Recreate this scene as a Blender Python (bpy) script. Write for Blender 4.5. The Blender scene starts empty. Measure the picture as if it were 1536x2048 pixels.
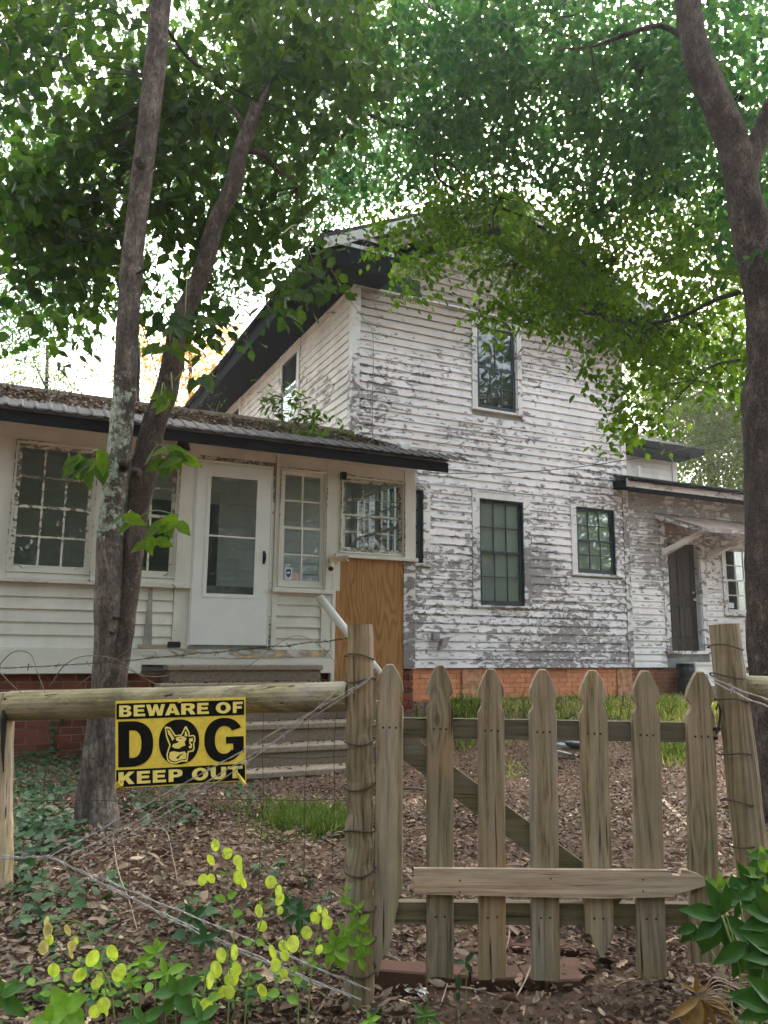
import bpy, math, random
import numpy as np
from mathutils import Vector, Matrix, noise as mnoise

random.seed(7)
RNG = np.random.default_rng(7)
C = bpy.context.scene.collection
SC = bpy.context.scene

# ------------------------------------------------------------------ camera
EZ = 1.15                                  # eye height above the ground at the gate
F, PITCH, ROLL, YAW = 1604.2, 0.16781, 0.009665, 1.1252   # measured on the photograph
cp, sp, cr, sr = math.cos(PITCH), math.sin(PITCH), math.cos(ROLL), math.sin(ROLL)
cam_d = bpy.data.cameras.new('camera')
cam = bpy.data.objects.new('camera', cam_d)
C.objects.link(cam)
SC.camera = cam
cam_d.sensor_fit = 'VERTICAL'
cam_d.sensor_height = 36.0
cam_d.lens = F / 2048 * 36.0
cam_d.clip_start = 0.05
cam_d.clip_end = 1500
xc = Vector((cr, sr * sp, -sr * cp)).normalized()
fw = Vector((0, cp, sp))
up0 = Vector((0, -sp, cp))
right = Vector((1, 0, 0)) * cr + up0 * (-sr) * -1 * -1
right = (Vector((1, 0, 0)) * cr - up0 * sr * 1.0)
# image x axis expressed in the world: solved from the calibration below
def ray(px, py):
    a = (px - 768) / F
    b = (py - 1024) / F
    x = cr * a + sr * b
    y = -sr * a + cr * b
    return np.array([x, cp + sp * y, sp - cp * y])
r0 = ray(768, 1024)
rx = Vector(ray(768 + 100, 1024) - r0).normalized()
ry = -Vector(ray(768, 1024 + 100) - r0).normalized()
rz = -Vector(r0).normalized()
M3 = Matrix((rx, ry, rz)).transposed()
cam.matrix_world = Matrix.Translation((0, 0, EZ)) @ M3.to_4x4()

# ------------------------------------------------------------------ light
world = bpy.data.worlds.new('World')
SC.world = world
world.use_nodes = True
wn = world.node_tree
wn.nodes.clear()
sky = wn.nodes.new('ShaderNodeTexSky')
sky.sky_type = 'NISHITA'
sky.sun_disc = False
SUN_EL, SUN_AZ = math.radians(48), math.radians(14)      # azimuth clockwise from +Y (the view)
sky.sun_elevation = SUN_EL
sky.sun_rotation = SUN_AZ
sky.air_density = 1.0
sky.dust_density = 4.0
sky.ozone_density = 1.0
bg = wn.nodes.new('ShaderNodeBackground')
bg.inputs['Strength'].default_value = 0.15
wo = wn.nodes.new('ShaderNodeOutputWorld')
hs = wn.nodes.new('ShaderNodeHueSaturation')          # thin bright overcast: the sky loses most of its blue
hs.inputs['Saturation'].default_value = 0.50
tn = wn.nodes.new('ShaderNodeMix'); tn.data_type = 'RGBA'; tn.blend_type = 'MULTIPLY'; tn.inputs[0].default_value = 1.0
tn.inputs[7].default_value = (1.0, 0.965, 0.90, 1)
wn.links.new(sky.outputs[0], hs.inputs['Color'])
wn.links.new(hs.outputs[0], tn.inputs[6])
wn.links.new(tn.outputs[2], bg.inputs[0])
wn.links.new(bg.outputs[0], wo.inputs[0])
sun_d = bpy.data.lights.new('sun', 'SUN')
sun_d.energy = 1.2
sun_d.angle = math.radians(14)
sun_d.color = (1.0, 0.93, 0.82)
sun = bpy.data.objects.new('sun', sun_d)
C.objects.link(sun)
sd = Vector((math.sin(SUN_AZ) * math.cos(SUN_EL), math.cos(SUN_AZ) * math.cos(SUN_EL), math.sin(SUN_EL)))
sun.rotation_euler = sd.to_track_quat('Z', 'Y').to_euler()
sun.location = (4, -6, 14)
SC.view_settings.view_transform = 'Standard'
SC.view_settings.look = 'None'
SC.view_settings.exposure = 2.88
SC.view_settings.gamma = 1.0
SC.cycles.max_bounces = 8
SC.cycles.transparent_max_bounces = 12
SC.cycles.use_denoising = True

# ------------------------------------------------------------------ frames and measuring
U = np.array([math.sin(YAW), math.cos(YAW), 0.0])     # along the house front, to the right
V = np.array([-math.cos(YAW), math.sin(YAW), 0.0])    # into the house
HROT = math.pi / 2 - YAW
def at(px, py, Y):                       # world point of a photo pixel at forward distance Y
    d = ray(px, py)
    p = d * (Y / d[1])
    return np.array([p[0], p[1], p[2] + EZ])
def hw(u, v, z):                         # house frame (z from eye level) to world
    p = U * u + V * v
    return np.array([p[0], p[1], z + EZ])
def on_v(px, py, v):                     # pixel -> (u, z) on a plane parallel to the house front
    d = ray(px, py)
    p = d * (v / float(d @ V))
    return float(p @ U), float(p[2])

# ------------------------------------------------------------------ ground height
_gc = []
def gc_px(px, py, Y):
    p = at(px, py, Y); _gc.append((p[0], p[1], p[2]))
def gc_h(u, v, z):
    p = hw(u, v, z); _gc.append((p[0], p[1], p[2]))
gc_px(720, 2010, 2.75); gc_px(1100, 1985, 2.8); gc_px(1400, 1975, 2.8)
gc_px(10, 1745, 3.3); gc_px(195, 1660, 4.2); gc_px(1530, 1640, 4.7)
gc_h(0.27, 8.8, -1.07); gc_h(2.0, 8.7, -1.12); gc_h(4.63, 8.8, -0.72); gc_h(2.9, 7.6, -1.16)
gc_h(5.8, 10.8, -0.80); gc_h(8.1, 10.8, -0.76); gc_h(9.9, 10.8, -0.76); gc_h(13.5, 10.8, -0.78)
_gc += [(-3, 1, EZ - 1.2), (0, 1, EZ - 1.2), (3, 1, EZ - 1.15), (-8, 5, EZ - 1.1), (9, 4, EZ - 1.0),
        (0, -10, EZ - 1.3), (-25, 10, EZ - 1.0), (30, 10, EZ - 0.8), (0, 40, EZ - 0.7), (-6, 11, EZ - 1.0), (14, 14, EZ - 0.75)]
_gc = np.array(_gc)
def _phi(r):
    return np.where(r > 1e-9, r ** 2 * np.log(r + 1e-9), 0.0)
_n = len(_gc)
_A = np.zeros((_n + 3, _n + 3))
_d = np.linalg.norm(_gc[:, None, :2] - _gc[None, :, :2], axis=2)
_A[:_n, :_n] = _phi(_d) + np.eye(_n) * 0.05
_A[:_n, _n] = 1; _A[:_n, _n + 1:] = _gc[:, :2]
_A[_n, :_n] = 1; _A[_n + 1:, :_n] = _gc[:, :2].T
_w = np.linalg.solve(_A, np.concatenate([_gc[:, 2], np.zeros(3)]))
def gz(x, y):
    x = np.asarray(x, float); y = np.asarray(y, float)
    xx = np.clip(x, -25, 30); yy = np.clip(y, -10, 40)
    r = np.sqrt((xx[..., None] - _gc[:, 0]) ** 2 + (yy[..., None] - _gc[:, 1]) ** 2)
    z = _phi(r) @ _w[:_n] + _w[_n] + xx * _w[_n + 1] + yy * _w[_n + 2]
    return z
def gp(px, py):                          # where the line of sight of a pixel meets the ground
    d = ray(px, py)
    t = np.linspace(1.2, 30, 1200)
    X = d[0] * t; Y = d[1] * t; Z = d[2] * t + EZ
    k = np.argmax(Z < gz(X, Y))
    return np.array([X[k], Y[k], float(gz(X[k], Y[k]))])

# ------------------------------------------------------------------ node helpers
def newmat(name):
    m = bpy.data.materials.new(name)
    m.use_nodes = True
    nt = m.node_tree
    nt.nodes.clear()
    out = nt.nodes.new('ShaderNodeOutputMaterial')
    b = nt.nodes.new('ShaderNodeBsdfPrincipled')
    nt.links.new(b.outputs[0], out.inputs[0])
    return m, nt, b, out
def nd(nt, kind, ins=None, **props):
    n = nt.nodes.new(kind)
    for k, v in props.items():
        setattr(n, k, v)
    for k, v in (ins or {}).items():
        s = n.inputs[k]
        if isinstance(v, bpy.types.NodeSocket):
            nt.links.new(v, s)
        else:
            s.default_value = v
    return n
def mth(nt, op, a, b=0.0, c=0.0, clamp=False):
    n = nd(nt, 'ShaderNodeMath', {0: a, 1: b, 2: c}, operation=op)
    n.use_clamp = clamp
    return n.outputs[0]
def mix(nt, f, a, b, blend='MIX'):
    n = nt.nodes.new('ShaderNodeMix')
    n.data_type = 'RGBA'
    n.blend_type = blend
    for s, v in ((n.inputs[0], f), (n.inputs[6], a), (n.inputs[7], b)):
        if isinstance(v, bpy.types.NodeSocket):
            nt.links.new(v, s)
        else:
            s.default_value = v if isinstance(v, (int, float)) else tuple(v) + (1,) * (4 - len(v))
    return n.outputs[2]
def ramp(nt, fac, stops, interp='LINEAR'):
    n = nt.nodes.new('ShaderNodeValToRGB')
    n.color_ramp.interpolation = interp
    e = n.color_ramp.elements
    while len(e) < len(stops):
        e.new(0.5)
    for k, (p, c) in enumerate(stops):
        e[k].position = p
        c = (c, c, c) if isinstance(c, (int, float)) else c
        e[k].color = tuple(c) + (1,)
    nt.links.new(fac, n.inputs[0])
    return n.outputs[0]
def coord(nt, which='Object', scale=(1, 1, 1), loc=(0, 0, 0)):
    tc = nt.nodes.new('ShaderNodeTexCoord')
    mp = nd(nt, 'ShaderNodeMapping', {'Vector': tc.outputs[which], 'Scale': scale, 'Location': loc})
    return mp.outputs[0]
def nz(nt, vec, scale=5.0, detail=4.0, rough=0.55, dist=0.0):
    return nd(nt, 'ShaderNodeTexNoise', {'Vector': vec, 'Scale': scale, 'Detail': detail, 'Roughness': rough, 'Distortion': dist}).outputs[0]
def bump(nt, h, strength=0.5, dist=0.01, normal=None):
    ins = {'Height': h, 'Strength': strength, 'Distance': dist}
    if normal: ins['Normal'] = normal
    return nd(nt, 'ShaderNodeBump', ins).outputs[0]
def setb(nt, b, col=None, rough=None, norm=None, spec=None, metal=None):
    for k, v in (('Base Color', col), ('Roughness', rough), ('Normal', norm), ('Specular IOR Level', spec), ('Metallic', metal)):
        if v is None: continue
        if isinstance(v, bpy.types.NodeSocket): nt.links.new(v, b.inputs[k])
        elif k == 'Base Color': b.inputs[k].default_value = tuple(v) + (1,) * (4 - len(v))
        else: b.inputs[k].default_value = v

def simple(name, col, rough=0.7, var=0.25, scale=12, bs=0.2, metal=0.0, stretch=(1, 1, 1), spec=0.4):
    m, nt, b, o = newmat(name)
    v = coord(nt, 'Object', stretch)
    n = nz(nt, v, scale, 6, 0.6)
    lo = tuple(c * (1 - var) for c in col); hi = tuple(min(1, c * (1 + var)) for c in col)
    setb(nt, b, ramp(nt, n, [(0.3, lo), (0.7, hi)]), rough, bump(nt, n, bs, 0.01), spec, metal)
    return m

def peel(name, paint, bare, thr, zgrad=0.0, zmid=2.5, expo=0.1215, z0=-0.29, dirt=0.2, sc=3.0, drip=0.12, topdirt=None, zst=1.9, dis=0.7):
    """Old paint breaking away in flakes from weathered boards."""
    m, nt, b, o = newmat(name)
    tc = nt.nodes.new('ShaderNodeTexCoord')
    sep = nd(nt, 'ShaderNodeSeparateXYZ', {0: tc.outputs['Object']})
    z = sep.outputs[2]
    fr = mth(nt, 'FRACT', mth(nt, 'DIVIDE', mth(nt, 'SUBTRACT', z, z0), expo))
    bi = mth(nt, 'FLOOR', mth(nt, 'DIVIDE', mth(nt, 'SUBTRACT', z, z0), expo))
    # every board gets its own stretch of the pattern
    off = nd(nt, 'ShaderNodeCombineXYZ', {0: mth(nt, 'MULTIPLY', bi, 3.71), 1: mth(nt, 'MULTIPLY', bi, 1.3), 2: 0.0}).outputs[0]
    v1 = nd(nt, 'ShaderNodeMapping', {'Vector': tc.outputs['Object'], 'Scale': (1, 1, zst)}).outputs[0]
    v1 = nd(nt, 'ShaderNodeVectorMath', {0: v1, 1: off}, operation='ADD').outputs[0]
    n1 = nz(nt, v1, sc, 9, 0.66, dis)
    v2 = nd(nt, 'ShaderNodeMapping', {'Vector': tc.outputs['Object'], 'Scale': (1, 1, 1.4)}).outputs[0]
    n2 = nz(nt, v2, 0.55, 3, 0.5)
    n2 = mth(nt, 'MULTIPLY', mth(nt, 'SUBTRACT', n2, 0.5), 0.55)
    g = mth(nt, 'MULTIPLY', mth(nt, 'SUBTRACT', zmid, z), zgrad)
    g = mth(nt, 'MAXIMUM', g, -0.10)
    edge = mth(nt, 'MULTIPLY', mth(nt, 'POWER', mth(nt, 'SUBTRACT', 1.0, fr), 3.0), drip)
    s = mth(nt, 'ADD', mth(nt, 'ADD', n1, n2), mth(nt, 'ADD', g, edge))
    mask = ramp(nt, s, [(thr - 0.006, 0.0), (thr + 0.006, 1.0)])
    rim = ramp(nt, s, [(thr - 0.03, 0.0), (thr - 0.008, 1.0)])
    vg = nd(nt, 'ShaderNodeMapping', {'Vector': tc.outputs['Object'], 'Scale': (2, 2, 90)}).outputs[0]
    grain = nz(nt, vg, 1.5, 5, 0.6)
    vd = nd(nt, 'ShaderNodeMapping', {'Vector': tc.outputs['Object'], 'Scale': (1, 1, 0.6)}).outputs[0]
    dn = nz(nt, vd, 2.3, 5, 0.65)
    pc = ramp(nt, dn, [(0.35, tuple(c * (1 - dirt) for c in paint)), (0.62, paint)])
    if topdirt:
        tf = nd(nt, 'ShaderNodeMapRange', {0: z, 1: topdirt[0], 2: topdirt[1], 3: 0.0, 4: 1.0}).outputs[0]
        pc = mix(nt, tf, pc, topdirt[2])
    bc = ramp(nt, grain, [(0.3, tuple(c * 0.62 for c in bare)), (0.7, tuple(min(1, c * 1.35) for c in bare))])
    col = mix(nt, mask, pc, bc)
    h = mth(nt, 'ADD', mth(nt, 'MULTIPLY', mth(nt, 'SUBTRACT', 1.0, mask), 1.0), mth(nt, 'MULTIPLY', rim, 0.7))
    bm1 = bump(nt, h, 1.0, 0.014)
    bm2 = bump(nt, grain, 0.25, 0.003, bm1)
    setb(nt, b, col, 0.75, bm2, 0.3)
    return m

def woodmat(name, col1, col2, dark, axis=2, moss=0.35, warm=0.0, freq=26, zmoss=None):
    m, nt, b, o = newmat(name)
    tc = nt.nodes.new('ShaderNodeTexCoord')
    oi = nt.nodes.new('ShaderNodeObjectInfo')
    rnd = nd(nt, 'ShaderNodeCombineXYZ', {0: mth(nt, 'MULTIPLY', oi.outputs['Random'], 37.0), 1: mth(nt, 'MULTIPLY', oi.outputs['Random'], 11.0), 2: mth(nt, 'MULTIPLY', oi.outputs['Random'], 23.0)}).outputs[0]
    base = nd(nt, 'ShaderNodeVectorMath', {0: tc.outputs['Object'], 1: rnd}, operation='ADD').outputs[0]
    sc = [1.0, 1.0, 1.0]; sc[axis] = 0.045
    v = nd(nt, 'ShaderNodeMapping', {'Vector': base, 'Scale': tuple(sc)}).outputs[0]
    ks = [3.0, 3.0, 3.0]; ks[axis] = 1.5
    kv = nd(nt, 'ShaderNodeMapping', {'Vector': base, 'Scale': tuple(ks)}).outputs[0]
    kd = nd(nt, 'ShaderNodeTexVoronoi', {'Vector': kv, 'Scale': 1.7, 'Randomness': 1.0}).outputs[0]
    kn = ramp(nt, kd, [(0.02, 1.0), (0.30, 0.0)])
    warp = mth(nt, 'ADD', nz(nt, v, 9, 2, 0.5), mth(nt, 'MULTIPLY', kn, 0.16))
    w = mth(nt, 'SINE', mth(nt, 'MULTIPLY', warp, freq * 2.4))
    fine = nz(nt, v, 160, 5, 0.7)
    blot = nz(nt, base, 5, 4, 0.6)
    g = mth(nt, 'ADD', mth(nt, 'MULTIPLY', w, 0.11), mth(nt, 'ADD', mth(nt, 'MULTIPLY', fine, 0.95), 0.03))
    c = ramp(nt, g, [(0.25, dark), (0.42, col1), (0.78, col2)])
    c = mix(nt, ramp(nt, blot, [(0.42, 0.0), (0.75, moss)]), c, (0.085, 0.088, 0.040))
    c = mix(nt, ramp(nt, kd, [(0.045, 0.85), (0.075, 0.0)]), c, tuple(k * 0.6 for k in dark))
    c = mix(nt, 1.0, c, ramp(nt, oi.outputs['Random'], [(0.0, (0.80, 0.78, 0.74)), (0.5, (1.06, 0.98, 0.90)), (1.0, (1.22, 1.16, 1.06))]), 'MULTIPLY')
    grey = nz(nt, nd(nt, 'ShaderNodeMapping', {'Vector': base, 'Scale': tuple(3 * k for k in sc)}).outputs[0], 3.5, 3, 0.6)
    c = mix(nt, ramp(nt, grey, [(0.45, 0.0), (0.70, 0.55)]), c, tuple(0.33 * sum(col2) * k for k in (1.04, 0.97, 0.84)))
    b2 = nz(nt, base, 2.2, 3, 0.5)
    c = mix(nt, ramp(nt, b2, [(0.55, 0.0), (0.72, warm)]), c, (0.42, 0.24, 0.09))
    if zmoss:
        sepz = nd(nt, 'ShaderNodeSeparateXYZ', {0: tc.outputs['Object']}).outputs[2]
        f = nd(nt, 'ShaderNodeMapRange', {0: mth(nt, 'ADD', sepz, mth(nt, 'MULTIPLY', blot, 0.25)), 1: zmoss[0], 2: zmoss[1], 3: 0.75, 4: 0.0}).outputs[0]
        c = mix(nt, f, c, (0.10, 0.095, 0.035))
    crack = ramp(nt, nz(nt, nd(nt, 'ShaderNodeMapping', {'Vector': base, 'Scale': tuple(0.6 * k for k in sc)}).outputs[0], 90, 2, 0.5), [(0.27, 0.0), (0.33, 1.0)])
    c = mix(nt, mth(nt, 'SUBTRACT', 1.0, crack), c, tuple(k * 0.7 for k in dark))
    h = mth(nt, 'ADD', mth(nt, 'MULTIPLY', g, 0.6), crack)
    setb(nt, b, c, 0.85, bump(nt, h, 0.55, 0.004), 0.25)
    return m

def barkmat(name, c1, c2, lichen=0.0, scale=14, vor=0.55):
    m, nt, b, o = newmat(name)
    v = coord(nt, 'Object', (1, 1, 0.42))
    vo = nd(nt, 'ShaderNodeTexVoronoi', {'Vector': v, 'Scale': scale * (4.2 if not lichen else 3.0) * (1.6 if vor > .5 else 1.0), 'Randomness': 1.0}, feature='DISTANCE_TO_EDGE').outputs[0]
    n = nz(nt, v, scale, 8, 0.7, 0.3)
    n2 = nz(nt, coord(nt, 'Object', (1, 1, 1)), 3.0, 4, 0.6)
    cr_ = ramp(nt, vo, [(0.0, 0.0), (0.18, 1.0)])
    h = mth(nt, 'ADD', mth(nt, 'MULTIPLY', cr_, 0.9 * vor), n)
    c = ramp(nt, n, [(0.36, tuple(k * .7 for k in c1)), (0.5, c1), (0.64, c2)])
    c = mix(nt, mth(nt, 'MULTIPLY', mth(nt, 'SUBTRACT', 1.0, cr_), vor), c, tuple(k * 0.4 for k in c1))
    if lichen:
        vz = nd(nt, 'ShaderNodeSeparateXYZ', {0: coord(nt, 'Object')}).outputs
        zf = ramp(nt, nd(nt, 'ShaderNodeMapRange', {0: vz[2], 1: 1.3, 2: 2.7}).outputs[0], [(0.0, 0.0), (0.15, 0.9), (0.6, 1.0), (0.8, 0.35), (1.0, 0.25)])
        xf = ramp(nt, nd(nt, 'ShaderNodeMapRange', {0: vz[0], 1: -0.12, 2: 0.22}).outputs[0], [(0.0, 1.1), (1.0, 0.0)])
        nl = nz(nt, coord(nt, 'Object'), 16, 9, 0.75)
        lf = mth(nt, 'MULTIPLY', mth(nt, 'MULTIPLY', zf, xf), lichen)
        lm = ramp(nt, mth(nt, 'ADD', nl, mth(nt, 'MULTIPLY', lf, 0.26)), [(0.66, 0.0), (0.70, 1.0)])
        c = mix(nt, lm, c, (0.33, 0.38, 0.30))
    c = mix(nt, ramp(nt, n2, [(0.5, 0.0), (0.8, 0.4)]), c, tuple(min(1, k * 1.5) for k in c2))
    n5 = nz(nt, v, scale * 6, 5, 0.75)
    c = mix(nt, 1.0, c, ramp(nt, n5, [(0.36, 0.5), (0.62, 1.35)]), 'MULTIPLY')
    h = mth(nt, 'ADD', h, mth(nt, 'MULTIPLY', n5, 0.7))
    setb(nt, b, c, 0.9, bump(nt, h, 0.8, 0.012), 0.2)
    return m

def leafmat(name, stops, trans=0.45, rough=0.55, tmul=(1.3, 1.5, 0.5), vein=False):
    m, nt, b, o = newmat(name)
    g = nt.nodes.new('ShaderNodeNewGeometry')
    r = g.outputs['Random Per Island']
    col = ramp(nt, r, stops)
    n = nz(nt, coord(nt, 'Object'), 0.9, 3, 0.5)
    col = mix(nt, ramp(nt, n, [(0.35, 0.0), (0.7, 0.5)]), col, stops[-1][1])
    n2 = nz(nt, coord(nt, 'Object'), 40, 3, 0.5)
    col2 = mix(nt, 1.0, col, ramp(nt, n2, [(0.3, 0.75), (0.7, 1.2)]), 'MULTIPLY')
    setb(nt, b, col2, rough, bump(nt, n2, 0.3, 0.004), 0.2)
    t = nd(nt, 'ShaderNodeBsdfTranslucent', {'Color': mix(nt, 1.0, col2, tmul, 'MULTIPLY')})
    ms = nd(nt, 'ShaderNodeMixShader', {0: trans, 1: b.outputs[0], 2: t.outputs[0]})
    nt.links.new(ms.outputs[0], o.inputs[0])
    return m

def glassmat(name, tint=(0.75, 0.82, 0.82), refl=1.0, dirt=0.12, base=0.03):
    m, nt, b, o = newmat(name)
    fr = nd(nt, 'ShaderNodeFresnel', {'IOR': 1.5}).outputs[0]
    n = nz(nt, coord(nt, 'Object', (1, 1, 1)), 1.7, 2, 0.5)
    nb = bump(nt, n, 0.05, 0.02)
    gl = nd(nt, 'ShaderNodeBsdfGlossy', {'Color': (1, 1, 1, 1), 'Roughness': 0.02, 'Normal': nb})
    tr = nd(nt, 'ShaderNodeBsdfTransparent', {'Color': tint + (1,)})
    f = mth(nt, 'ADD', mth(nt, 'MULTIPLY', fr, 1.3 * refl), base, clamp=True)
    ms = nd(nt, 'ShaderNodeMixShader', {0: f, 1: tr.outputs[0], 2: gl.outputs[0]})
    dn = nz(nt, coord(nt, 'Object', (1, 1, 1)), 4, 6, 0.65)
    df = nd(nt, 'ShaderNodeBsdfDiffuse', {'Color': (0.30, 0.33, 0.31, 1)})
    ms2 = nd(nt, 'ShaderNodeMixShader', {0: ramp(nt, dn, [(0.35, dirt * 0.3), (0.75, dirt)]), 1: ms.outputs[0], 2: df.outputs[0]})
    nt.links.new(ms2.outputs[0], o.inputs[0])
    return m

M = {}
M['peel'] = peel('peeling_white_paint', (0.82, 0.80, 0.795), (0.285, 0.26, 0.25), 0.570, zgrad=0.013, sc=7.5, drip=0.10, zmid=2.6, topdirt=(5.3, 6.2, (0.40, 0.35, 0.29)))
M['peel_trim'] = peel('peeling_trim_paint', (0.78, 0.77, 0.745), (0.25, 0.23, 0.215), 0.545, zgrad=0.02, expo=0.4, drip=0.0, sc=7)
M['side_paint'] = peel('side_wall_paint', (0.72, 0.70, 0.65), (0.25, 0.22, 0.19), 0.70, expo=0.135, z0=-0.29, dirt=0.2)
M['wing_paint'] = peel('wing_wall_paint', (0.80, 0.79, 0.76), (0.33, 0.30, 0.28), 0.615, zgrad=-0.085, zmid=1.7, expo=0.115, sc=6, dirt=0.16)
M['porch_paint'] = peel('porch_cream_paint', (0.72, 0.71, 0.64), (0.28, 0.24, 0.19), 0.73, expo=0.135, z0=-0.03, dirt=0.18, sc=5, zgrad=0.03, zmid=0.9)
M['porch_trim'] = peel('porch_trim_paint', (0.72, 0.71, 0.64), (0.30, 0.24, 0.18), 0.735, expo=0.5, z0=0, dirt=0.14, sc=6, drip=0.0, zgrad=0.02, zmid=1.0)
M['sash_paint'] = peel('flaking_sash_paint', (0.70, 0.69, 0.61), (0.24, 0.20, 0.15), 0.585, expo=2.0, z0=0.7, dirt=0.15, sc=14, drip=0.10)
M['bare_board'] = peel('new_bare_board', (0.64, 0.62, 0.56), (0.55, 0.42, 0.24), 0.56, expo=0.5, z0=-0.3, sc=2.2, drip=0.05)
M['door_white'] = simple('storm_door_white', (0.74, 0.76, 0.74), 0.45, 0.05, 3, 0.02)
M['glass'] = glassmat('old_window_glass', (0.90, 0.96, 0.97), 0.8, 0.10, 0.015)
M['glass_dark'] = glassmat('storm_window_glass', (0.86, 0.90, 0.89), 0.6, 0.06, 0.005)
M['dark_frame'] = simple('dark_storm_frame', (0.030, 0.042, 0.050), 0.4, 0.3, 8, 0.05)
M['blind'] = simple('window_blind', (0.80, 0.82, 0.78), 0.6, 0.06, 4, 0.02)
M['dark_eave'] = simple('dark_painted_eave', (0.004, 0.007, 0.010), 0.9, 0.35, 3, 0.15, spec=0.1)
M['green_frieze'] = simple('dark_greenish_frieze', (0.035, 0.060, 0.050), 0.9, 0.35, 9, 0.3, spec=0.1)
M['shingle'] = simple('asphalt_shingles', (0.045, 0.05, 0.055), 0.95, 0.4, 30, 0.5)
M['fascia_dark'] = simple('gutter_dark_paint', (0.011, 0.014, 0.020), 0.75, 0.35, 5, 0.1, stretch=(1, 1, 4), spec=0.2)
M['tin'] = simple('weathered_roof_tin', (0.075, 0.073, 0.068), 0.8, 0.5, 5, 0.15, 0.0, spec=0.15)
M['tin_grey'] = simple('dull_grey_roof_sheet', (0.050, 0.050, 0.048), 0.7, 0.35, 5, 0.15, 0.0, spec=0.2)
M['rust_tin'] = simple('rusty_awning_tin', (0.26, 0.20, 0.165), 0.6, 0.35, 3, 0.15, 0.25)
M['old_board'] = woodmat('roof_edge_board', (0.17, 0.14, 0.11), (0.26, 0.22, 0.18), (0.07, 0.055, 0.045), axis=0, moss=0.3)
M['eave_wood'] = simple('dull_eave_timber', (0.30, 0.30, 0.27), 0.8, 0.3, 5, 0.2)
M['plain_dark'] = simple('dim_interior_board', (0.10, 0.10, 0.09), 0.8, 0.3, 3, 0.1)  # dark colour stands for unlit rooms behind the panes
M['room_wall'] = simple('room_white_boards', (0.80, 0.82, 0.80), 0.7, 0.08, 3, 0.05)
M['door_old'] = woodmat('weathered_brown_door', (0.050, 0.043, 0.038), (0.095, 0.083, 0.073), (0.016, 0.014, 0.013), axis=2, moss=0.05)
M['brown_wood'] = simple('brown_furniture', (0.16, 0.09, 0.05), 0.6, 0.3, 6, 0.1)
M['picket'] = woodmat('weathered_picket_wood', (0.225, 0.186, 0.124), (0.40, 0.34, 0.24), (0.070, 0.050, 0.032), axis=2, moss=0.42, warm=0.4, zmoss=(-0.02, 0.30))
M['board_h'] = woodmat('fresh_picket_wood', (0.40, 0.305, 0.215), (0.62, 0.51, 0.38), (0.14, 0.095, 0.065), axis=0, moss=0.05)
M['rail_h'] = woodmat('mossy_rail_wood', (0.105, 0.092, 0.055), (0.19, 0.17, 0.105), (0.04, 0.035, 0.022), axis=0, moss=0.75)
M['log'] = woodmat('weathered_log_rail', (0.205, 0.185, 0.105), (0.38, 0.345, 0.215), (0.06, 0.052, 0.028), axis=0, moss=0.95, freq=14)
M['post'] = woodmat('weathered_post_wood', (0.200, 0.165, 0.102), (0.350, 0.295, 0.200), (0.060, 0.048, 0.031), axis=2, moss=0.5, warm=0.2)
M['post_pale'] = woodmat('split_post_wood', (0.32, 0.25, 0.15), (0.52, 0.43, 0.29), (0.07, 0.05, 0.035), axis=2, moss=0.3, warm=0.3)
M['lath'] = simple('pale_lath', (0.36, 0.27, 0.17), 0.7, 0.15, 10, 0.1)
M['bark_a'] = barkmat('grey_brown_bark', (0.105, 0.088, 0.074), (0.230, 0.195, 0.162), 1.0, 12, 0.28)
M['bark_rough'] = barkmat('rough_brown_bark', (0.090, 0.070, 0.056), (0.200, 0.158, 0.128), 0.0, 20)
M['bark_b'] = barkmat('brown_scaly_bark', (0.078, 0.060, 0.049), (0.175, 0.136, 0.110), 0.0, 15)
M['bark_far'] = barkmat('dark_far_bark', (0.04, 0.036, 0.03), (0.09, 0.08, 0.065), 0.0, 10)
M['twig'] = simple('dry_twig', (0.30, 0.23, 0.17), 0.85, 0.4, 20, 0.2)
M['vine_dry'] = simple('dry_vine', (0.16, 0.12, 0.09), 0.85, 0.4, 20, 0.2)
M['wire'] = simple('rusty_wire', (0.06, 0.042, 0.032), 0.7, 0.4, 20, 0.1, 0.3)
M['barb'] = simple('galvanised_barbed_wire', (0.38, 0.36, 0.34), 0.6, 0.35, 30, 0.1, 0.2)
M['cable'] = simple('pale_cable', (0.30, 0.29, 0.26), 0.7, 0.1, 3, 0.02)
M['cable_dark'] = simple('black_cable', (0.03, 0.035, 0.035), 0.6, 0.1, 3, 0.02)
M['concrete'] = simple('gritty_step_concrete', (0.205, 0.165, 0.122), 0.9, 0.25, 45, 0.5)
M['concrete_edge'] = simple('worn_step_edge', (0.27, 0.222, 0.165), 0.9, 0.3, 30, 0.5)
M['black_plastic'] = simple('black_plastic', (0.012, 0.012, 0.014), 0.4, 0.1, 4, 0.02)
M['beige_plastic'] = simple('yellowed_plastic', (0.52, 0.45, 0.30), 0.55, 0.25, 20, 0.1)
M['grey_box'] = simple('grey_metal_box', (0.27, 0.25, 0.25), 0.6, 0.15, 10, 0.1)
M['black_metal'] = simple('charred_black', (0.012, 0.012, 0.012), 0.6, 0.5, 10, 0.3)
M['pale_metal'] = simple('pale_scratched_metal', (0.42, 0.47, 0.48), 0.35, 0.2, 12, 0.1, 0.4)
M['nail'] = simple('rusted_nail', (0.035, 0.02, 0.015), 0.8, 0.2, 10, 0.1)
M['yellow_tie'] = simple('yellow_tie', (0.62, 0.48, 0.06), 0.6, 0.25, 30, 0.2)
M['white_scrap'] = simple('white_scrap', (0.70, 0.70, 0.66), 0.8, 0.1, 30, 0.2)

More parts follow.
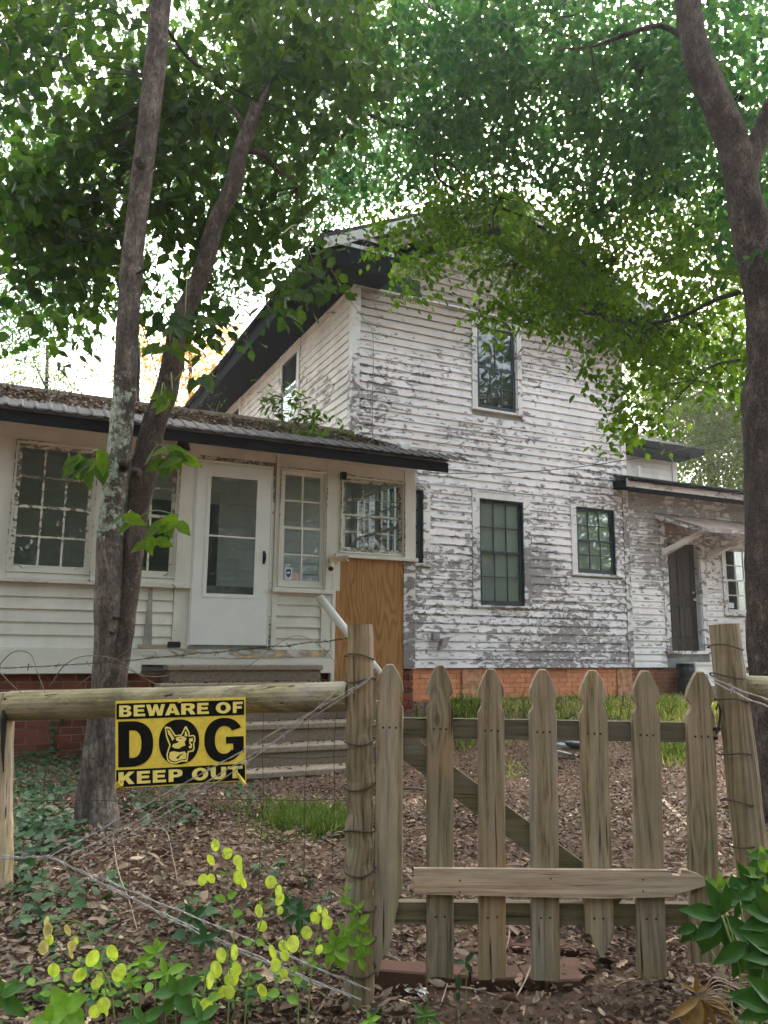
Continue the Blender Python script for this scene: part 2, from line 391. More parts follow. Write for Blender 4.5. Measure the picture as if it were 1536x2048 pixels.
def brickmat(name, c1, c2, dirt=(0.07, 0.05, 0.04)):
    m, nt, b, o = newmat(name)
    oi = nt.nodes.new('ShaderNodeObjectInfo')
    c = ramp(nt, oi.outputs['Random'], [(0.0, c1), (1.0, c2)])
    n = nz(nt, coord(nt, 'Object'), 9, 6, 0.65)
    c = mix(nt, ramp(nt, n, [(0.5, 0.0), (0.8, 0.6)]), c, dirt)
    n2 = nz(nt, coord(nt, 'Object'), 60, 4, 0.6)
    setb(nt, b, c, 0.9, bump(nt, n2, 0.5, 0.004), 0.2)
    return m
M['brick'] = brickmat('red_brick', (0.15, 0.048, 0.032), (0.25, 0.085, 0.05))
M['brick_orange'] = brickmat('orange_painted_brick', (0.62, 0.255, 0.13), (0.70, 0.31, 0.16), (0.30, 0.12, 0.07))
M['brick_brown'] = brickmat('brown_stained_brick', (0.24, 0.11, 0.06), (0.34, 0.16, 0.08), (0.12, 0.08, 0.05))
M['brick_path'] = brickmat('worn_path_brick', (0.075, 0.046, 0.033), (0.12, 0.062, 0.044), (0.055, 0.042, 0.030))
M['mortar'] = simple('grey_mortar', (0.34, 0.27, 0.21), 0.95, 0.2, 30, 0.4)
M['mortar_orange'] = simple('orange_painted_mortar', (0.48, 0.20, 0.105), 0.95, 0.15, 30, 0.4)
M['patch_orange'] = simple('stained_orange_render', (0.46, 0.24, 0.13), 0.95, 0.35, 14, 0.6)

# plywood with tall flame grain
def plymat():
    m, nt, b, o = newmat('orange_plywood')
    v = coord(nt, 'Object', (1, 1, 0.16))
    n = nz(nt, v, 3.6, 2.5, 0.5, 0.25)
    w = mth(nt, 'SINE', mth(nt, 'MULTIPLY', n, 105.0))
    fine = nz(nt, coord(nt, 'Object', (1, 1, 0.03)), 160, 4, 0.6)
    big = nz(nt, coord(nt, 'Object', (1, 1, 0.4)), 3, 3, 0.5)
    g = mth(nt, 'ADD', mth(nt, 'MULTIPLY', w, 0.18), mth(nt, 'ADD', mth(nt, 'MULTIPLY', fine, 0.45), mth(nt, 'MULTIPLY', big, 0.45)))
    c = ramp(nt, g, [(0.12, (0.20, 0.085, 0.026)), (0.42, (0.345, 0.168, 0.055)), (0.80, (0.44, 0.235, 0.085))])
    setb(nt, b, c, 0.65, bump(nt, g, 0.2, 0.002), 0.3)
    return m
M['plywood'] = plymat()

# ground
def soilmat():
    m, nt, b, o = newmat('leafy_soil')
    v = coord(nt, 'Object')
    n = nz(nt, v, 22, 8, 0.75); n2 = nz(nt, v, 0.9, 4, 0.6); n3 = nz(nt, v, 90, 4, 0.7)
    c = ramp(nt, n, [(0.3, (0.035, 0.022, 0.016)), (0.52, (0.10, 0.065, 0.045)), (0.75, (0.20, 0.135, 0.095))])
    c = mix(nt, ramp(nt, n2, [(0.45, 0.0), (0.7, 0.45)]), c, (0.17, 0.085, 0.055))
    # trodden sandy earth on the path just outside the gate
    sp_ = nd(nt, 'ShaderNodeVectorMath', {0: v, 1: (0.42, 2.36, 0.0)}, operation='SUBTRACT').outputs[0]
    sp_ = nd(nt, 'ShaderNodeVectorMath', {0: sp_, 1: (1.0, 2.2, 0.0)}, operation='MULTIPLY').outputs[0]
    ln_ = nt.nodes.new('ShaderNodeVectorMath'); ln_.operation = 'LENGTH'; nt.links.new(sp_, ln_.inputs[0])
    dd_ = mth(nt, 'ADD', ln_.outputs['Value'], mth(nt, 'MULTIPLY', mth(nt, 'SUBTRACT', n, 0.5), 0.5))
    c = mix(nt, ramp(nt, dd_, [(0.30, 0.9), (0.75, 0.0)]), c, (0.25, 0.165, 0.105))
    h = mth(nt, 'ADD', n, mth(nt, 'MULTIPLY', n3, 0.4))
    setb(nt, b, c, 0.95, bump(nt, h, 0.8, 0.02), 0.15)
    return m
M['soil'] = soilmat()
M['litter'] = leafmat('fallen_leaf', [(0.0, (0.017, 0.009, 0.005)), (0.35, (0.045, 0.023, 0.012)), (0.65, (0.085, 0.045, 0.025)), (0.85, (0.132, 0.076, 0.043)), (0.95, (0.21, 0.138, 0.085)), (1.0, (0.40, 0.32, 0.23))], 0.10, 0.6, (1, 0.9, 0.8))
M['litter_pale'] = leafmat('pale_fallen_leaf', [(0.0, (0.36, 0.25, 0.16)), (1.0, (0.52, 0.40, 0.27))], 0.15, 0.6, (1, 0.9, 0.8))
M['lf_dark'] = leafmat('dark_green_leaf', [(0.0, (0.014, 0.040, 0.014)), (0.6, (0.028, 0.064, 0.016)), (1.0, (0.060, 0.100, 0.016))], 0.52, 0.5, (1.7, 2.0, 0.7))
M['lf_mid'] = leafmat('bright_green_leaf', [(0.0, (0.030, 0.060, 0.007)), (0.6, (0.058, 0.095, 0.010)), (1.0, (0.110, 0.150, 0.018))], 0.58, 0.5, (1.6, 2.25, 0.5))
M['lf_high'] = leafmat('high_canopy_leaf', [(0.0, (0.012, 0.046, 0.022)), (0.6, (0.024, 0.074, 0.028)), (1.0, (0.062, 0.112, 0.024))], 0.48, 0.5, (1.5, 2.1, 1.0))
M['lf_gold'] = leafmat('golden_leaf', [(0.0, (0.14, 0.11, 0.02)), (0.5, (0.30, 0.19, 0.03)), (1.0, (0.42, 0.25, 0.05))], 0.5, 0.5, (1.6, 1.4, 0.6))
M['lf_far'] = leafmat('far_green_leaf', [(0.0, (0.032, 0.060, 0.014)), (0.6, (0.060, 0.095, 0.020)), (1.0, (0.11, 0.135, 0.024))], 0.46, 0.6, (1.5, 1.7, 0.6))
M['lf_ivy'] = leafmat('ivy_leaf', [(0.0, (0.020, 0.050, 0.022)), (0.6, (0.032, 0.080, 0.032)), (1.0, (0.06, 0.13, 0.05))], 0.2, 0.35, (1.2, 1.5, 0.6))
M['lf_creeper'] = leafmat('creeper_leaf', [(0.0, (0.12, 0.24, 0.03)), (1.0, (0.20, 0.36, 0.045))], 0.35, 0.45, (1.3, 1.5, 0.4))
M['lf_seedling'] = leafmat('seedling_leaf', [(0.0, (0.035, 0.10, 0.022)), (1.0, (0.075, 0.17, 0.035))], 0.3, 0.45, (1.3, 1.5, 0.4))
M['lf_pod'] = leafmat('honesty_pod', [(0.0, (0.46, 0.62, 0.05)), (0.8, (0.66, 0.80, 0.10)), (1.0, (0.78, 0.80, 0.22))], 0.5, 0.45, (1.25, 1.3, 0.8))
M['lf_pod_pale'] = leafmat('dry_honesty_pod', [(0.0, (0.60, 0.52, 0.16)), (1.0, (0.72, 0.64, 0.30))], 0.4, 0.45, (1.1, 1.1, 0.7))
M['lf_hell'] = leafmat('hellebore_leaf', [(0.0, (0.022, 0.065, 0.012)), (1.0, (0.045, 0.12, 0.022))], 0.2, 0.35, (1.3, 1.5, 0.4))
M['lf_hell_sun_tint'] = leafmat('sun_tinted_hellebore_leaf', [(0.0, (0.12, 0.24, 0.04)), (1.0, (0.22, 0.34, 0.07))], 0.35, 0.4, (1.3, 1.4, 0.5))  # brighter leaf copy, sunlight put into its colour
M['lf_dying'] = leafmat('dying_yellow_leaf', [(0.0, (0.12, 0.060, 0.03)), (0.6, (0.20, 0.115, 0.05)), (1.0, (0.34, 0.23, 0.06))], 0.25, 0.6, (1, 0.9, 0.6))
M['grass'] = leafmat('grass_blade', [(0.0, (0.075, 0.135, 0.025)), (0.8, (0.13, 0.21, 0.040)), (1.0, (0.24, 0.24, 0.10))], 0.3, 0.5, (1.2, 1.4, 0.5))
M['grass_dry'] = leafmat('yellow_green_grass_blade', [(0.0, (0.20, 0.27, 0.05)), (0.6, (0.32, 0.38, 0.09)), (1.0, (0.48, 0.42, 0.20))], 0.3, 0.5, (1.2, 1.3, 0.6))  # lighter yellow-green blades
M['stem'] = simple('green_stem', (0.20, 0.26, 0.07), 0.6, 0.2, 10, 0.1)

def signmat(name, col, dirtcol, amt):
    m, nt, b, o = newmat(name)
    v = coord(nt, 'Object')
    n = nz(nt, v, 26, 6, 0.7); n2 = nz(nt, v, 160, 3, 0.6)
    f = ramp(nt, mth(nt, 'ADD', mth(nt, 'MULTIPLY', n, 0.7), mth(nt, 'MULTIPLY', n2, 0.3)), [(0.42, 0.0), (0.68, amt)])
    setb(nt, b, mix(nt, f, col, dirtcol), 0.65, bump(nt, n2, 0.1, 0.001), 0.12)
    return m
M['sign_yellow'] = signmat('sign_yellow', (0.82, 0.62, 0.08), (0.50, 0.33, 0.05), 0.6)
M['sign_pale'] = signmat('sign_pale_yellow', (0.88, 0.74, 0.20), (0.60, 0.44, 0.10), 0.5)
M['sign_black'] = signmat('sign_black', (0.004, 0.0045, 0.004), (0.022, 0.022, 0.015), 0.5)
M['sticker_white'] = simple('sticker_white', (0.62, 0.66, 0.66), 0.4, 0.05, 5, 0.02)
M['sticker_blue'] = simple('sticker_blue', (0.03, 0.07, 0.22), 0.4, 0.05, 5, 0.02)
M['sticker_pink'] = simple('sticker_pink', (0.58, 0.36, 0.33), 0.4, 0.1, 40, 0.02)

# ------------------------------------------------------------------ mesh building
class MB:
    def __init__(s):
        s.v = []; s.f = []
    def add(s, vs, fs):
        k = len(s.v)
        s.v += [tuple(map(float, p)) for p in vs]
        s.f += [tuple(i + k for i in f) for f in fs]
        return s
    def box(s, x0, x1, y0, y1, z0, z1, ch=0.0):
        if ch <= 0:
            vs = [(x, y, z) for z in (z0, z1) for y in (y0, y1) for x in (x0, x1)]
            return s.add(vs, [(0, 2, 3, 1), (4, 5, 7, 6), (0, 1, 5, 4), (2, 6, 7, 3), (0, 4, 6, 2), (1, 3, 7, 5)])
        # chamfered box: an octagonal outline on each end in y, pulled in
        def ring(y, c, e):
            a0, a1, b0, b1 = x0 + e, x1 - e, z0 + e, z1 - e
            return [(a0 + c, y, b0), (a1 - c, y, b0), (a1, y, b0 + c), (a1, y, b1 - c), (a1 - c, y, b1), (a0 + c, y, b1), (a0, y, b1 - c), (a0, y, b0 + c)]
        r = ring(y0, ch, ch) + ring(y0 + ch, ch, 0) + ring(y1 - ch, ch, 0) + ring(y1, ch, ch)
        fs = [tuple(range(8)), tuple(range(31, 23, -1))]
        for k in range(3):
            for i in range(8):
                j = (i + 1) % 8
                fs.append((k * 8 + i, k * 8 + 8 + i, k * 8 + 8 + j, k * 8 + j))
        return s.add(r, fs)
    def hexa(s, p):        # eight corners, bottom four then top four, both counter-clockwise from above
        return s.add(p, [(3, 2, 1, 0), (4, 5, 6, 7), (0, 1, 5, 4), (1, 2, 6, 5), (2, 3, 7, 6), (3, 0, 4, 7)])
    def prism(s, outline, axis, a0, a1, top=None):   # outline of 2-D points swept along an axis
        def mk(p, a):
            return {0: (a, p[0], p[1]), 1: (p[0], a, p[1]), 2: (p[0], p[1], a)}[axis]
        n = len(outline)
        top = top or outline
        vs = [mk(p, a0) for p in outline] + [mk(p, a1) for p in top]
        fs = [tuple(range(n)), tuple(range(2 * n - 1, n - 1, -1))] + [(i, n + i, n + (i + 1) % n, (i + 1) % n) for i in range(n)]
        return s.add(vs, fs)
    def tube(s, pts, rad, seg=8, cap=True, rough=0.0, rs=6.0, squash=None):
        pts = [Vector(p) for p in pts]
        n = len(pts)
        rad = [rad] * n if isinstance(rad, (int, float)) else rad
        k = len(s.v)
        up = None
        for i, p in enumerate(pts):
            t = (pts[min(i + 1, n - 1)] - pts[max(i - 1, 0)])
            if t.length < 1e-9: t = Vector((0, 0, 1))
            t.normalize()
            if up is None:
                up = t.orthogonal().normalized()
            up = (up - t * up.dot(t))
            up = up.normalized() if up.length > 1e-6 else t.orthogonal().normalized()
            w = t.cross(up)
            for j in range(seg):
                a = 2 * math.pi * j / seg
                d = up * math.cos(a) + w * math.sin(a)
                r = rad[i]
                if rough:
                    q = p + d * r
                    r *= 1 + rough * (mnoise.noise(q * rs) + 0.5 * mnoise.noise(q * rs * 2.7))
                s.v.append(tuple(p + d * r))
        for i in range(n - 1):
            for j in range(seg):
                a = k + i * seg + j; b = k + i * seg + (j + 1) % seg
                s.f.append((a, b, b + seg, a + seg))
        if cap:
            s.f.append(tuple(k + j for j in range(seg - 1, -1, -1)))
            s.f.append(tuple(k + (n - 1) * seg + j for j in range(seg)))
        return s
    def mesh(s, name, base=(0, 0, 0)):
        me = bpy.data.meshes.new(name)
        me.from_pydata([(a - base[0], b - base[1], c - base[2]) for a, b, c in s.v], [], s.f)
        me.update()
        return me

def fixn(me):
    import bmesh
    bm = bmesh.new(); bm.from_mesh(me)
    bmesh.ops.recalc_face_normals(bm, faces=bm.faces)
    bm.to_mesh(me); bm.free()

def smooth(me, flag=True):
    me.polygons.foreach_set('use_smooth', [flag] * len(me.polygons))

class Thing:
    """An Empty at the base of a thing; its parts are meshes in the same frame."""
    def __init__(s, name, label, cat, base, house=False, group=None, kind=None):
        s.o = bpy.data.objects.new(name, None)
        C.objects.link(s.o)
        s.o.empty_display_size = 0.2
        s.base = tuple(map(float, base)); s.house = house
        if house:
            s.o.location = hw(*base); s.o.rotation_euler = (0, 0, HROT)
        else:
            s.o.location = base
        if label: s.o['label'] = label
        if cat: s.o['category'] = cat
        if group: s.o['group'] = group
        if kind: s.o['kind'] = kind
    def part(s, name, mb, mat, parent=None, label=None, sm=False, fix=True, kind=None):
        me = mb.mesh(name, s.base) if isinstance(mb, MB) else mb
        if isinstance(mb, MB):
            if fix: fixn(me)
            if sm: smooth(me)
            me.materials.append(M[mat] if isinstance(mat, str) else mat)
        o = bpy.data.objects.new(name, me)
        C.objects.link(o)
        o.parent = parent or s.o
        if label: o['label'] = label
        if kind: o['kind'] = kind
        return o

def single(name, mb, mat, label=None, cat=None, group=None, kind=None, base=None, sm=False, fix=True):
    base = base if base is not None else (0, 0, 0)
    me = mb.mesh(name, base)
    if fix: fixn(me)
    if sm: smooth(me)
    me.materials.append(M[mat])
    o = bpy.data.objects.new(name, me)
    o.location = base
    C.objects.link(o)
    for k, v in (('label', label), ('category', cat), ('group', group), ('kind', kind)):
        if v: o[k] = v
    return o

def catmull(pts, n=6):
    P = [np.array(p, float) for p in pts]
    P = [2 * P[0] - P[1]] + P + [2 * P[-1] - P[-2]]
    out = []
    for i in range(1, len(P) - 2):
        for k in range(n):
            t = k / n
            a, b, c, d = P[i - 1], P[i], P[i + 1], P[i + 2]
            out.append(0.5 * ((2 * b) + (c - a) * t + (2 * a - 5 * b + 4 * c - d) * t * t + (3 * b - a - 3 * c + d) * t ** 3))
    out.append(P[-2])
    return out

# ------------------------------------------------------------------ the ground
def build_ground():
    xs = np.concatenate([np.linspace(-160, -9, 14), np.linspace(-8, 14, 150), np.linspace(15, 160, 14)])
    ys = np.concatenate([np.linspace(-120, -3, 10), np.linspace(-2, 16, 150), np.linspace(17, 220, 16)])
    X, Y = np.meshgrid(xs, ys)
    Z = gz(X, Y)
    near = np.exp(-((X - 2) / 14) ** 4 - ((Y - 6) / 12) ** 4)
    rn = np.zeros_like(Z)
    for i in range(X.shape[0]):
        for j in range(X.shape[1]):
            if near[i, j] > 0.05:
                p = Vector((X[i, j] * 2.2, Y[i, j] * 2.2, 0))
                rn[i, j] = mnoise.noise(p) * 0.018 + mnoise.noise(p * 3.3) * 0.010
    Z = Z + rn * near
    me = bpy.data.meshes.new('ground')
    ny, nx = X.shape
    vs = np.stack([X, Y, Z], -1).reshape(-1, 3)
    idx = np.arange(nx * ny).reshape(ny, nx)
    fs = np.stack([idx[:-1, :-1], idx[:-1, 1:], idx[1:, 1:], idx[1:, :-1]], -1).reshape(-1, 4)
    me.from_pydata(vs.tolist(), [], fs.tolist())
    smooth(me)
    me.materials.append(M['soil'])
    o = bpy.data.objects.new('ground', me); C.objects.link(o)
    o['kind'] = 'structure'
build_ground()

# ------------------------------------------------------------------ walls of boards
def board_rows(T, name, mat, z0, e, rows, spans, place, thick=0.020, jit=0.0012, rng=random.Random(3), shift=0.006):
    """spans(zb, zt) -> list of (a_bottom, b_bottom, a_top, b_top); place(a, depth, z) -> frame point."""
    for k in range(rows):
        zb = z0 + k * e; zt = zb + e + 0.012
        for (a0, b0, a1, b1) in spans(zb, zb + e):
            if b0 - a0 < 0.02: continue
            # long runs are made of several lengths butted together
            cuts = [0.0]
            L = b0 - a0
            if L > 3.4:
                cuts.append(rng.uniform(0.3, 0.7))
            cuts.append(1.0)
            for q in range(len(cuts) - 1):
                t0, t1 = cuts[q], cuts[q + 1]
                g = 0.0012 if q > 0 else 0.0
                xa0 = a0 + L * t0 + g; xb0 = a0 + L * t1
                xa1 = a1 + (b1 - a1) * t0 + g; xb1 = a1 + (b1 - a1) * t1
                o1, o2 = rng.gauss(0, jit), rng.gauss(0, jit)
                d1, d2 = thick + rng.gauss(0, 0.0016), thick + rng.gauss(0, 0.0016)
                m = MB()
                m.hexa([place(xa0, -d1, zb + o1), place(xb0, -d2, zb + o2), place(xb0, 0.0, zb + o2), place(xa0, 0.0, zb + o1),
                        place(xa1, -shift, zt + o1 - 0.004), place(xb1, -shift, zt + o2 - 0.004), place(xb1, 0.0, zt + o2 - 0.004), place(xa1, 0.0, zt + o1 - 0.004)])
                T.part(name, m, mat)

def cutter(a, b, holes):
    """Split the run a..b where (h0, h1, z0, z1) openings cross the row."""
    def spans(zb, zt):
        runs = [(a, b)]
        for h0, h1, hz0, hz1 in holes:
            if zt > hz0 + 0.03 and zb < hz1 - 0.03:
                nr = []
                for r0, r1 in runs:
                    if h1 <= r0 or h0 >= r1: nr.append((r0, r1))
                    else:
                        if h0 > r0: nr.append((r0, h0))
                        if h1 < r1: nr.append((h1, r1))
                runs = nr
        return [(r0, r1, r0, r1) for r0, r1 in runs]
    return spans

def bars(m, u0, u1, z0, z1, v, cols, rows, w=0.02, d=0.02, irregular=0.0):
    for k in range(1, cols):
        x = u0 + (u1 - u0) * k / cols
        m.box(x - w / 2, x + w / 2, v, v + d, z0, z1)
    for k in range(1, rows):
        z = z0 + (z1 - z0) * k / rows
        m.box(u0, u1, v + 0.0015, v + d - 0.0015, z - w / 2, z + w / 2)

def window(T, u0, u1, z0, z1, v, cols, rows_up, rows_lo, frame_mat, sash_mat, glass='glass', rail=0.05, meet=0.5, casing=0.10,
           sill=True, blind=False, ztop=None, label=None, cas_mat=None, sill_drop=0.045, muntin=0.02, cas_top=None, cap=True, dark_outer=None, rows_lo_cols=None, up_cols=None, offset=0.03):
    """A double-hung window standing in the plane v (front is -v)."""
    cas_mat = cas_mat or frame_mat
    ct = casing if cas_top is None else cas_top
    f = MB()
    # outer frame (jambs that reach back into the wall)
    fo = 0.02
    f.box(u0 - fo, u0, v - 0.015, v + 0.12, z0 - fo, z1 + fo)
    f.box(u1, u1 + fo, v - 0.015, v + 0.12, z0 - fo, z1 + fo)
    f.box(u0, u1, v - 0.015, v + 0.12, z1, z1 + fo)
    f.box(u0, u1, v - 0.015, v + 0.12, z0 - fo, z0)
    W = T.part('window', f, frame_mat, label=label)
    if casing > 0:
        c = MB(); c.box(u0 - casing, u0 - fo - 0.001, v - 0.036, v + 0.01, z0 - 0.02, z1 + ct)
        T.part('side_casing', c, cas_mat, W)
        c = MB(); c.box(u1 + fo + 0.001, u1 + casing, v - 0.036, v + 0.01, z0 - 0.02, z1 + ct)
        T.part('side_casing', c, cas_mat, W)
        c = MB(); c.box(u0 - fo, u1 + fo, v - 0.035, v + 0.01, z1 + fo + 0.001, z1 + ct)
        T.part('head_casing', c, cas_mat, W)
        if cap:
            c = MB(); c.box(u0 - casing - 0.02, u1 + casing + 0.02, v - 0.045, v + 0.01, z1 + ct + 0.001, z1 + ct + 0.022)
            T.part('drip_cap', c, cas_mat, W)
    if sill:
        c = MB()
        c.box(u0 - casing - 0.015, u1 + casing + 0.015, v - 0.06, v + 0.01, z0 - 0.02 - sill_drop, z0 - 0.021, 0.004)
        T.part('sill', c, cas_mat, W)
    zm = z0 + (z1 - z0) * meet
    for (a, b, n, vv, cc) in ((zm - rail * 0.35, z1, rows_up, v + offset, up_cols or cols), (z0, zm + rail * 0.35, rows_lo, v + offset - 0.022 if offset > 0.02 else v, rows_lo_cols or cols)):
        s = MB()
        r = rail
        lo = r * (1.3 if a == z0 else 0.7)
        hi = r * (0.7 if a == z0 else 1.0)
        s.box(u0, u0 + r, vv, vv + 0.02, a, b)
        s.box(u1 - r, u1, vv, vv + 0.02, a, b)
        s.box(u0 + r, u1 - r, vv + 0.0005, vv + 0.0195, a, a + lo)
        s.box(u0 + r, u1 - r, vv + 0.0005, vv + 0.0195, b - hi, b)
        gu0, gu1, gz0, gz1 = u0 + r, u1 - r, a + lo, b - hi
        bars(s, gu0, gu1, gz0, gz1, vv + 0.001, cc, n, muntin, 0.017)
        T.part('sash', s, sash_mat, W)
        for i in range(cc):
            for j in range(n):
                p = MB()
                x0 = gu0 + (gu1 - gu0) * i / cc; x1 = gu0 + (gu1 - gu0) * (i + 1) / cc
                y0 = gz0 + (gz1 - gz0) * j / n; y1 = gz0 + (gz1 - gz0) * (j + 1) / n
                t1, t2 = random.gauss(0, 0.0009), random.gauss(0, 0.0009)
                p.hexa([(x0, vv + .010 + t1, y0), (x1, vv + .010 + t2, y0), (x1, vv + .013 + t2, y0), (x0, vv + .013 + t1, y0),
                        (x0, vv + .010 - t2, y1), (x1, vv + .010 - t1, y1), (x1, vv + .013 - t1, y1), (x0, vv + .013 - t2, y1)])
                T.part('pane', p, glass, W)
    if blind:
        b = MB()
        n = int((z1 - z0 - 0.04) / 0.025)
        for i in range(n):
            z = z0 + 0.02 + i * 0.025
            b.hexa([(u0 + .02, v + .062, z), (u1 - .02, v + .062, z), (u1 - .02, v + .063, z), (u0 + .02, v + .063, z),
                    (u0 + .02, v + .072, z + .0235), (u1 - .02, v + .072, z + .0235), (u1 - .02, v + .073, z + .0235), (u0 + .02, v + .073, z + .0235)])
        b.box(u0 + 0.02, u1 - 0.02, v + 0.10, v + 0.105, z0 + 0.01, z1 - 0.01)
        T.part('blind', b, 'blind', W)
    return W

def brick_wall(T, u0, u1, z0, z1, v, mat, rows_h=0.0755, L=0.203, gap=0.010, proud=0.006, seed=1, place=None, thick=0.05, name='brick'):
    rg = random.Random(seed)
    place = place or (lambda a, d, z: (a, v + d, z))
    protos = {}
    k = 0
    z = z1
    while z - rows_h > z0 - rows_h * 0.9:
        off = (0.5 if k % 2 else 0.0) * (L + gap) + rg.uniform(-.006, .006)
        a = u0 - off
        while a < u1 - 0.02:
            x0 = max(a, u0); x1 = min(a + L, u1)
            if x1 - x0 > 0.03:
                d = proud + rg.uniform(-.003, .003)
                w = rg.uniform(-.0015, .0015)
                m = MB()
                m.hexa([place(x0, -d, z - rows_h + gap + w), place(x1, -d, z - rows_h + gap + w), place(x1, thick, z - rows_h + gap + w), place(x0, thick, z - rows_h + gap + w),
                        place(x0, -d, z + w), place(x1, -d + w, z + w), place(x1, thick, z + w), place(x0, thick, z + w)])
                T.part(name, m, mat)
            a += L + gap
        z -= rows_h; k += 1

# ------------------------------------------------------------------ the two-storey house
HV = 10.8
UL, UR = 4.60, 9.92
H = Thing('farmhouse', 'two-storey white clapboard house with badly peeling paint, gable end facing the gate', 'house', (7.25, 14.0, -0.80), True)
EXP = 0.135
b = MB()
b.box(UL + 0.02, UR - 0.02, HV + 0.15, 20.0, -0.30, 5.60)
PEAK = (UL + UR) / 2
RS = 0.466
b.prism([(UL + 0.02, 5.60), (UR - 0.02, 5.60), (PEAK, 5.60 + (UR - UL) / 2 * RS + 0.2)], 1, HV + 0.151, 19.999)
H.part('wall_core', b, 'plain_dark')
# masonry base
b = MB(); b.box(UL + 0.02, UR - 0.02, HV + 0.03, HV + 0.3, -1.3, -0.302)
b.box(UL + 0.01, UL + 0.2, HV + 0.3, 19.9, -1.3, -0.303)
H.part('foundation', b, 'mortar_orange')
brick_wall(H, UL + 0.02, 6.52, -1.05, -0.305, HV + 0.03, 'brick_orange', seed=4)
brick_wall(H, 6.86, 8.16, -1.05, -0.305, HV + 0.03, 'brick_orange', seed=5)
brick_wall(H, 8.53, 9.58, -1.05, -0.305, HV + 0.03, 'brick_orange', seed=6)
brick_wall(H, 8.16, 8.53, -1.05, -0.46, HV + 0.03, 'brick_orange', seed=7)
def rough_slab(u0, u1, z0, z1, v, seed):
    m = MB(); n1, n2 = 8, 12
    vs = []
    for j in range(n2 + 1):
        for i in range(n1 + 1):
            u = u0 + (u1 - u0) * i / n1; z = z0 + (z1 - z0) * j / n2
            d = 0.03 + 0.022 * mnoise.noise(Vector((u * 9, z * 9, seed)))
            vs.append((u, v - d, z))
    fs = [(j * (n1 + 1) + i, j * (n1 + 1) + i + 1, (j + 1) * (n1 + 1) + i + 1, (j + 1) * (n1 + 1) + i) for j in range(n2) for i in range(n1)]
    m.add(vs, fs)
    m.box(u0, u1, v - 0.01, v + 0.05, z0, z1 - 0.003)
    return m
H.part('render_patch', rough_slab(6.52, 6.86, -1.05, -0.304, HV + 0.03, 2), 'patch_orange')
H.part('render_patch', rough_slab(9.58, 9.91, -1.05, -0.304, HV + 0.03, 7), 'patch_orange')
g = MB()
for i in range(9): g.box(8.18 + i * 0.038, 8.184 + i * 0.038, HV + 0.035, HV + 0.04, -0.455, -0.31)
for j in range(4): g.box(8.165, 8.525, HV + 0.031, HV + 0.0345, -0.44 + j * 0.037, -0.437 + j * 0.037)
g.box(8.165, 8.525, HV + 0.06, HV + 0.07, -0.458, -0.307)
H.part('foundation_vent', g, 'black_metal')

front_place = lambda a, d, z: (a, HV + d, z)
WUP = (6.84, 7.60, 3.91, 5.34); WMID = (6.86, 7.67, 0.70, 2.37); WSM = (8.80, 9.60, 1.30, 2.40); WHID = (5.02, 5.80, 1.30, 2.40)
holes = []
for (a, c, z0, z1), cs, sl, tp in ((WUP, .115, .06, .10), (WMID, .155, .06, .13), (WSM, .135, .07, .12), (WHID, .14, .07, .12)):
    holes.append((a - cs - 0.004, c + cs + 0.004, z0 - sl, z1 + tp + 0.02))
LOUV = (7.02, 7.50, 6.52, 6.92)
holes.append((LOUV[0] - .02, LOUV[1] + .02, LOUV[2] - .02, LOUV[3] + .02))
cut = cutter(UL + 0.115, UR - 0.105, holes)
def front_spans(zb, zt):
    out = []
    for a0, b0, a1, b1 in cut(zb, zt):
        def lim(z):
            if z < 5.60 + 0.0: return (-99, 99)
            h = (UR - UL) / 2 + 0.30 - (z - 5.60) / RS
            return (PEAK - h, PEAK + h)
        l0, l1 = lim(zb), lim(zt + 0.012)
        p0, q0 = max(a0, l0[0]), min(b0, l0[1])
        p1, q1 = max(a1, l1[0]), min(b1, l1[1])
        if q0 - p0 > 0.03 and q1 - p1 > 0.0:
            out.append((p0, q0, p1, q1))
    return out
nrows = int((7.05 + 0.29) / EXP)
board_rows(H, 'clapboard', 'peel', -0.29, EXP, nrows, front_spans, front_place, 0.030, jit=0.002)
# sheathing that closes the wall right behind the boards (openings left free)
sh = MB()
def sheath(u0, u1, z0, z1): sh.box(u0, u1, HV + 0.001, HV + 0.03, z0, z1)
edges = sorted(set([UL + .03, UR - .03] + [h[0] + .03 for h in holes] + [h[1] - .03 for h in holes]))
for a, c in zip(edges[:-1], edges[1:]):
    mid = (a + c) / 2
    zz = -0.30
    for h in sorted([h for h in holes if h[0] < mid < h[1]], key=lambda h: h[2]):
        sheath(a, c, zz, h[2] + .03); zz = h[3] - .03
    sheath(a, c, zz, 5.6)
sh.prism([(UL, 5.6), (UR, 5.6), (PEAK, 5.6 + (UR - UL) / 2 * RS)], 1, HV + 0.002, HV + 0.03)
H.part('sheathing', sh, 'eave_wood')
c = MB(); c.box(UL - 0.025, UL + 0.11, HV - 0.032, HV + 0.11, -0.30, 5.54); H.part('corner_board', c, 'peel_trim')
c = MB(); c.box(UR - 0.10, UR + 0.022, HV - 0.032, HV + 0.11, -0.30, 5.54); H.part('corner_board', c, 'peel_trim')
window(H, *WUP, HV, 3, 1, 2, 'peel_trim', 'dark_frame', 'glass_dark', rail=0.052, casing=0.115, muntin=0.022, sill_drop=0.035, cas_top=0.10, up_cols=2, meet=0.5, label='upstairs window under the leaves with dark storm sash')
window(H, *WMID, HV, 3, 2, 2, 'dark_frame', 'dark_frame', 'glass_dark', rail=0.04, casing=0.155, muntin=0.016, sill_drop=0.035, blind=True, cas_mat='peel_trim', cas_top=0.13, label='tall ground floor window with closed blind')
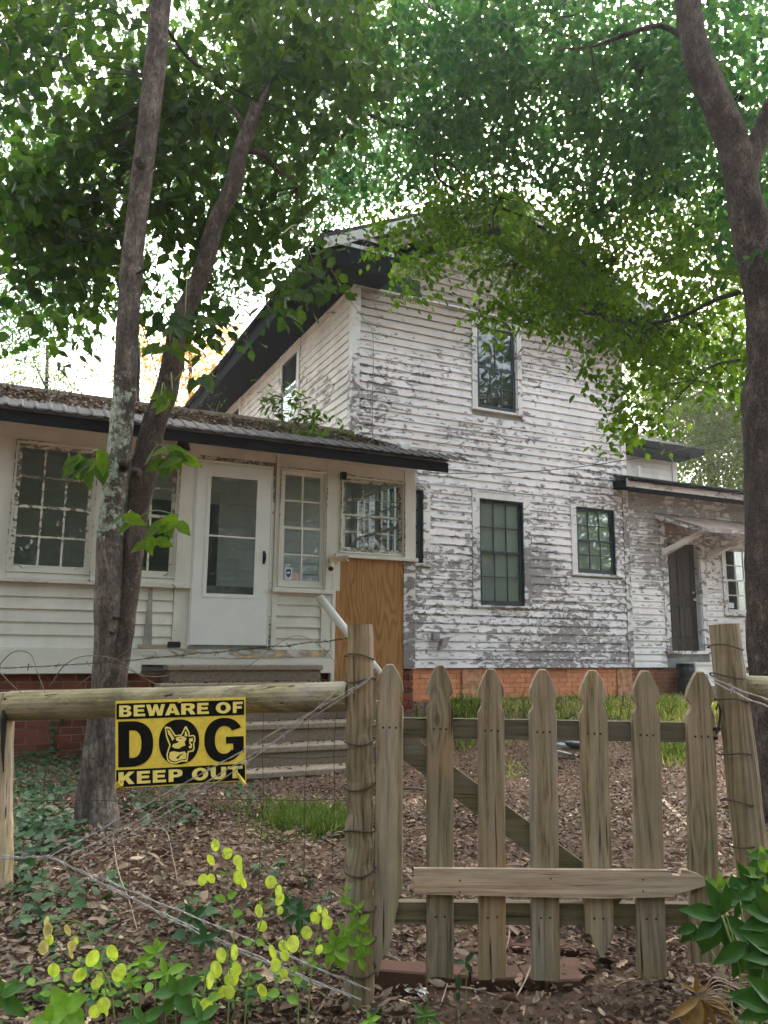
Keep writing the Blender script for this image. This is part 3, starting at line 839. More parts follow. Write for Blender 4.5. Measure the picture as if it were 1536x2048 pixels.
window(H, *WSM, HV, 3, 2, 2, 'dark_frame', 'dark_frame', 'glass_dark', rail=0.045, casing=0.135, muntin=0.016, sill_drop=0.045, blind=True, cas_mat='peel_trim', cas_top=0.12, label='small square window with closed blind near the wing')
window(H, *WHID, HV, 3, 2, 2, 'dark_frame', 'dark_frame', 'glass_dark', rail=0.045, casing=0.14, muntin=0.016, sill_drop=0.045, blind=True, cas_mat='peel_trim', cas_top=0.12, label='window mostly hidden by the porch corner')
# gable louver
for i in range(7):
    z = LOUV[2] + 0.01 + i * 0.057
    m = MB(); m.hexa([(LOUV[0], HV - .03, z), (LOUV[1], HV - .03, z), (LOUV[1], HV + .02, z + .03), (LOUV[0], HV + .02, z + .03),
                      (LOUV[0], HV - .03, z + .02), (LOUV[1], HV - .03, z + .02), (LOUV[1], HV + .02, z + .05), (LOUV[0], HV + .02, z + .05)])
    H.part('louver_slat', m, 'side_paint')
m = MB()
m.box(LOUV[0] - .03, LOUV[0], HV - .034, HV + .03, LOUV[2] - .03, LOUV[3] + .03); m.box(LOUV[1], LOUV[1] + .03, HV - .034, HV + .03, LOUV[2] - .03, LOUV[3] + .03)
m.box(LOUV[0], LOUV[1], HV - .033, HV + .03, LOUV[2] - .03, LOUV[2]); m.box(LOUV[0], LOUV[1], HV - .033, HV + .03, LOUV[3], LOUV[3] + .03)
m.box(LOUV[0], LOUV[1], HV + .03, HV + .05, LOUV[2], LOUV[3])
H.part('louver_frame', m, 'side_paint')

# left side wall (faces -u)
side_place = lambda a, d, z: (UL + d, a, z)
SW = [(12.42, 13.30, 4.22, 5.38), (16.25, 17.10, 4.22, 5.38), (18.3, 19.1, 4.22, 5.38)]
sholes = [(a - .17, c_ + .17, z0 - .1, z1 + .3) for a, c_, z0, z1 in [(13.33, 14.18, 4.1, 5.35), (17.25, 18.02, 4.1, 5.35)]]
def flip_place(a, d, z): return (UL + d, -a, z)
scut = cutter(-19.9, -(HV + 0.115), [(-h1, -h0, z0, z1) for h0, h1, z0, z1 in sholes])
board_rows(H, 'clapboard', 'side_paint', -0.29 + 22 * EXP, EXP, 22, scut, flip_place, 0.032, jit=0.0008)
m = MB(); m.box(UL + 0.001, UL + 0.03, HV + 0.12, 19.95, -0.3, 2.7); m.box(UL + 0.001, UL + 0.03, HV + 0.12, 19.95, 2.7, 5.6)
H.part('sheathing', m, 'eave_wood')
for (v0, v1, z0, z1) in [(13.33, 14.18, 4.1, 5.35), (17.25, 18.02, 4.1, 5.35)]:
    f = MB()
    f.box(UL - .035, UL, v0 - .15, v0, z0 - .08, 5.56); f.box(UL - .035, UL, v1, v1 + .15, z0 - .08, 5.56)
    f.box(UL - .034, UL, v0, v1, z1, 5.56); f.box(UL - .05, UL, v0 - .17, v1 + .17, z0 - .13, z0 - .0805)
    W = H.part('window', f, 'side_paint', label='side window up under the dark eave')
    s = MB()
    zc = (z0 + z1) / 2
    for a, c_ in ((z0, zc), (zc, z1)):
        s.box(UL - .022, UL - .004, v0, v0 + .05, a, c_); s.box(UL - .022, UL - .004, v1 - .05, v1, a, c_)
        s.box(UL - .021, UL - .005, v0 + .05, v1 - .05, a, a + .04); s.box(UL - .021, UL - .005, v0 + .05, v1 - .05, c_ - .04, c_)
    H.part('sash', s, 'dark_frame', W)
    for a, c_ in ((z0, zc), (zc, z1)):
        p = MB(); p.box(UL - .014, UL - .010, v0 + .05, v1 - .05, a + .04, c_ - .04); H.part('pane', p, 'glass_dark', W)
    p = MB(); p.box(UL - .0035, UL + .0005, v0 + .01, v1 - .01, z0, z1); H.part('dark_backing', p, 'plain_dark', W)  # dark sheet standing for the dim room behind the pane

# roof: two slopes, boxed eaves, returns at the gable
OV = 0.72; VF = HV - 0.55
zE = 5.93
rf = MB()
zR = zE + 0.02 + (PEAK - (UL - OV)) * RS
for sgn in (-1, 1):
    ue = PEAK + sgn * (PEAK - (UL - OV))
    rf.hexa([(ue, VF, zE), (PEAK, VF, zR), (PEAK, 20.4, zR), (ue, 20.4, zE), (ue, VF, zE + .06), (PEAK, VF, zR + .06), (PEAK, 20.4, zR + .06), (ue, 20.4, zE + .06)])
H.part('roof', rf, 'shingle')
for sgn in (-1, 1):
    q = lambda x: PEAK + sgn * (x - PEAK)
    a, c_ = sorted((q(UL - OV + 0.03), q(UL - 0.0)))
    m = MB(); m.box(a, c_, HV - 0.0, 20.3, 5.555, 5.575)
    H.part('soffit', m, 'dark_eave')
    a, c_ = sorted((q(UL - OV), q(UL - OV + 0.028)))
    m = MB(); m.box(a, c_, VF + .02, 20.35, 5.56, zE + .01)
    H.part('fascia', m, 'dark_eave')
    # hanging gutter
    g = MB()
    uo = q(UL - OV - 0.06)
    prof = [(uo + 0.055 * math.cos(t), 5.86 - 0.055 * math.sin(t)) for t in np.linspace(0, math.pi, 8)]
    g.prism(prof, 1, VF + .03, 20.3)
    H.part('gutter', g, 'dark_eave')
    # boxed return at the gable foot
    a, c_ = sorted((q(UL - OV + 0.02), q(UL + 0.42)))
    m = MB(); m.box(a, c_, HV - 0.50, HV - 0.034, 5.56, 6.10); R_ = H.part('eave_return', m, 'dark_eave')
    a2, c2 = sorted((q(UL - .50), q(UL + .44)))
    m = MB(); m.box(a2, c2, HV - .525, HV - .501, 6.06, 6.115); H.part('return_trim', m, 'peel_trim', R_)
    m = MB(); m.box(a2, c2, HV - .520, HV - .501, 5.90, 5.955); H.part('return_trim', m, 'peel_trim', R_)
    m = MB(); m.hexa([(a2 - .02, HV - .54, 6.117), (c2 + .01, HV - .54, 6.117), (c2 + .01, HV - .035, 6.14), (a2 - .02, HV - .035, 6.14), (a2 - .02, HV - .54, 6.127), (c2 + .01, HV - .54, 6.127), (c2 + .01, HV - .035, 6.24), (a2 - .02, HV - .035, 6.24)])
    H.part('return_roof', m, 'shingle', R_)
    # rake boards and rake soffit
    ue = q(UL - OV + 0.002)
    for (v0, v1, dz0, dz1, mt, nm) in ((VF + .004, VF + .03, -0.17, -0.003, 'peel_trim', 'rake_board'), (VF + .031, HV + .01, -0.05, -0.03, 'dark_eave', 'rake_soffit')):
        m = MB(); m.hexa([(ue, v0, zE + dz0), (PEAK, v0, zR + dz0), (PEAK, v1, zR + dz0), (ue, v1, zE + dz0), (ue, v0, zE + dz1), (PEAK, v0, zR + dz1), (PEAK, v1, zR + dz1), (ue, v1, zE + dz1)])
        H.part(nm, m, mt)
    ua = q(UL + 0.25)
    za = zE - 0.17 + (abs(ua - ue)) * RS
    m = MB(); m.hexa([(ua, HV - .04, za - .06), (PEAK, HV - .04, zR - .23), (PEAK, HV - .02, zR - .23), (ua, HV - .02, za - .06), (ua, HV - .04, za + .12), (PEAK, HV - .04, zR - .05), (PEAK, HV - .02, zR - .05), (ua, HV - .02, za + .12)])
    H.part('frieze_board', m, 'side_paint')
m = MB(); m.box(UL - 0.03, UL + 1.15, HV - .042, HV - .033, 5.575, 5.86)
H.part('frieze_board', m, 'green_frieze')
m = MB(); m.box(UL - 0.03, UR + .02, HV - .045, HV - .033, 5.545, 5.574)
H.part('trim_strip', m, 'peel_trim')

# rear part of the house rising behind the wing
m = MB(); m.box(UR + 0.03, 15.50, 15.03, 19.0, -0.8, 5.0); H.part('rear_block', m, 'side_paint')
board_rows(H, 'clapboard', 'side_paint', 2.6, 0.14, 16, cutter(UR + 0.1, 15.38, []), lambda a, d, z: (a, 15.03 + d, z), 0.02)
m = MB(); m.box(15.38, 15.53, 14.99, 15.1, 2.6, 4.80); H.part('corner_board', m, 'side_paint')
m = MB(); m.box(13.80, 13.98, 14.985, 15.05, 2.6, 4.80); H.part('corner_board', m, 'side_paint')
m = MB(); m.hexa([(UR, 14.5, 4.93), (16.0, 14.5, 4.93), (16.0, 19.4, 4.93), (UR, 19.4, 4.93), (UR, 14.5, 5.10), (16.0, 14.5, 5.10), (15.2, 17.5, 6.4), (UR, 17.5, 6.4)])
m.box(UR, 15.6, 14.6, 15.0, 4.80, 4.93)
H.part('rear_roof', m, 'dark_eave')

# ------------------------------------------------------------------ the low wing on the right
WV = 10.86
K = Thing('side_wing', 'low right-hand wing of the white house with brown door and tin awning', 'house wing', (12.0, 12.5, -0.78), True)
m = MB(); m.box(UR + .03, 16.2, WV + 0.14, 13.9, -0.30, 2.80); K.part('wall_core', m, 'plain_dark')
m = MB(); m.box(UR + .03, 16.2, WV + .03, WV + 0.13, -1.3, -0.302); K.part('foundation', m, 'mortar')
brick_wall(K, UR + 0.03, 14.6, -1.05, -0.305, WV + 0.03, 'brick_brown', seed=11)
WD = (10.90, 11.66, 0.00, 1.95)
WW = (12.36, 13.16, 0.72, 1.93)
kh = [(WD[0] - .14, WD[1] + .14, -1, WD[3] + .14), (WW[0] - .13, WW[1] + .13, WW[2] - .07, WW[3] + .12)]
kcut = cutter(UR + 0.03, 16.15, kh)
board_rows(K, 'clapboard', 'wing_paint', -0.29, 0.115, 25, kcut, lambda a, d, z: (a, WV + d, z), 0.028)
m = MB()
for a, c_, z0, z1 in ((UR + .03, 10.79, -.3, 2.7), (11.77, 12.25, -.3, 2.7), (13.27, 16.2, -.3, 2.7), (12.25, 13.27, -.3, .67), (12.25, 13.27, 2.03, 2.7), (10.79, 11.77, 2.07, 2.7), (10.79, 11.77, -.3, -.02)):
    m.box(a, c_, WV + .001, WV + .03, z0, z1)
K.part('sheathing', m, 'eave_wood')
m = MB(); m.box(UR + .03, 16.2, WV - .030, WV - .022, 2.52, 2.80); K.part('frieze_board', m, 'wing_paint')
# door
f = MB()
f.box(WD[0] - .14, WD[0] - .021, WV - .03, WV + .02, -.04, WD[3] + .14)
f.box(WD[1] + .021, WD[1] + .14, WV - .03, WV + .02, -.04, WD[3] + .14)
f.box(WD[0] - .02, WD[1] + .02, WV - .029, WV + .02, WD[3] + .021, WD[3] + .14)
f.box(WD[0] - .02, WD[0], WV - .01, WV + .14, 0, WD[3]); f.box(WD[1], WD[1] + .02, WV - .01, WV + .14, 0, WD[3]); f.box(WD[0] - .02, WD[1] + .02, WV - .01, WV + .14, WD[3], WD[3] + .02)
K.part('door_frame', f, 'peel_trim')
d = MB()
dv = WV + .10
d.box(WD[0], WD[1], dv + .012, dv + .04, 0.0, WD[3])
for a, c_, z0, z1 in ((0, .11, 0, 1.95), (.33, .43, 0, 1.95), (.65, .76, 0, 1.95)):
    d.box(WD[0] + a, WD[0] + c_, dv, dv + .011, z0, z1)
for z0, z1 in ((0, .22), (.80, 1.0), (1.83, 1.95)):
    for a, c_ in ((.11, .33), (.43, .65)):
        d.box(WD[0] + a, WD[0] + c_, dv + .001, dv + .011, z0, z1)
D = K.part('door', d, 'door_old')
for a in (.135, .455):
    for z0, z1 in ((.25, .77), (1.03, 1.80)):
        m = MB(); m.box(WD[0] + a, WD[0] + a + .17, dv + .004, dv + .0115, z0, z1, 0.003); K.part('door_panel', m, 'door_old', D)
m = MB(); m.tube([(WD[1] - .07, dv - .005, .93), (WD[1] - .07, dv - .05, .93)], [.018, .026], 10); K.part('knob', m, 'pale_metal', D)
m = MB(); m.tube([(WD[1] - .07, dv - .002, 1.06), (WD[1] - .07, dv - .02, 1.06)], [.022, .022], 10); K.part('lock', m, 'pale_metal', D)
m = MB(); m.box(WD[0] - .18, WD[1] + .18, WV - .09, WV + .13, -.055, -.001); K.part('threshold', m, 'peel_trim')
window(K, *WW, WV, 3, 2, 2, 'peel_trim', 'side_paint', 'glass_dark', rail=0.045, casing=0.12, muntin=0.018, cas_top=0.11, label='window beside the wing door, lower panes dark')
m = MB(); m.box(12.40, 12.53, WV + .012, WV + .016, .80, .90); K.part('sticker', m, 'sticker_white')
# roof of the wing
ru0, ru1 = 9.62, 16.6
m = MB(); m.hexa([(ru0, WV - .46, 2.93), (ru1, WV - .46, 2.93), (ru1, 14.2, 3.75), (ru0 + .35, 14.2, 3.75), (ru0, WV - .46, 2.975), (ru1, WV - .46, 2.975), (ru1, 14.2, 3.80), (ru0 + .35, 14.2, 3.80)])
K.part('roof', m, 'shingle')
m = MB(); m.box(ru0, ru1, WV - .44, WV - .415, 2.79, 2.928); K.part('fascia', m, 'peel_trim')
m = MB(); m.box(ru0, ru1, WV - .414, WV - .031, 2.80, 2.815); m.box(ru0, UR - .03, WV - .414, WV - .07, 2.816, 2.925); K.part('soffit', m, 'dark_eave')
m = MB(); m.prism([(WV - .44 - .05 + 0.05 * math.cos(t), 2.93 - 0.05 * math.sin(t)) for t in np.linspace(0, math.pi, 8)], 0, ru0 + .02, ru1); K.part('gutter', m, 'dark_eave')
m = MB(); m.box(10.02, 10.07, WV - .30, WV - .25, 2.97, 3.22); K.part('vent_pipe', m, 'side_paint')
# awning over the wing door
m = MB()
m.hexa([(10.62, WV - .03, 2.44), (12.95, WV - .03, 2.44), (12.75, WV - .72, 2.13), (11.02, WV - .72, 2.13), (10.62, WV - .03, 2.46), (12.95, WV - .03, 2.46), (12.75, WV - .72, 2.15), (11.02, WV - .72, 2.15)])
A = K.part('awning', m, 'rust_tin')
m = MB(); m.hexa([(11.02, WV - .725, 2.075), (12.75, WV - .725, 2.075), (12.75, WV - .70, 2.075), (11.02, WV - .70, 2.075), (11.02, WV - .725, 2.128), (12.75, WV - .725, 2.128), (12.75, WV - .70, 2.128), (11.02, WV - .70, 2.128)])
K.part('awning_edge', m, 'peel_trim', A)
m = MB(); m.hexa([(10.62, WV - .03, 2.36), (10.66, WV - .03, 2.36), (11.06, WV - .70, 2.06), (11.02, WV - .70, 2.06), (10.62, WV - .03, 2.438), (10.66, WV - .03, 2.438), (11.06, WV - .70, 2.128), (11.02, WV - .70, 2.128)])
K.part('awning_edge', m, 'peel_trim', A)
for uu in (10.74, 11.86):
    m = MB(); m.hexa([(uu, WV - .03, 1.68), (uu + .08, WV - .03, 1.68), (uu + .52, WV - .62, 2.08), (uu + .44, WV - .62, 2.08), (uu, WV - .03, 1.80), (uu + .08, WV - .03, 1.80), (uu + .52, WV - .66, 2.16), (uu + .44, WV - .66, 2.16)])
    K.part('awning_brace', m, 'side_paint', A)
    m = MB(); m.box(uu - .03, uu + .10, WV - .032, WV - .0305 + .01, 1.42, 2.4); K.part('brace_board', m, 'peel_trim', A)

# wooden steps of the wing
S = Thing('wooden_steps', 'weathered wooden steps below the brown wing door', 'steps', (11.6, 10.3, -0.78), True)
for k in range(3):
    m = MB(); m.box(11.02, 12.3, WV - .40 - .26 * k, WV - .10 - .26 * k, -.24 - .19 * k, -.20 - .19 * k); S.part('tread', m, 'side_paint')
    m = MB(); m.box(11.04, 12.28, WV - .385 - .26 * k, WV - .36 - .26 * k, -.40 - .19 * k, -.241 - .19 * k); S.part('riser', m, 'side_paint')
for uu in (11.03, 12.25):
    m = MB(); m.box(uu, uu + .04, WV - .80, WV - .11, -.82, -.60); S.part('stringer', m, 'side_paint')
# charred box
m = MB()
n = 10
pts = [hw(10.93, WV - .25, -.80 + .058 * k) for k in range(n + 1)]
m.tube(pts, [.15, .15, .145, .14, .14, .145, .14, .14, .15, .15, .15], 9, rough=0.35, rs=5)
single('charred_stump', m, 'black_metal', 'blackened stump-like block standing against the base beside the wing steps', 'stump', base=tuple(hw(10.93, WV - .25, -.80)))

# ------------------------------------------------------------------ enclosed porch on the left
PV = 8.8
PL, PR = -4.0, 4.635
P_ = Thing('enclosed_porch', 'long low enclosed porch with many-paned windows and leaf-strewn tin roof', 'porch', (1.0, 9.8, -1.05), True)
PE = 0.127
# masonry and brick
m = MB(); m.box(PL, 3.57, PV + .06, PV + .3, -1.6, -.262); m.box(4.50, PR - .01, PV + .06, PV + .3, -1.6, -.262); m.box(PR - .2, PR - .012, PV + .3, 10.75, -1.6, -.263)
P_.part('foundation', m, 'mortar')
brick_wall(P_, -.50, 1.62, -1.28, -.30, PV + .06, 'brick', rows_h=.0745, seed=21)
brick_wall(P_, 3.34, 3.56, -.80, -.30, PV + .06, 'brick', rows_h=.0745, seed=22)
brick_wall(P_, 4.49, PR, -.95, -.245, PV + .05, 'brick', rows_h=.0745, seed=23, L=.15)
# floor, ceiling, inner walls
m = MB(); m.box(PL + .05, PR - .02, PV + .12, 10.70, -.10, -.03); P_.part('floor', m, 'brown_wood')
m = MB(); m.box(PL + .05, PR - .02, PV + .12, 10.70, 2.36, 2.38); P_.part('ceiling', m, 'room_wall')
m = MB(); m.box(PL, UL + 0.0, 10.70, 10.74, -.1, 3.0); m.box(PL - .03, PL, PV, 10.74, -1.2, 2.6); P_.part('back_wall', m, 'room_wall')
board_rows(P_, 'inner_board', 'room_wall', -.03, .15, 16, cutter(PL + .1, UL - .02, [(2.40, 2.62, -.1, 2.02), (1.55, 2.02, -.1, 2.02)]), lambda a, d, z: (a, 10.70 + d, z), .02)
for a, c_ in ((2.41, 2.61), (1.56, 2.01)):  # black panels: one dark doorway, one added to darken the second window's view
    m = MB(); m.box(a, c_, 10.66, 10.69, -.03, 1.9); P_.part('dark_inner_panel', m, 'black_metal')
# right end wall with its own window band
m = MB()
m.box(PR - .06, PR, PV + .12, 10.78, -.26, .95); m.box(PR - .06, PR, PV + .12, 10.78, 2.15, 2.6)
m.box(PR - .06, PR, PV + .12, 9.05, .95, 2.15); m.box(PR - .06, PR, 10.55, 10.78, .95, 2.15); m.box(PR - .06, PR, 9.76, 9.84, .95, 2.15)
P_.part('end_wall', m, 'room_wall')
for v0, v1 in ((9.05, 9.76), (9.84, 10.55)):
    m = MB()
    m.box(PR - .05, PR - .02, v0, v0 + .05, .95, 2.15); m.box(PR - .05, PR - .02, v1 - .05, v1, .95, 2.15)
    for k in range(5): z = .95 + k * .2875; m.box(PR - .049, PR - .021, v0 + .05, v1 - .05, z, z + (.04 if k % 2 == 0 else .018))
    for k in (1, 2): x = v0 + .05 + (v1 - v0 - .1) * k / 3; m.box(PR - .048, PR - .022, x - .009, x + .009, .96, 2.14)
    P_.part('end_sash', m, 'room_wall')
# front wall
PW1 = (0.065, 0.81, .735, 2.035); PW2 = (.93, 1.675, .735, 2.035)
PW3 = (2.885, 3.415, .70, 2.045); PW4 = (3.65, 4.455, 1.135, 2.03)
PD = (1.885, 2.755, .01, 2.035)
cols = ['sash_paint', 'sash_paint']
window(P_, *PW1, PV, 3, 2, 2, 'porch_trim', 'sash_paint', 'glass', rail=.042, casing=.0, sill=False, muntin=.021, label='left porch window with flaking lower rail')
window(P_, *PW2, PV, 3, 2, 2, 'porch_trim', 'sash_paint', 'glass', rail=.042, casing=.0, sill=False, muntin=.021, label='porch window partly hidden by the forked trunk')
window(P_, *PW3, PV, 2, 2, 2, 'porch_trim', 'porch_trim', 'glass', rail=.045, casing=.0, sill=False, muntin=.02, label='narrow porch window with security sticker')
window(P_, *PW4, PV, 3, 2, 2, 'porch_trim', 'sash_paint', 'glass', rail=.04, casing=.0, sill=False, muntin=.018, label='short porch window above the plywood')
def trim(u0, u1, z0, z1, dv=.03, name='trim_board', mat='porch_trim', back=.12, label=None):
    m = MB(); m.box(u0, u1, PV - dv, PV + back, z0, z1, .003)
    return P_.part(name, m, mat, label=label)
trim(PL, .043, .661, 2.06, .012, 'wall_panel')
trim(.833, .907, .661, 2.056, .02)
trim(1.698, 1.872, .661, 2.056, .015, 'wall_panel')
trim(.043, .833, .661, .713, .005); trim(.907, 1.698, .661, .713, .0052)
trim(PL, 1.872, 2.0575, 2.34, .008, 'frieze_board')
trim(1.8725, 2.80, 2.115, 2.34, .004, 'frieze_board', 'porch_paint')
trim(2.8005, PR, 2.20, 2.34, .0083, 'frieze_board')
trim(PL, 1.876, .613, .66, .06, 'window_sill', 'sash_paint')
trim(2.79, 3.53, .613, .655, .06, 'window_sill', 'porch_trim')
trim(3.55, PR + .02, 1.055, 1.098, .06, 'window_sill', 'porch_trim')
trim(3.63, 4.475, 1.099, 1.113, .003)
trim(2.805, 2.862, .656, 2.1995, .02); trim(3.438, 3.627, .656, 2.1995, .015, 'wall_panel')
trim(2.8625, 3.4375, 2.068, 2.1995, .006, 'trim_board'); trim(3.6275, 4.479, 2.053, 2.1995, .0065)
trim(2.8625, 3.4375, .656, .679, .004)
trim(4.48, PR, 1.0985, 2.1995, .02, 'corner_board')
trim(4.472, PR, -.245, 1.0545, .021, 'corner_board', 'peel_trim')
# narrow moulding strips round the sashes
for (a, c_, z0, z1) in (PW1, PW2, PW3, PW4):
    m = MB()
    for x0, x1, y0, y1 in ((a - .03, a - .021, z0 - .02, z1 + .028), (c_ + .021, c_ + .03, z0 - .02, z1 + .028), (a - .021, c_ + .021, z1 + .0205, z1 + .029)):
        m.box(x0, x1, PV - .034, PV - .002, y0, y1)
    P_.part('moulding', m, 'sash_paint')
# boards under the windows
board_rows(P_, 'clapboard', 'porch_paint', -.030, PE, 5, cutter(PL, 1.70, []), lambda a, d, z: (a, PV + .02 + d, z), .024, rng=random.Random(9), jit=.002)
board_rows(P_, 'clapboard', 'porch_paint', -.030, PE, 5, cutter(2.862, 3.40, []), lambda a, d, z: (a, PV + .02 + d, z), .024, rng=random.Random(10), jit=.002)
trim(1.705, 1.872, -.03, .6125, .004, 'wall_panel', 'porch_paint')
trim(2.80, 2.8615, -.03, .6125, .016); trim(3.4005, 3.53, -.03, .6125, .010, 'wall_panel')
trim(3.5305, 3.577, -.62, 1.0545, .018)
m = MB(); m.box(PL, 3.53, PV + .021, PV + .10, -.26, .66); P_.part('sheathing', m, 'eave_wood')
m = MB(); m.box(1.36, 1.70, PV - .012, PV + .0, -.022, .012); P_.part('patch_board', m, 'lath', label='bare wood patch at the foot of the boards')
m = MB(); m.box(1.66, 1.80, PV - .026, PV - .0045, -.020, .045, .01); P_.part('rotten_patch', m, 'black_metal', label='dark rotten gap beside the door foot')
m = MB(); m.hexa([(1.405, PV - .0085, -.02), (1.50, PV - .0085, -.02), (1.50, PV + .01, -.02), (1.405, PV + .01, -.02), (1.44, PV - .0085, .60), (1.475, PV - .0085, .60), (1.475, PV + .01, .60), (1.44, PV + .01, .60)])
P_.part('bare_strip', m, 'eave_wood', label='grey bare strip of wood below the window')
# skirt boards
m = MB(); m.box(PL, 1.40, PV - .045, PV + .05, -.285, -.035, .004); P_.part('skirt_board', m, 'porch_trim')
m = MB(); m.prism([(1.402, -.10), (1.402, -.195), (3.34, -.215), (3.34, -.29), (3.545, -.29), (3.545, -.10)], 1, PV - .04, PV + .05); P_.part('skirt_board', m, 'porch_trim')
m = MB(); m.prism([(1.3, -.035), (1.3, -.10), (1.9, -.12), (2.4, -.13), (2.9, -.125), (3.2, -.11), (3.545, -.105), (3.545, -.035)], 1, PV - .048, PV + .05); P_.part('skirt_board', m, 'bare_board', label='bare weathered board below the door')
# plywood sheet
m = MB(); m.box(3.5775, 4.471, PV - .012, PV + .004, -.66, 1.0545); P_.part('plywood_sheet', m, 'plywood', label='bare orange-brown plywood sheet closing the opening')
# storm door
m = MB()
m.box(PD[0] - .012, PD[0], PV - .02, PV + .1, 0, PD[3] + .04); m.box(PD[1], PD[1] + .012, PV - .02, PV + .1, 0, PD[3] + .04); m.box(PD[0], PD[1], PV - .02, PV + .1, PD[3], PD[3] + .03)
P_.part('door_frame', m, 'door_white')
m = MB(); m.box(PD[1] + .013, PD[1] + .044, PV - .008, PV + .1, -.02, 2.114); m.box(PD[0] - .012, PD[1] + .012, PV - .006, PV + .1, 2.076, 2.114)
P_.part('door_jamb', m, 'sash_paint')
m = MB()
gx0, gx1, gz0, gz1 = 2.035, 2.59, .56, 1.895
m.box(PD[0] + .004, gx0, PV - .018, PV + .012, .015, PD[3] - .004); m.box(gx1, PD[1] - .004, PV - .018, PV + .012, .015, PD[3] - .004)
m.box(gx0, gx1, PV - .0178, PV + .012, .015, gz0); m.box(gx0, gx1, PV - .0178, PV + .012, gz1, PD[3] - .004)
D = P_.part('storm_door', m, 'door_white')
m = MB(); 
for x0, x1, y0, y1 in ((gx0 - .03, gx0 + .012, gz0 - .03, gz1 + .03), (gx1 - .012, gx1 + .03, gz0 - .03, gz1 + .03), (gx0 + .012, gx1 - .012, gz0 - .03, gz0 + .012), (gx0 + .012, gx1 - .012, gz1 - .012, gz1 + .03)):
    m.box(x0, x1, PV - .0235, PV - .0182, y0, y1)
P_.part('glazing_frame', m, 'door_white', D)
m = MB(); m.box(gx0, gx1, PV - .012, PV + .004, 1.203, 1.222); P_.part('glazing_bar', m, 'door_white', D)
for z0, z1 in ((gz0, 1.203), (1.222, gz1)):
    m = MB(); m.box(gx0, gx1, PV - .006, PV - .002, z0, z1); P_.part('pane', m, 'glass', D)
m = MB(); m.box(2.672, 2.70, PV - .024, PV - .0185, .925, 1.075, .004); m.tube(catmull([(2.686, PV - .025, 1.055), (2.688, PV - .06, 1.04), (2.69, PV - .068, 1.0), (2.688, PV - .06, .96), (2.686, PV - .03, .94)], 4), .009, 8)
P_.part('handle', m, 'black_plastic', D)
# stickers on the narrow window
m = MB(); m.box(2.945, 3.035, PV - .0005, PV + .0025, .765, .905); st = P_.part('sticker', m, 'sticker_white', label='white square sticker with blue shield')
sh_ = [(-.030, .035), (-.018, .045), (0, .050), (.018, .045), (.030, .035), (.030, -.01), (.020, -.036), (0, -.052), (-.020, -.036), (-.030, -.01)]
m = MB(); m.prism([(2.990 + x, .838 + z) for x, z in sh_], 1, PV - .0025, PV - .0008); P_.part('shield', m, 'sticker_blue', st)
m = MB(); m.prism([(2.990 + x, .842 + z) for x, z in [(-.022, -.008), (-.01, -.012), (.02, -.008), (.022, .010), (.01, .013), (-.022, .008)]], 1, PV - .0042, PV - .0027); P_.part('letter_band', m, 'sticker_white', st)
m = MB(); m.box(3.037, 3.128, PV - .0005, PV + .0025, .775, .845); P_.part('sticker', m, 'sticker_pink', label='small faded pink sticker')
# roof
RSL = 0.36
def roof_z(v): return 2.262 + (v - 8.32) * RSL
ru = 4.90
def ribbed(u0, u1, v0, v1, zf, cutu, name, mat, pitch=.134, wav=0.0):
    """Ribbed sheet; cutu(v) limits the right end, wav makes the upper edge ragged."""
    m = MB(); us = []
    u = u0
    while u < u1:
        for du, h in ((0, 0), (.018, .016), (.036, .016), (.054, 0)): us.append((u + du, h))
        u += pitch
    rg = random.Random(4)
    K1 = len(us); vs = []
    e = [rg.uniform(-wav, wav) for _ in range(K1 // 4 + 2)]
    for t in (0, 1):
        for k, (uu, h) in enumerate(us):
            v = v0 if t == 0 else v1 + e[k // 4] 
            ul = cutu(0 if t == 0 else 1)
            vv = v if uu <= ul or t == 0 else max(v0 + .001, v1 - (uu - ul) * (v1 - v0) / max(.01, u1 - ul))
            vs.append((uu, vv, zf(vv) + h))
    n1 = len(vs)
    vs += [(x, y, z - .003) for x, y, z in vs]
    fs = []
    for i in range(K1 - 1):
        fs += [(i, i + 1, K1 + i + 1, K1 + i), (n1 + i, n1 + K1 + i, n1 + K1 + i + 1, n1 + i + 1), (i, n1 + i, n1 + i + 1, i + 1), (K1 + i, K1 + i + 1, n1 + K1 + i + 1, n1 + K1 + i)]
    m.add(vs, fs)
    return P_.part(name, m, mat, fix=False)
ribbed(PL, 4.86, 8.34, 10.80, roof_z, lambda t: 4.86, 'tin_roof', 'tin')
ribbed(PL, 5.28, 8.30, 8.62, lambda v: 2.285 + (v - 8.30) * .46, lambda t: 5.28 if t == 0 else 5.08, 'eave_sheet', 'tin_grey', wav=.03)
for a, c_ in ((PL, -1.2), (-1.197, 1.9), (1.903, 4.89)):
    m = MB(); m.box(a, c_, 8.40, 8.43, 2.145, 2.262); P_.part('fascia', m, 'fascia_dark')
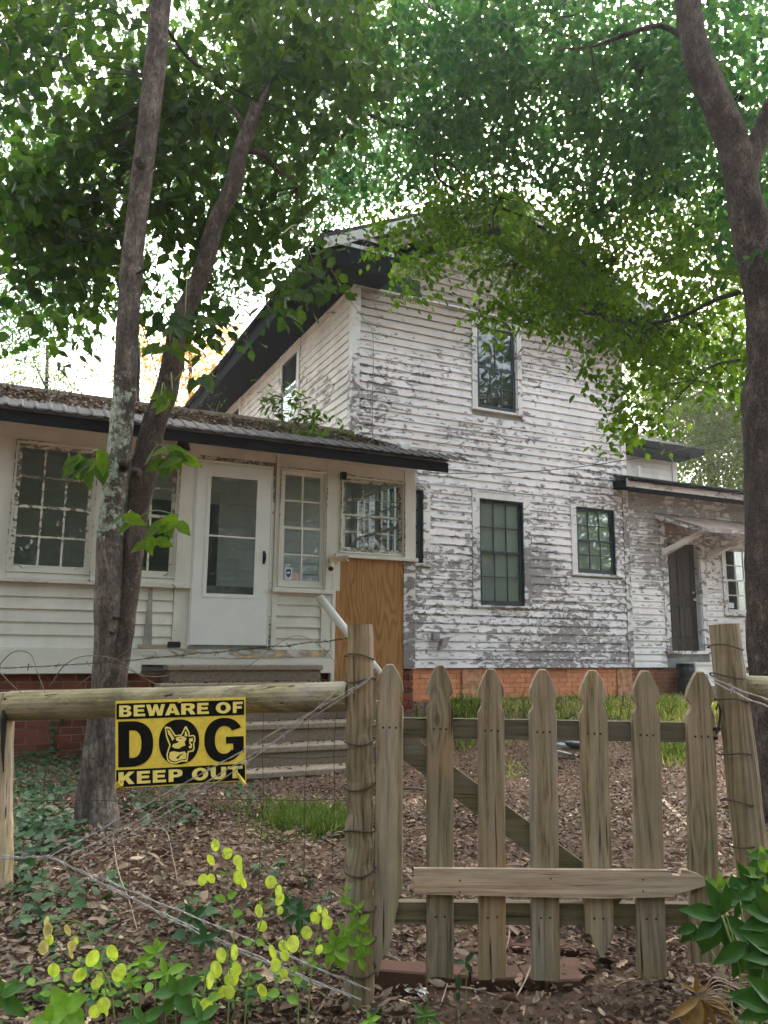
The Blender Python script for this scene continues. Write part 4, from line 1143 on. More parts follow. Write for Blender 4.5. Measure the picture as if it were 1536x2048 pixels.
# sloping soffit boards and rafter tails
m = MB(); m.hexa([(PL, 8.455, roof_z(8.455) - .035), (4.88, 8.455, roof_z(8.455) - .035), (4.88, 8.79, roof_z(8.79) - .035), (PL, 8.79, roof_z(8.79) - .035),
                  (PL, 8.455, roof_z(8.455) - .006), (4.88, 8.455, roof_z(8.455) - .006), (4.88, 10.78, roof_z(10.78) - .006), (PL, 10.78, roof_z(10.78) - .006)])
P_.part('roof_deck', m, 'eave_wood')
for k in range(15):
    uu = -3.6 + k * .60
    if uu > 4.8: break
    m = MB(); m.hexa([(uu, 8.46, 2.18), (uu + .045, 8.46, 2.18), (uu + .045, 8.785, 2.24), (uu, 8.785, 2.24), (uu, 8.46, roof_z(8.46) - .04), (uu + .045, 8.46, roof_z(8.46) - .04), (uu + .045, 8.785, roof_z(8.785) - .04), (uu, 8.785, roof_z(8.785) - .04)])
    P_.part('rafter_tail', m, 'porch_trim')
m = MB(); m.box(PL, 4.60, 10.76, 10.798, 3.05, 3.225); P_.part('upper_board', m, 'old_board')
m = MB(); m.hexa([(1.60, 8.62, 2.13), (1.76, 8.60, 2.11), (1.78, 8.75, 2.13), (1.62, 8.75, 2.14), (1.63, 8.62, 2.20), (1.73, 8.60, 2.21), (1.74, 8.75, 2.22), (1.64, 8.75, 2.20)]); P_.part('rusted_bracket', m, 'black_metal')
# things fixed on the porch wall
m = MB(); m.box(3.60, 3.665, PV - .085, PV - .02, 1.995, 2.085, .006); m.box(3.665, 3.80, PV - .03, PV - .018, 2.055, 2.07); m.tube([(3.632, PV - .086, 2.04), (3.632, PV - .095, 2.04)], .018, 10)
single_h = Thing('wall_sensor', 'small black box fixed at the top left of the short porch window', 'sensor', (3.63, PV - .02, 2.0), True)
single_h.part('body', m, 'black_plastic')
L_ = Thing('lamp_holder', 'yellowed double spotlight holder without bulbs above the plywood corner', 'lamp holder', (3.53, PV - .02, .98), True)
m = MB(); m.tube([(3.53, PV - .02, 1.01), (3.53, PV - .06, 1.01)], [.06, .055], 10); L_.part('base', m, 'beige_plastic')
for (a, c_) in (((3.55, PV - .06, 1.02), (3.66, PV - .17, 1.035)), ((3.51, PV - .06, .99), (3.45, PV - .16, .90))):
    a = np.array(a); c_ = np.array(c_)
    m = MB(); m.tube([a, a + (c_ - a) * .35, a + (c_ - a) * .4, c_], [.018, .022, .034, .038], 10)
    s_ = L_.part('socket', m, 'beige_plastic')
    dd = (c_ - a) / np.linalg.norm(c_ - a)
    m = MB(); m.tube([c_ + dd * .001, c_ + dd * .004], [.028, .028], 10); L_.part('socket_mouth', m, 'black_plastic', s_)
# boxes on the house wall
B_ = Thing('utility_boxes', 'two small grey metal boxes hung crooked on the peeling wall', 'utility box', (6.1, HV - .03, .02), True)
m = MB(); m.box(5.955, 6.065, HV - .12, HV - .03, .13, .24, .006); B_.part('upper_box', m, 'grey_box')
m = MB(); m.hexa([(6.05, HV - .14, -.02), (6.16, HV - .14, .01), (6.16, HV - .03, .01), (6.05, HV - .03, -.02), (6.11, HV - .14, .14), (6.22, HV - .14, .17), (6.22, HV - .03, .17), (6.11, HV - .03, .14)]); B_.part('lower_box', m, 'grey_box')

# ------------------------------------------------------------------ concrete steps and handrail
ST = Thing('concrete_steps', 'gritty brown concrete steps leading up to the white storm door', 'steps', (2.6, 7.9, -1.15), True)
for k in range(6):
    vf = 8.5 - .28 * k; zt = -.195 - .18 * k
    ul, urr = (1.62, 3.33) if k == 0 else (1.5, 3.78)
    m = MB(); m.box(ul + .03, urr - .02, vf + .03, (PV - .05 if k == 0 else vf + .33), zt - .40, zt - .056)
    ST.part('riser_block', m, 'concrete')
    m = MB(); m.box(ul, urr, vf, (PV - .051 if k == 0 else vf + .31), zt - .055, zt, .008); ST.part('tread', m, 'concrete_edge')
HR = Thing('handrail', 'flaking white timber handrail sloping down beside the concrete steps', 'handrail', (4.0, 7.6, -1.0), True)
def hp(px, py, v):
    u, z = on_v(px, py, v); return (u, v, z)
a = hp(640, 1196, 8.70); c_ = hp(757, 1345, 7.75)
m = MB(); m.tube([a, tuple((np.array(a) + np.array(c_)) / 2 + np.array([0, 0, .004])), c_], [.048, .046, .045], 10, rough=.08, rs=10); HR.part('rail', m, 'porch_trim', sm=True)
m = MB(); m.box(c_[0] - .12, c_[0] - .03, 7.74, 7.83, -1.2, c_[2] + .04); HR.part('post', m, 'post')
m = MB(); m.tube([(c_[0] - .03, 7.78, c_[2] + .01), (c_[0] + .03, 7.77, c_[2] + .01)], .018, 8); HR.part('bolt', m, 'nail')

# ------------------------------------------------------------------ picket gate
GY = 2.75
def X(px, py, Y=GY):
    p = at(px, py, Y); return p[0], p[2]
gb = (0.53, GY, float(gz(0.53, GY)))
G_ = Thing('picket_gate', 'old garden gate of seven weathered grey pickets, two of them broken at the foot', 'gate', gb)
def picket_outline(w, z0, z1, seed, broken=None):
    rg = random.Random(seed)
    h = w / 2
    L = z1 - z0
    prof = [(x * .045, y) for x, y in ((0, 0), (.25, .001), (.38, .010), (.55, .024), (.75, .043), (.90, .060), (1.0, .080), (1.0, .088), (.93, .096), (.79, .102), (.72, .112), (.75, .124), (.86, .134), (.97, .141), (1.0, .148))]
    s = h / .045
    right = [(x * s, z1 - y) for x, y in prof[1:]]
    left = [(-x, z) for x, z in reversed(right)]
    if broken is None:
        bot = [(h, z0 + rg.uniform(-.004, .004)), (h * .3, z0 + rg.uniform(-.006, .003)), (-h * .4, z0 + rg.uniform(-.004, .006)), (-h, z0 + rg.uniform(-.004, .004))]
    else:
        bot = broken(h, z0)
    return [(0, z1)] + right + bot + left
tops = [(780, 1328), (880, 1330), (982, 1337), (1085, 1338), (1185, 1340), (1290, 1341), (1400, 1343)]
bots = [(775, 1920), (880, 1955), (985, 1957), (1092, 1960), (1200, 1900), (1305, 1955), (1412, 1925)]
wd = [.092, .088, .088, .091, .092, .092, .094]
def br1(h, z0): return [(h, z0 + .205), (h * .8, z0 + .19), (h * .62, z0 + .145), (h * .35, z0 + .09), (h * .1, z0 + .03), (-h * .35, z0 + .01), (-h * .7, z0 - .05), (-h, z0 + .02)]
def br5(h, z0): return [(h, z0 + .045), (h * .6, z0 + .02), (h * .5, z0 + .0), (h * .25, z0 - .015), (0, z0 - .02), (-h * .15, z0 + .0), (-h * .45, z0 + .015), (-h * .6, z0 + .045), (-h, z0 + .055)]
for i, (t, b_, w) in enumerate(zip(tops, bots, wd)):
    xt, zt = X(*t); xb, zb = X(*b_)
    m = MB()
    ol = picket_outline(w, zb, zt, i, {0: br1, 4: br5}.get(i))
    sk = lambda p: (xb + (xt - xb) * (p[1] - zb) / (zt - zb) + p[0], p[1])
    o1 = [sk(p) for p in ol]
    cx = (xt + xb) / 2; cz = (zt + zb) / 2
    # a small chamfer on the front edge
    ins = [sk((p[0] * .955, p[1] - (.003 if p[1] > zt - .02 else 0))) for p in ol]
    n_ = len(ol)
    y0 = GY - .004; y1 = GY + .018
    vs = [(x, y0, z) for x, z in ins] + [(x, y0 + .0035, z) for x, z in o1] + [(x, y1, z) for x, z in o1]
    fs = [tuple(range(n_)), tuple(range(3 * n_ - 1, 2 * n_ - 1, -1))] + [(k * n_ + a, (k + 1) * n_ + a, (k + 1) * n_ + (a + 1) % n_, k * n_ + (a + 1) % n_) for k in range(2) for a in range(n_)]
    m.add(vs, fs)
    po = G_.part('picket', m, 'picket', label={0: 'leftmost picket, split away at the foot', 4: 'fifth picket, broken short above the ground'}.get(i))
    nm = MB()
    for dx in (-.021, .0, .021):
        nx, nzv = X(t[0] + (b_[0] - t[0]) * .2, 1455 + i * 3)
        nm.tube([(nx + dx + random.uniform(-.002, .002), y0 - .0008, nzv + random.uniform(-.003, .003)), (nx + dx, y0 + .002, nzv)], .0042, 6)
        if i not in (0,):
            nx2, nz2 = X(t[0] + (b_[0] - t[0]) * .8, 1832 + i)
            if dx != 0: nm.tube([(nx2 + dx * .7, y0 - .0008, nz2 + random.uniform(-.004, .004)), (nx2 + dx * .7, y0 + .002, nz2)], .0040, 6)
    G_.part('nail_heads', nm, 'nail', po, kind='stuff')
def slat(name, A, B, h0, h1, y0, y1, mat, label=None, dz=0):
    xa, za = X(*A); xb, zb = X(*B)
    m = MB(); m.hexa([(xa, y0, za - h0), (xb, y0, zb - h0), (xb, y1, zb - h0), (xa, y1, za - h0), (xa, y0, za + h1), (xb, y0, zb + h1), (xb, y1, zb + h1), (xa, y1, za + h1)])
    return G_.part(name, m, mat, label=label)
slat('upper_rail', (757, 1456), (1432, 1467), .032, .032, GY + .0185, GY + .056, 'rail_h')
slat('lower_rail', (790, 1830), (1440, 1835), .033, .033, GY + .0185, GY + .056, 'rail_h')
xa, za = X(798, 1484); xb, zb = X(1240, 1812)
dx, dz = xb - xa, zb - za; L = math.hypot(dx, dz); nx_, nz_ = -dz / L * .04, dx / L * .04
m = MB(); m.hexa([(xa - nx_, GY + .019, za - nz_), (xb - nx_, GY + .019, zb - nz_), (xb - nx_, GY + .055, zb - nz_), (xa - nx_, GY + .055, za - nz_),
                  (xa + nx_, GY + .019, za + nz_), (xb + nx_, GY + .019, zb + nz_), (xb + nx_, GY + .055, zb + nz_), (xa + nx_, GY + .055, za + nz_)])
G_.part('diagonal_brace', m, 'rail_h')
# picket nailed across the front
ol = [(828, 1738), (1000, 1739), (1200, 1741), (1338, 1742), (1347, 1751), (1360, 1752), (1366, 1741), (1375, 1742), (1400, 1750), (1419, 1762), (1419, 1768), (1405, 1775), (1372, 1784), (1352, 1789), (1345, 1795), (1200, 1798), (1000, 1793), (828, 1789)]
pts = [X(*q, GY - .03) for q in ol]
m = MB(); m.prism(pts, 1, GY - .026, GY - .0055)
cb = G_.part('cross_picket', m, 'board_h', label='paler picket nailed flat across the lower gate, its right tip broken')
nm = MB()
for q in ((920, 1762), (920, 1785), (1102, 1758), (1287, 1760), (1287, 1783)):
    x, z = X(*q, GY - .03); nm.tube([(x, GY - .0272, z), (x, GY - .024, z)], .003, 6)
G_.part('nail_heads', nm, 'nail', cb, kind='stuff')
# latch
m = MB()
m.tube([at(1432, 1420, GY), at(1436, 1408, GY), at(1441, 1420, GY), at(1438, 1450, GY), at(1430, 1470, GY)], .004, 6)
m.box(at(1424, 1452, GY)[0], at(1440, 1452, GY)[0], GY - .004, GY + .01, at(1430, 1462, GY)[2], at(1430, 1455, GY)[2])
m.box(at(1424, 1452, GY)[0], at(1434, 1452, GY)[0], GY - .004, GY + .01, at(1430, 1480, GY)[2], at(1430, 1473, GY)[2])
G_.part('latch', m, 'nail')

# ------------------------------------------------------------------ posts, rails, sign
def log(name, label, cat, pts, rad, mat, seg=16, rough=.06, rs=7, group=None, sub=6, topcut=.0, base=None):
    P = catmull(pts, sub)
    R = np.interp(np.linspace(0, 1, len(P)), np.linspace(0, 1, len(rad)), rad)
    m = MB(); m.tube(P, list(R), seg, rough=rough, rs=rs)
    return single(name, m, mat, label, cat, group, base=base if base is not None else tuple(P[0]), sm=False)
FP = []
p0 = at(718, 2040, 2.74); p0[2] = float(gz(p0[0], p0[1])) - .08; p1 = at(721, 1250, 2.74)
GP = Thing('gate_post', 'round weathered gate post left of the pickets, wrapped with rusty wire', 'fence post', (p0[0], p0[1], float(gz(p0[0], p0[1]))))
m = MB(); P = [p0 + (p1 - p0) * t for t in np.linspace(0, 1, 26)]
P = [p + np.array([.004 * math.sin(t * 3), 0, 0]) for t, p in enumerate(P)]
m.tube(P, [.048 - .0045 * t / 25 for t in range(26)], 20, rough=.09, rs=9)
GP.part('trunk', m, 'post')
def wrap(T, cx, cy, z, r, tilt=.0, name='wire_loop', mat='wire', th=.0028, ph=0, sag=.012):
    pts = []
    for k in range(25):
        a = 2 * math.pi * k / 24
        pts.append((cx + math.cos(a) * r, cy + math.sin(a) * r, z + tilt * math.cos(a) + sag * math.sin(2 * a + ph) * .5))
    m = MB(); m.tube(pts, th, 5, cap=False)
    T.part(name, m, mat)
for py, tl in ((1312, -.010), (1360, .004), (1484, .012), (1573, .010), (1658, .008), (1742, .009), (1815, .01), (1878, .013), (1942, .016)):
    pp = at(720, py, 2.74); wrap(GP, pp[0], pp[1], pp[2], .051, tl * .5, ph=py)
p0 = at(1492, 1800, 2.74); p0[0] += .06; p0[2] = float(gz(p0[0], p0[1])) - .08; p1 = at(1447, 1249, 2.78)
pm = at(1487, 1730, 2.74)
GR = Thing('gate_post', 'leaning squared gate post right of the pickets with wire bands', 'fence post', (p0[0], p0[1], float(gz(p0[0], p0[1]))))
m = MB(); P = [p0 + (p1 - p0) * t for t in np.linspace(0, 1, 26)]
m.tube(P, [.058 - .008 * t / 25 for t in range(26)], 14, rough=.10, rs=6)
GR.part('trunk', m, 'post')
for py in (1294, 1352, 1400, 1506, 1602, 1687):
    t = (py - 1249) / (1800 - 1249); c0 = p1 + (p0 - p1) * t * .9; pp = at(1447 + (py - 1249) * .083, py, 2.76); wrap(GR, pp[0], 2.76, pp[2], .056, -.004, ph=py)
# left rail post (split, broken) and rails
LY = 3.15
p0 = at(2, 1770, LY); p0[2] = float(gz(p0[0], p0[1])) - .05; p1 = at(2, 1385, LY)
m = MB(); P = [p0 + (p1 - p0) * t for t in np.linspace(0, 1, 20)]
m.tube(P, [.055, .05, .048, .047, .05, .048, .046, .047, .047, .046, .046, .046, .047, .047, .046, .045, .044, .043, .042, .040], 12, rough=.16, rs=6)
LP = Thing('fence_post', 'pale splintered fence post at the left edge under the rail end', 'fence post', (p0[0], p0[1], float(gz(p0[0], p0[1]))))
LP.part('trunk', m, 'post_pale')
m = MB(); q = at(8, 1410, LY - .05); q2 = at(5, 1540, LY - .05)
m.tube([at(12, 1396, LY - .045), at(8, 1440, LY - .05), at(6, 1500, LY - .048), at(7, 1545, LY - .046)], [.008, .012, .007, .002], 6); LP.part('dark_split', m, 'black_metal')
a0, a1, a2 = at(22, 1411, LY), at(360, 1402, LY - .17), at(700, 1393, 2.76)
log('fence_rail', 'thick mossy round rail carrying the yellow dog sign', 'fence rail', [a0, a1, a2], [.056, .053, .050, .048], 'log', 20, .07, 3.2, 'round fence rails beside the gate')
b0, b1 = at(1478, 1377, 2.80), at(1640, 1384, 2.62)
log('fence_rail', 'short end of a round rail running out of the picture right of the gate', 'fence rail', [b0, (b0 + b1) / 2, b1], [.044, .046, .046], 'log', 18, .07, 3.2, 'round fence rails beside the gate')

# the sign, hanging just in front of the rail
s00, s10, s11, s01 = at(231, 1402, 2.86), at(491, 1394, 2.82), at(492, 1562, 2.80), at(231, 1577, 2.84)
SG = Thing('dog_sign', 'yellow and black BEWARE OF DOG KEEP OUT sign wired to the fence rail', 'sign', tuple(s01))
ex = (s10 - s00 + s11 - s01) / 2; SWd = np.linalg.norm(ex); 
def sgp(x, y, d=0.0):         # x, y in 0..1 over the sign, y up; d towards the camera
    top = s00 + (s10 - s00) * x; bot = s01 + (s11 - s01) * x
    p = bot + (top - bot) * y
    n = np.cross(s10 - s00, s00 - s01); n = n / np.linalg.norm(n)
    bow = 0.0
    return p + n * (-1 if n[1] > 0 else 1) * (d + bow)
def sheet(T, name, mat, x0, x1, y0, y1, d, parent=None, thick=.0008, nx=14, ny=10, label=None):
    m = MB(); vs = []
    for dd in (d, d - thick):
        for j in range(ny + 1):
            for i in range(nx + 1):
                vs.append(sgp(x0 + (x1 - x0) * i / nx, y0 + (y1 - y0) * j / ny, dd))
    n1 = (nx + 1) * (ny + 1)
    fs = []
    for j in range(ny):
        for i in range(nx):
            a = j * (nx + 1) + i
            fs.append((a, a + 1, a + nx + 2, a + nx + 1)); fs.append((n1 + a, n1 + a + nx + 1, n1 + a + nx + 2, n1 + a + 1))
    for i in range(nx):
        a = i; fs.append((a, n1 + a, n1 + a + 1, a + 1)); a = ny * (nx + 1) + i; fs.append((a, a + 1, n1 + a + 1, n1 + a))
    for j in range(ny):
        a = j * (nx + 1); fs.append((a, a + nx + 1, n1 + a + nx + 1, n1 + a)); a = a + nx; fs.append((a, n1 + a, n1 + a + nx + 1, a + nx + 1))
    m.add(vs, fs)
    return T.part(name, m, mat, parent, label=label)
plate = sheet(SG, 'plate', 'sign_yellow', 0, 1, 0, 1, 0.0)
sheet(SG, 'top_band', 'sign_black', .008, .990, .785, .968, .0012, plate)
sheet(SG, 'bottom_band', 'sign_black', .006, .994, .012, .205, .0012, plate)
def poly_fill(polys, res=.02):
    """2-D outlines (with holes) filled by the curve filler; returns verts, faces."""
    cu = bpy.data.curves.new('tmp', 'CURVE'); cu.dimensions = '2D'; cu.fill_mode = 'BOTH'
    for pl in polys:
        s = cu.splines.new('POLY'); s.points.add(len(pl) - 1)
        for k, (x, y) in enumerate(pl): s.points[k].co = (x, y, 0, 1)
        s.use_cyclic_u = True
    o = bpy.data.objects.new('tmp', cu); C.objects.link(o)
    dg = bpy.context.evaluated_depsgraph_get(); dg.update()
    me = bpy.data.meshes.new_from_object(o.evaluated_get(dg))
    vs = [tuple(v.co)[:2] for v in me.vertices]; fs = [tuple(p.vertices) for p in me.polygons]
    bpy.data.objects.remove(o); bpy.data.curves.remove(cu); bpy.data.meshes.remove(me)
    return vs, fs
def flat(name, mat, polys, d, parent, label=None):
    vs, fs = poly_fill(polys)
    m = MB(); m.add([sgp(x, y, d) for x, y in vs], fs)
    return SG.part(name, m, mat, parent, label=label, fix=False)
def ell(cx, cy, rx_, ry_, n=40, a0=0, a1=2 * math.pi, p=2.0):
    out = []
    for k in range(n + (0 if abs(a1 - a0 - 2 * math.pi) < 1e-6 else 1)):
        a = a0 + (a1 - a0) * k / n
        c, s = math.cos(a), math.sin(a)
        out.append((cx + rx_ * math.copysign(abs(c) ** (2 / p), c), cy + ry_ * math.copysign(abs(s) ** (2 / p), s)))
    return out
# big letters
D1 = [(.022, .235), (.022, .758)] + [(.115, .758)] + ell(.115, .4965, .178, .2615, 24, math.pi / 2, -math.pi / 2, 2.4)
D2 = [(.108, .335), (.108, .652)] + ell(.130, .4935, .072, .1585, 16, math.pi / 2, -math.pi / 2, 2.4)
flat('letter_d', 'sign_black', [D1, D2], .0014, plate)
flat('letter_o', 'sign_black', [ell(.492, .4965, .155, .262, 44, p=2.2)], .0014, plate)
Gp = ell(.835, .4965, .150, .262, 30, math.radians(38), math.radians(322), 2.2)
Go = Gp + [(.985, .33), (.985, .545), (.855, .545), (.855, .455), (.905, .455), (.905, .375)] 
Gi = ell(.845, .4965, .070, .165, 22, math.radians(318), math.radians(42), 2.2)
Gpoly = ell(.835, .4965, .150, .262, 34, math.radians(30), math.radians(330), 2.2) + [(.985, .335), (.985, .53), (.850, .53), (.850, .45), (.905, .45), (.905, .37)] + ell(.838, .4965, .072, .165, 24, math.radians(315), math.radians(38), 2.2)
flat('letter_g', 'sign_black', [Gpoly], .0014, plate)
# dog head (pale lines and patches in the O)
def dg_(pts): return [((x - 130) / 1190 , 1 - (y - 165) / 800) for x, y in pts]   # read off a 4.5x enlargement
def dq(pts):
    out = []
    for x, y in pts:
        fx = (x - 136) / 1186.0
        ytop = 178 - 26 * fx; ybot = 968 - 88 * fx
        out.append((fx, 1 - (y - ytop) / (ybot - ytop)))
    return out
head = dq([(590, 420), (605, 412), (640, 420), (690, 490), (740, 482), (775, 410), (790, 412), (815, 462), (817, 492), (850, 486), (868, 500), (868, 540), (858, 560), (862, 605), (850, 632), (808, 640), (800, 690), (795, 722), (740, 722), (690, 742), (640, 735), (612, 712), (605, 660), (620, 610), (632, 580), (615, 540), (600, 500)])
head_in = dq([(600, 432), (632, 432), (682, 500), (745, 494), (780, 430), (805, 468), (806, 502), (848, 498), (858, 510), (856, 540), (846, 562), (850, 600), (842, 620), (798, 630), (788, 690), (784, 710), (738, 710), (690, 730), (645, 723), (622, 704), (616, 662), (631, 612), (644, 578), (628, 536), (612, 496)])
dogp = flat('dog_outline', 'sign_pale', [head, head_in], .0018, plate)
flat('dog_patch', 'sign_pale', [dq([(635, 640), (670, 632), (720, 640), (770, 632), (788, 650), (780, 700), (735, 704), (690, 722), (650, 715), (628, 690)])], .0018, plate)
flat('dog_patch', 'sign_pale', [dq([(690, 512), (730, 500), (765, 500), (790, 520), (770, 548), (778, 580), (748, 590), (720, 608), (680, 606), (655, 590), (668, 568), (700, 560), (720, 545), (695, 538)])], .0018, plate)
flat('dog_patch', 'sign_pale', [dq([(612, 440), (632, 446), (660, 490), (678, 520), (660, 540), (640, 500), (622, 480)])], .0018, plate)
flat('dog_patch', 'sign_pale', [dq([(778, 450), (792, 470), (796, 500), (770, 498)])], .0018, plate)
flat('dog_patch', 'sign_pale', [dq([(812, 520), (846, 512), (846, 540), (820, 552), (838, 570), (836, 600), (815, 606), (806, 590), (826, 578), (812, 560)])], .0018, plate)
flat('dog_mark', 'sign_black', [dq([(690, 690), (730, 660), (768, 652), (730, 672), (712, 700)])], .0021, plate)
flat('dog_mark', 'sign_black', [dq([(716, 520), (745, 512), (738, 526)])], .0021, plate)
# lettering
STK = {  # strokes on a 0..1 cell: outer polygons and holes
 'B': [[(0, 0), (0, 1), (.66, 1), (.9, .9), (.94, .74), (.86, .58), (.74, .53), (.92, .45), (1, .28), (.93, .1), (.72, 0)], [(.34, .60), (.34, .80), (.52, .80), (.60, .76), (.60, .65), (.52, .60)], [(.34, .20), (.34, .42), (.56, .42), (.65, .37), (.65, .25), (.56, .20)]],
 'E': [[(0, 0), (0, 1), (.96, 1), (.96, .78), (.34, .78), (.34, .62), (.90, .62), (.90, .40), (.34, .40), (.34, .22), (1, .22), (1, 0)]],
 'W': [[(0, 1), (.22, 1), (.32, .42), (.42, 1), (.60, 1), (.70, .42), (.80, 1), (1, 1), (.84, 0), (.60, 0), (.51, .52), (.41, 0), (.17, 0)]],
 'A': [[(0, 0), (.34, 1), (.66, 1), (1, 0), (.70, 0), (.64, .18), (.36, .18), (.30, 0)], [(.42, .38), (.58, .38), (.50, .72)]],
 'R': [[(0, 0), (0, 1), (.64, 1), (.90, .90), (.96, .70), (.88, .50), (.72, .43), (.84, .30), (1, 0), (.66, 0), (.50, .32), (.42, .38), (.32, .38), (.32, 0)], [(.32, .58), (.32, .80), (.52, .80), (.62, .75), (.62, .63), (.52, .58)]],
 'O': None,
 'F': [[(0, 0), (0, 1), (1, 1), (1, .78), (.36, .78), (.36, .60), (.90, .60), (.90, .38), (.36, .38), (.36, 0)]],
 'K': [[(0, 0), (0, 1), (.32, 1), (.32, .62), (.62, 1), (1, 1), (.62, .58), (1, 0), (.64, 0), (.42, .38), (.32, .27), (.32, 0)]],
 'P': [[(0, 0), (0, 1), (.66, 1), (.92, .90), (1, .68), (.92, .45), (.66, .35), (.34, .35), (.34, 0)], [(.34, .56), (.34, .80), (.54, .80), (.65, .74), (.65, .62), (.54, .56)]],
 'U': [[(0, 1), (0, .36), (.10, .10), (.34, -.01), (.66, -.01), (.90, .10), (1, .36), (1, 1), (.68, 1), (.68, .36), (.60, .24), (.50, .20), (.40, .24), (.32, .36), (.32, 1)]],
 'T': [[(0, 1), (1, 1), (1, .77), (.67, .77), (.67, 0), (.33, 0), (.33, .77), (0, .77)]],
}
def letters(spec, y0, y1, d):
    for ch, x0, x1 in spec:
        P = STK[ch] if ch != 'O' else [ell(.5, .5, .5, .52, 26), ell(.5, .5, .20, .29, 20)]
        flat('letter_' + ch.lower(), 'sign_pale', [[(x0 + (x1 - x0) * px, y0 + (y1 - y0) * py) for px, py in pl] for pl in P], d, plate)
letters([('B', .030, .128), ('E', .143, .232), ('W', .240, .385), ('A', .385, .500), ('R', .510, .620), ('E', .633, .722), ('O', .775, .888), ('F', .905, .980)], .812, .945, .0018)
letters([('K', .025, .150), ('E', .168, .272), ('E', .290, .392), ('P', .412, .520), ('O', .590, .715), ('U', .735, .850), ('T', .862, .975)], .040, .180, .0018)
m = MB(); m.tube([sgp(.495, .955, .003), sgp(.49, .985, .006), sgp(.50, 1.01, .0), sgp(.505, .96, .003)], .004, 6); SG.part('wire_tie', m, 'yellow_tie')
m = MB(); m.tube([sgp(.93, .11, .004), sgp(.97, .03, .008), sgp(1.0, -.035, .012), sgp(.985, -.01, .006), sgp(.94, .06, .004)], [.004, .006, .007, .005, .003], 6); SG.part('yellow_tie', m, 'yellow_tie')
m = MB(); m.tube([sgp(.0, .03, .004), sgp(.03, .07, .006), sgp(.055, .03, .006), sgp(.02, .01, .006), sgp(.05, .09, .004)], [.004, .006, .006, .005, .003], 6); SG.part('yellow_tie', m, 'yellow_tie')

# ------------------------------------------------------------------ wires
def strand(A, B, sag, th, n=26, twist=.0022, ph=0.0, wob=.004, seed=0):
    rg = random.Random(seed)
    A = np.array(A); B = np.array(B)
    core = []
    for k in range(n + 1):
        t = k / n
        p = A + (B - A) * t; p[2] -= sag * 4 * t * (1 - t); p = p + np.array([0, rg.gauss(0, wob * .3), rg.gauss(0, wob * .35)])
        core.append(p)
    return core
def barbed(name, label, A, B, sag=.02, seed=0, th=.0014, barbs=True, mat='barb', group=None, n=26):
    rg = random.Random(seed)
    core = strand(A, B, sag, th, n, seed=seed)
    core = catmull(core, 3)
    m = MB()
    for ph in (0, math.pi):
        pts = [c + np.array([0, math.cos(k * .9 + ph) * .0021, math.sin(k * .9 + ph) * .0021]) for k, c in enumerate(core)]
        m.tube(pts, th, 4)
    if barbs:
        L = np.linalg.norm(np.array(B) - np.array(A)); nb = max(2, int(L / .13))
        for k in range(nb):
            c = core[int((k + .5) / nb * (len(core) - 1))]
            for q in range(3):
                d = Vector((rg.uniform(-1, 1), rg.uniform(-1, 1), rg.uniform(-1, 1))).normalized() * .013
                m.tube([c - np.array(d), c + np.array(d)], .0009, 4)
    return single(name, m, mat, label, 'barbed wire', group, base=tuple(core[0]))
gA = at(748, 1352, 2.68); lA = at(98, 1714, 2.84); l0 = at(-40, 1708, 2.9); gB = at(742, 2002, 2.64)
wg = 'strands of barbed wire crossing left of the gate'
barbed('barbed_wire', 'upper strand of barbed wire running down left from the gate post across the sign', gA, lA, .006, 1, group=wg)
barbed('barbed_wire', 'middle strand of barbed wire running down left from the gate post across the sign', gA + np.array([-.02, 0, -.015]), lA + np.array([.05, 0, -.005]), .022, 2, group=wg)
barbed('barbed_wire', 'lower sagging strand of barbed wire running down left from the gate post', gA + np.array([-.12, 0, -.05]), lA + np.array([.10, 0, .0]), .045, 3, group=wg)
for k, (dz, sg, lb) in enumerate(((.0, .0, 'upper strand of barbed wire slanting down right to the foot of the gate post'), (-.012, .03, 'second strand of barbed wire slanting down right to the foot of the gate post'), (-.03, .045, 'lowest strand of barbed wire slanting down right to the foot of the gate post'))):
    barbed('barbed_wire', lb, lA + np.array([.02 * k, 0, dz * .4]), gB + np.array([-.03 * k, 0, -dz * .8 - .006 * k + (.03 if k == 0 else 0)]), sg * .5, 10 + k, barbs=(k == 0), group=wg)
for k in range(2):
    barbed('barbed_wire', ['upper', 'lower'][k] + ' strand of barbed wire leaving the picture past the left post', lA + np.array([0, 0, .004 * k]), l0 + np.array([0, 0, -.015 * k]), .004, 20 + k, barbs=False, group=wg, n=8)
barbed('barbed_wire', 'upper barbed wire strand running right from the leaning gate post', at(1420, 1354, 2.70), at(1600, 1418, 2.5), .008, 30, group='strands of barbed wire right of the gate', n=12)
barbed('barbed_wire', 'lower barbed wire strand running right from the leaning gate post', at(1424, 1362, 2.70), at(1600, 1432, 2.5), .012, 31, group='strands of barbed wire right of the gate', n=12)
barbed('barbed_wire', 'rusty top strand of barbed wire strung from the left to the gate post', at(-30, 1336, 3.2), at(400, 1306, 2.95), .01, 33, mat='wire', n=14, group='rusty strands above the rail')
barbed('barbed_wire', 'rusty strand of barbed wire between the sign and the gate post top', at(400, 1306, 2.95), at(697, 1276, 2.76), .004, 34, mat='wire', n=12, group='rusty strands above the rail')
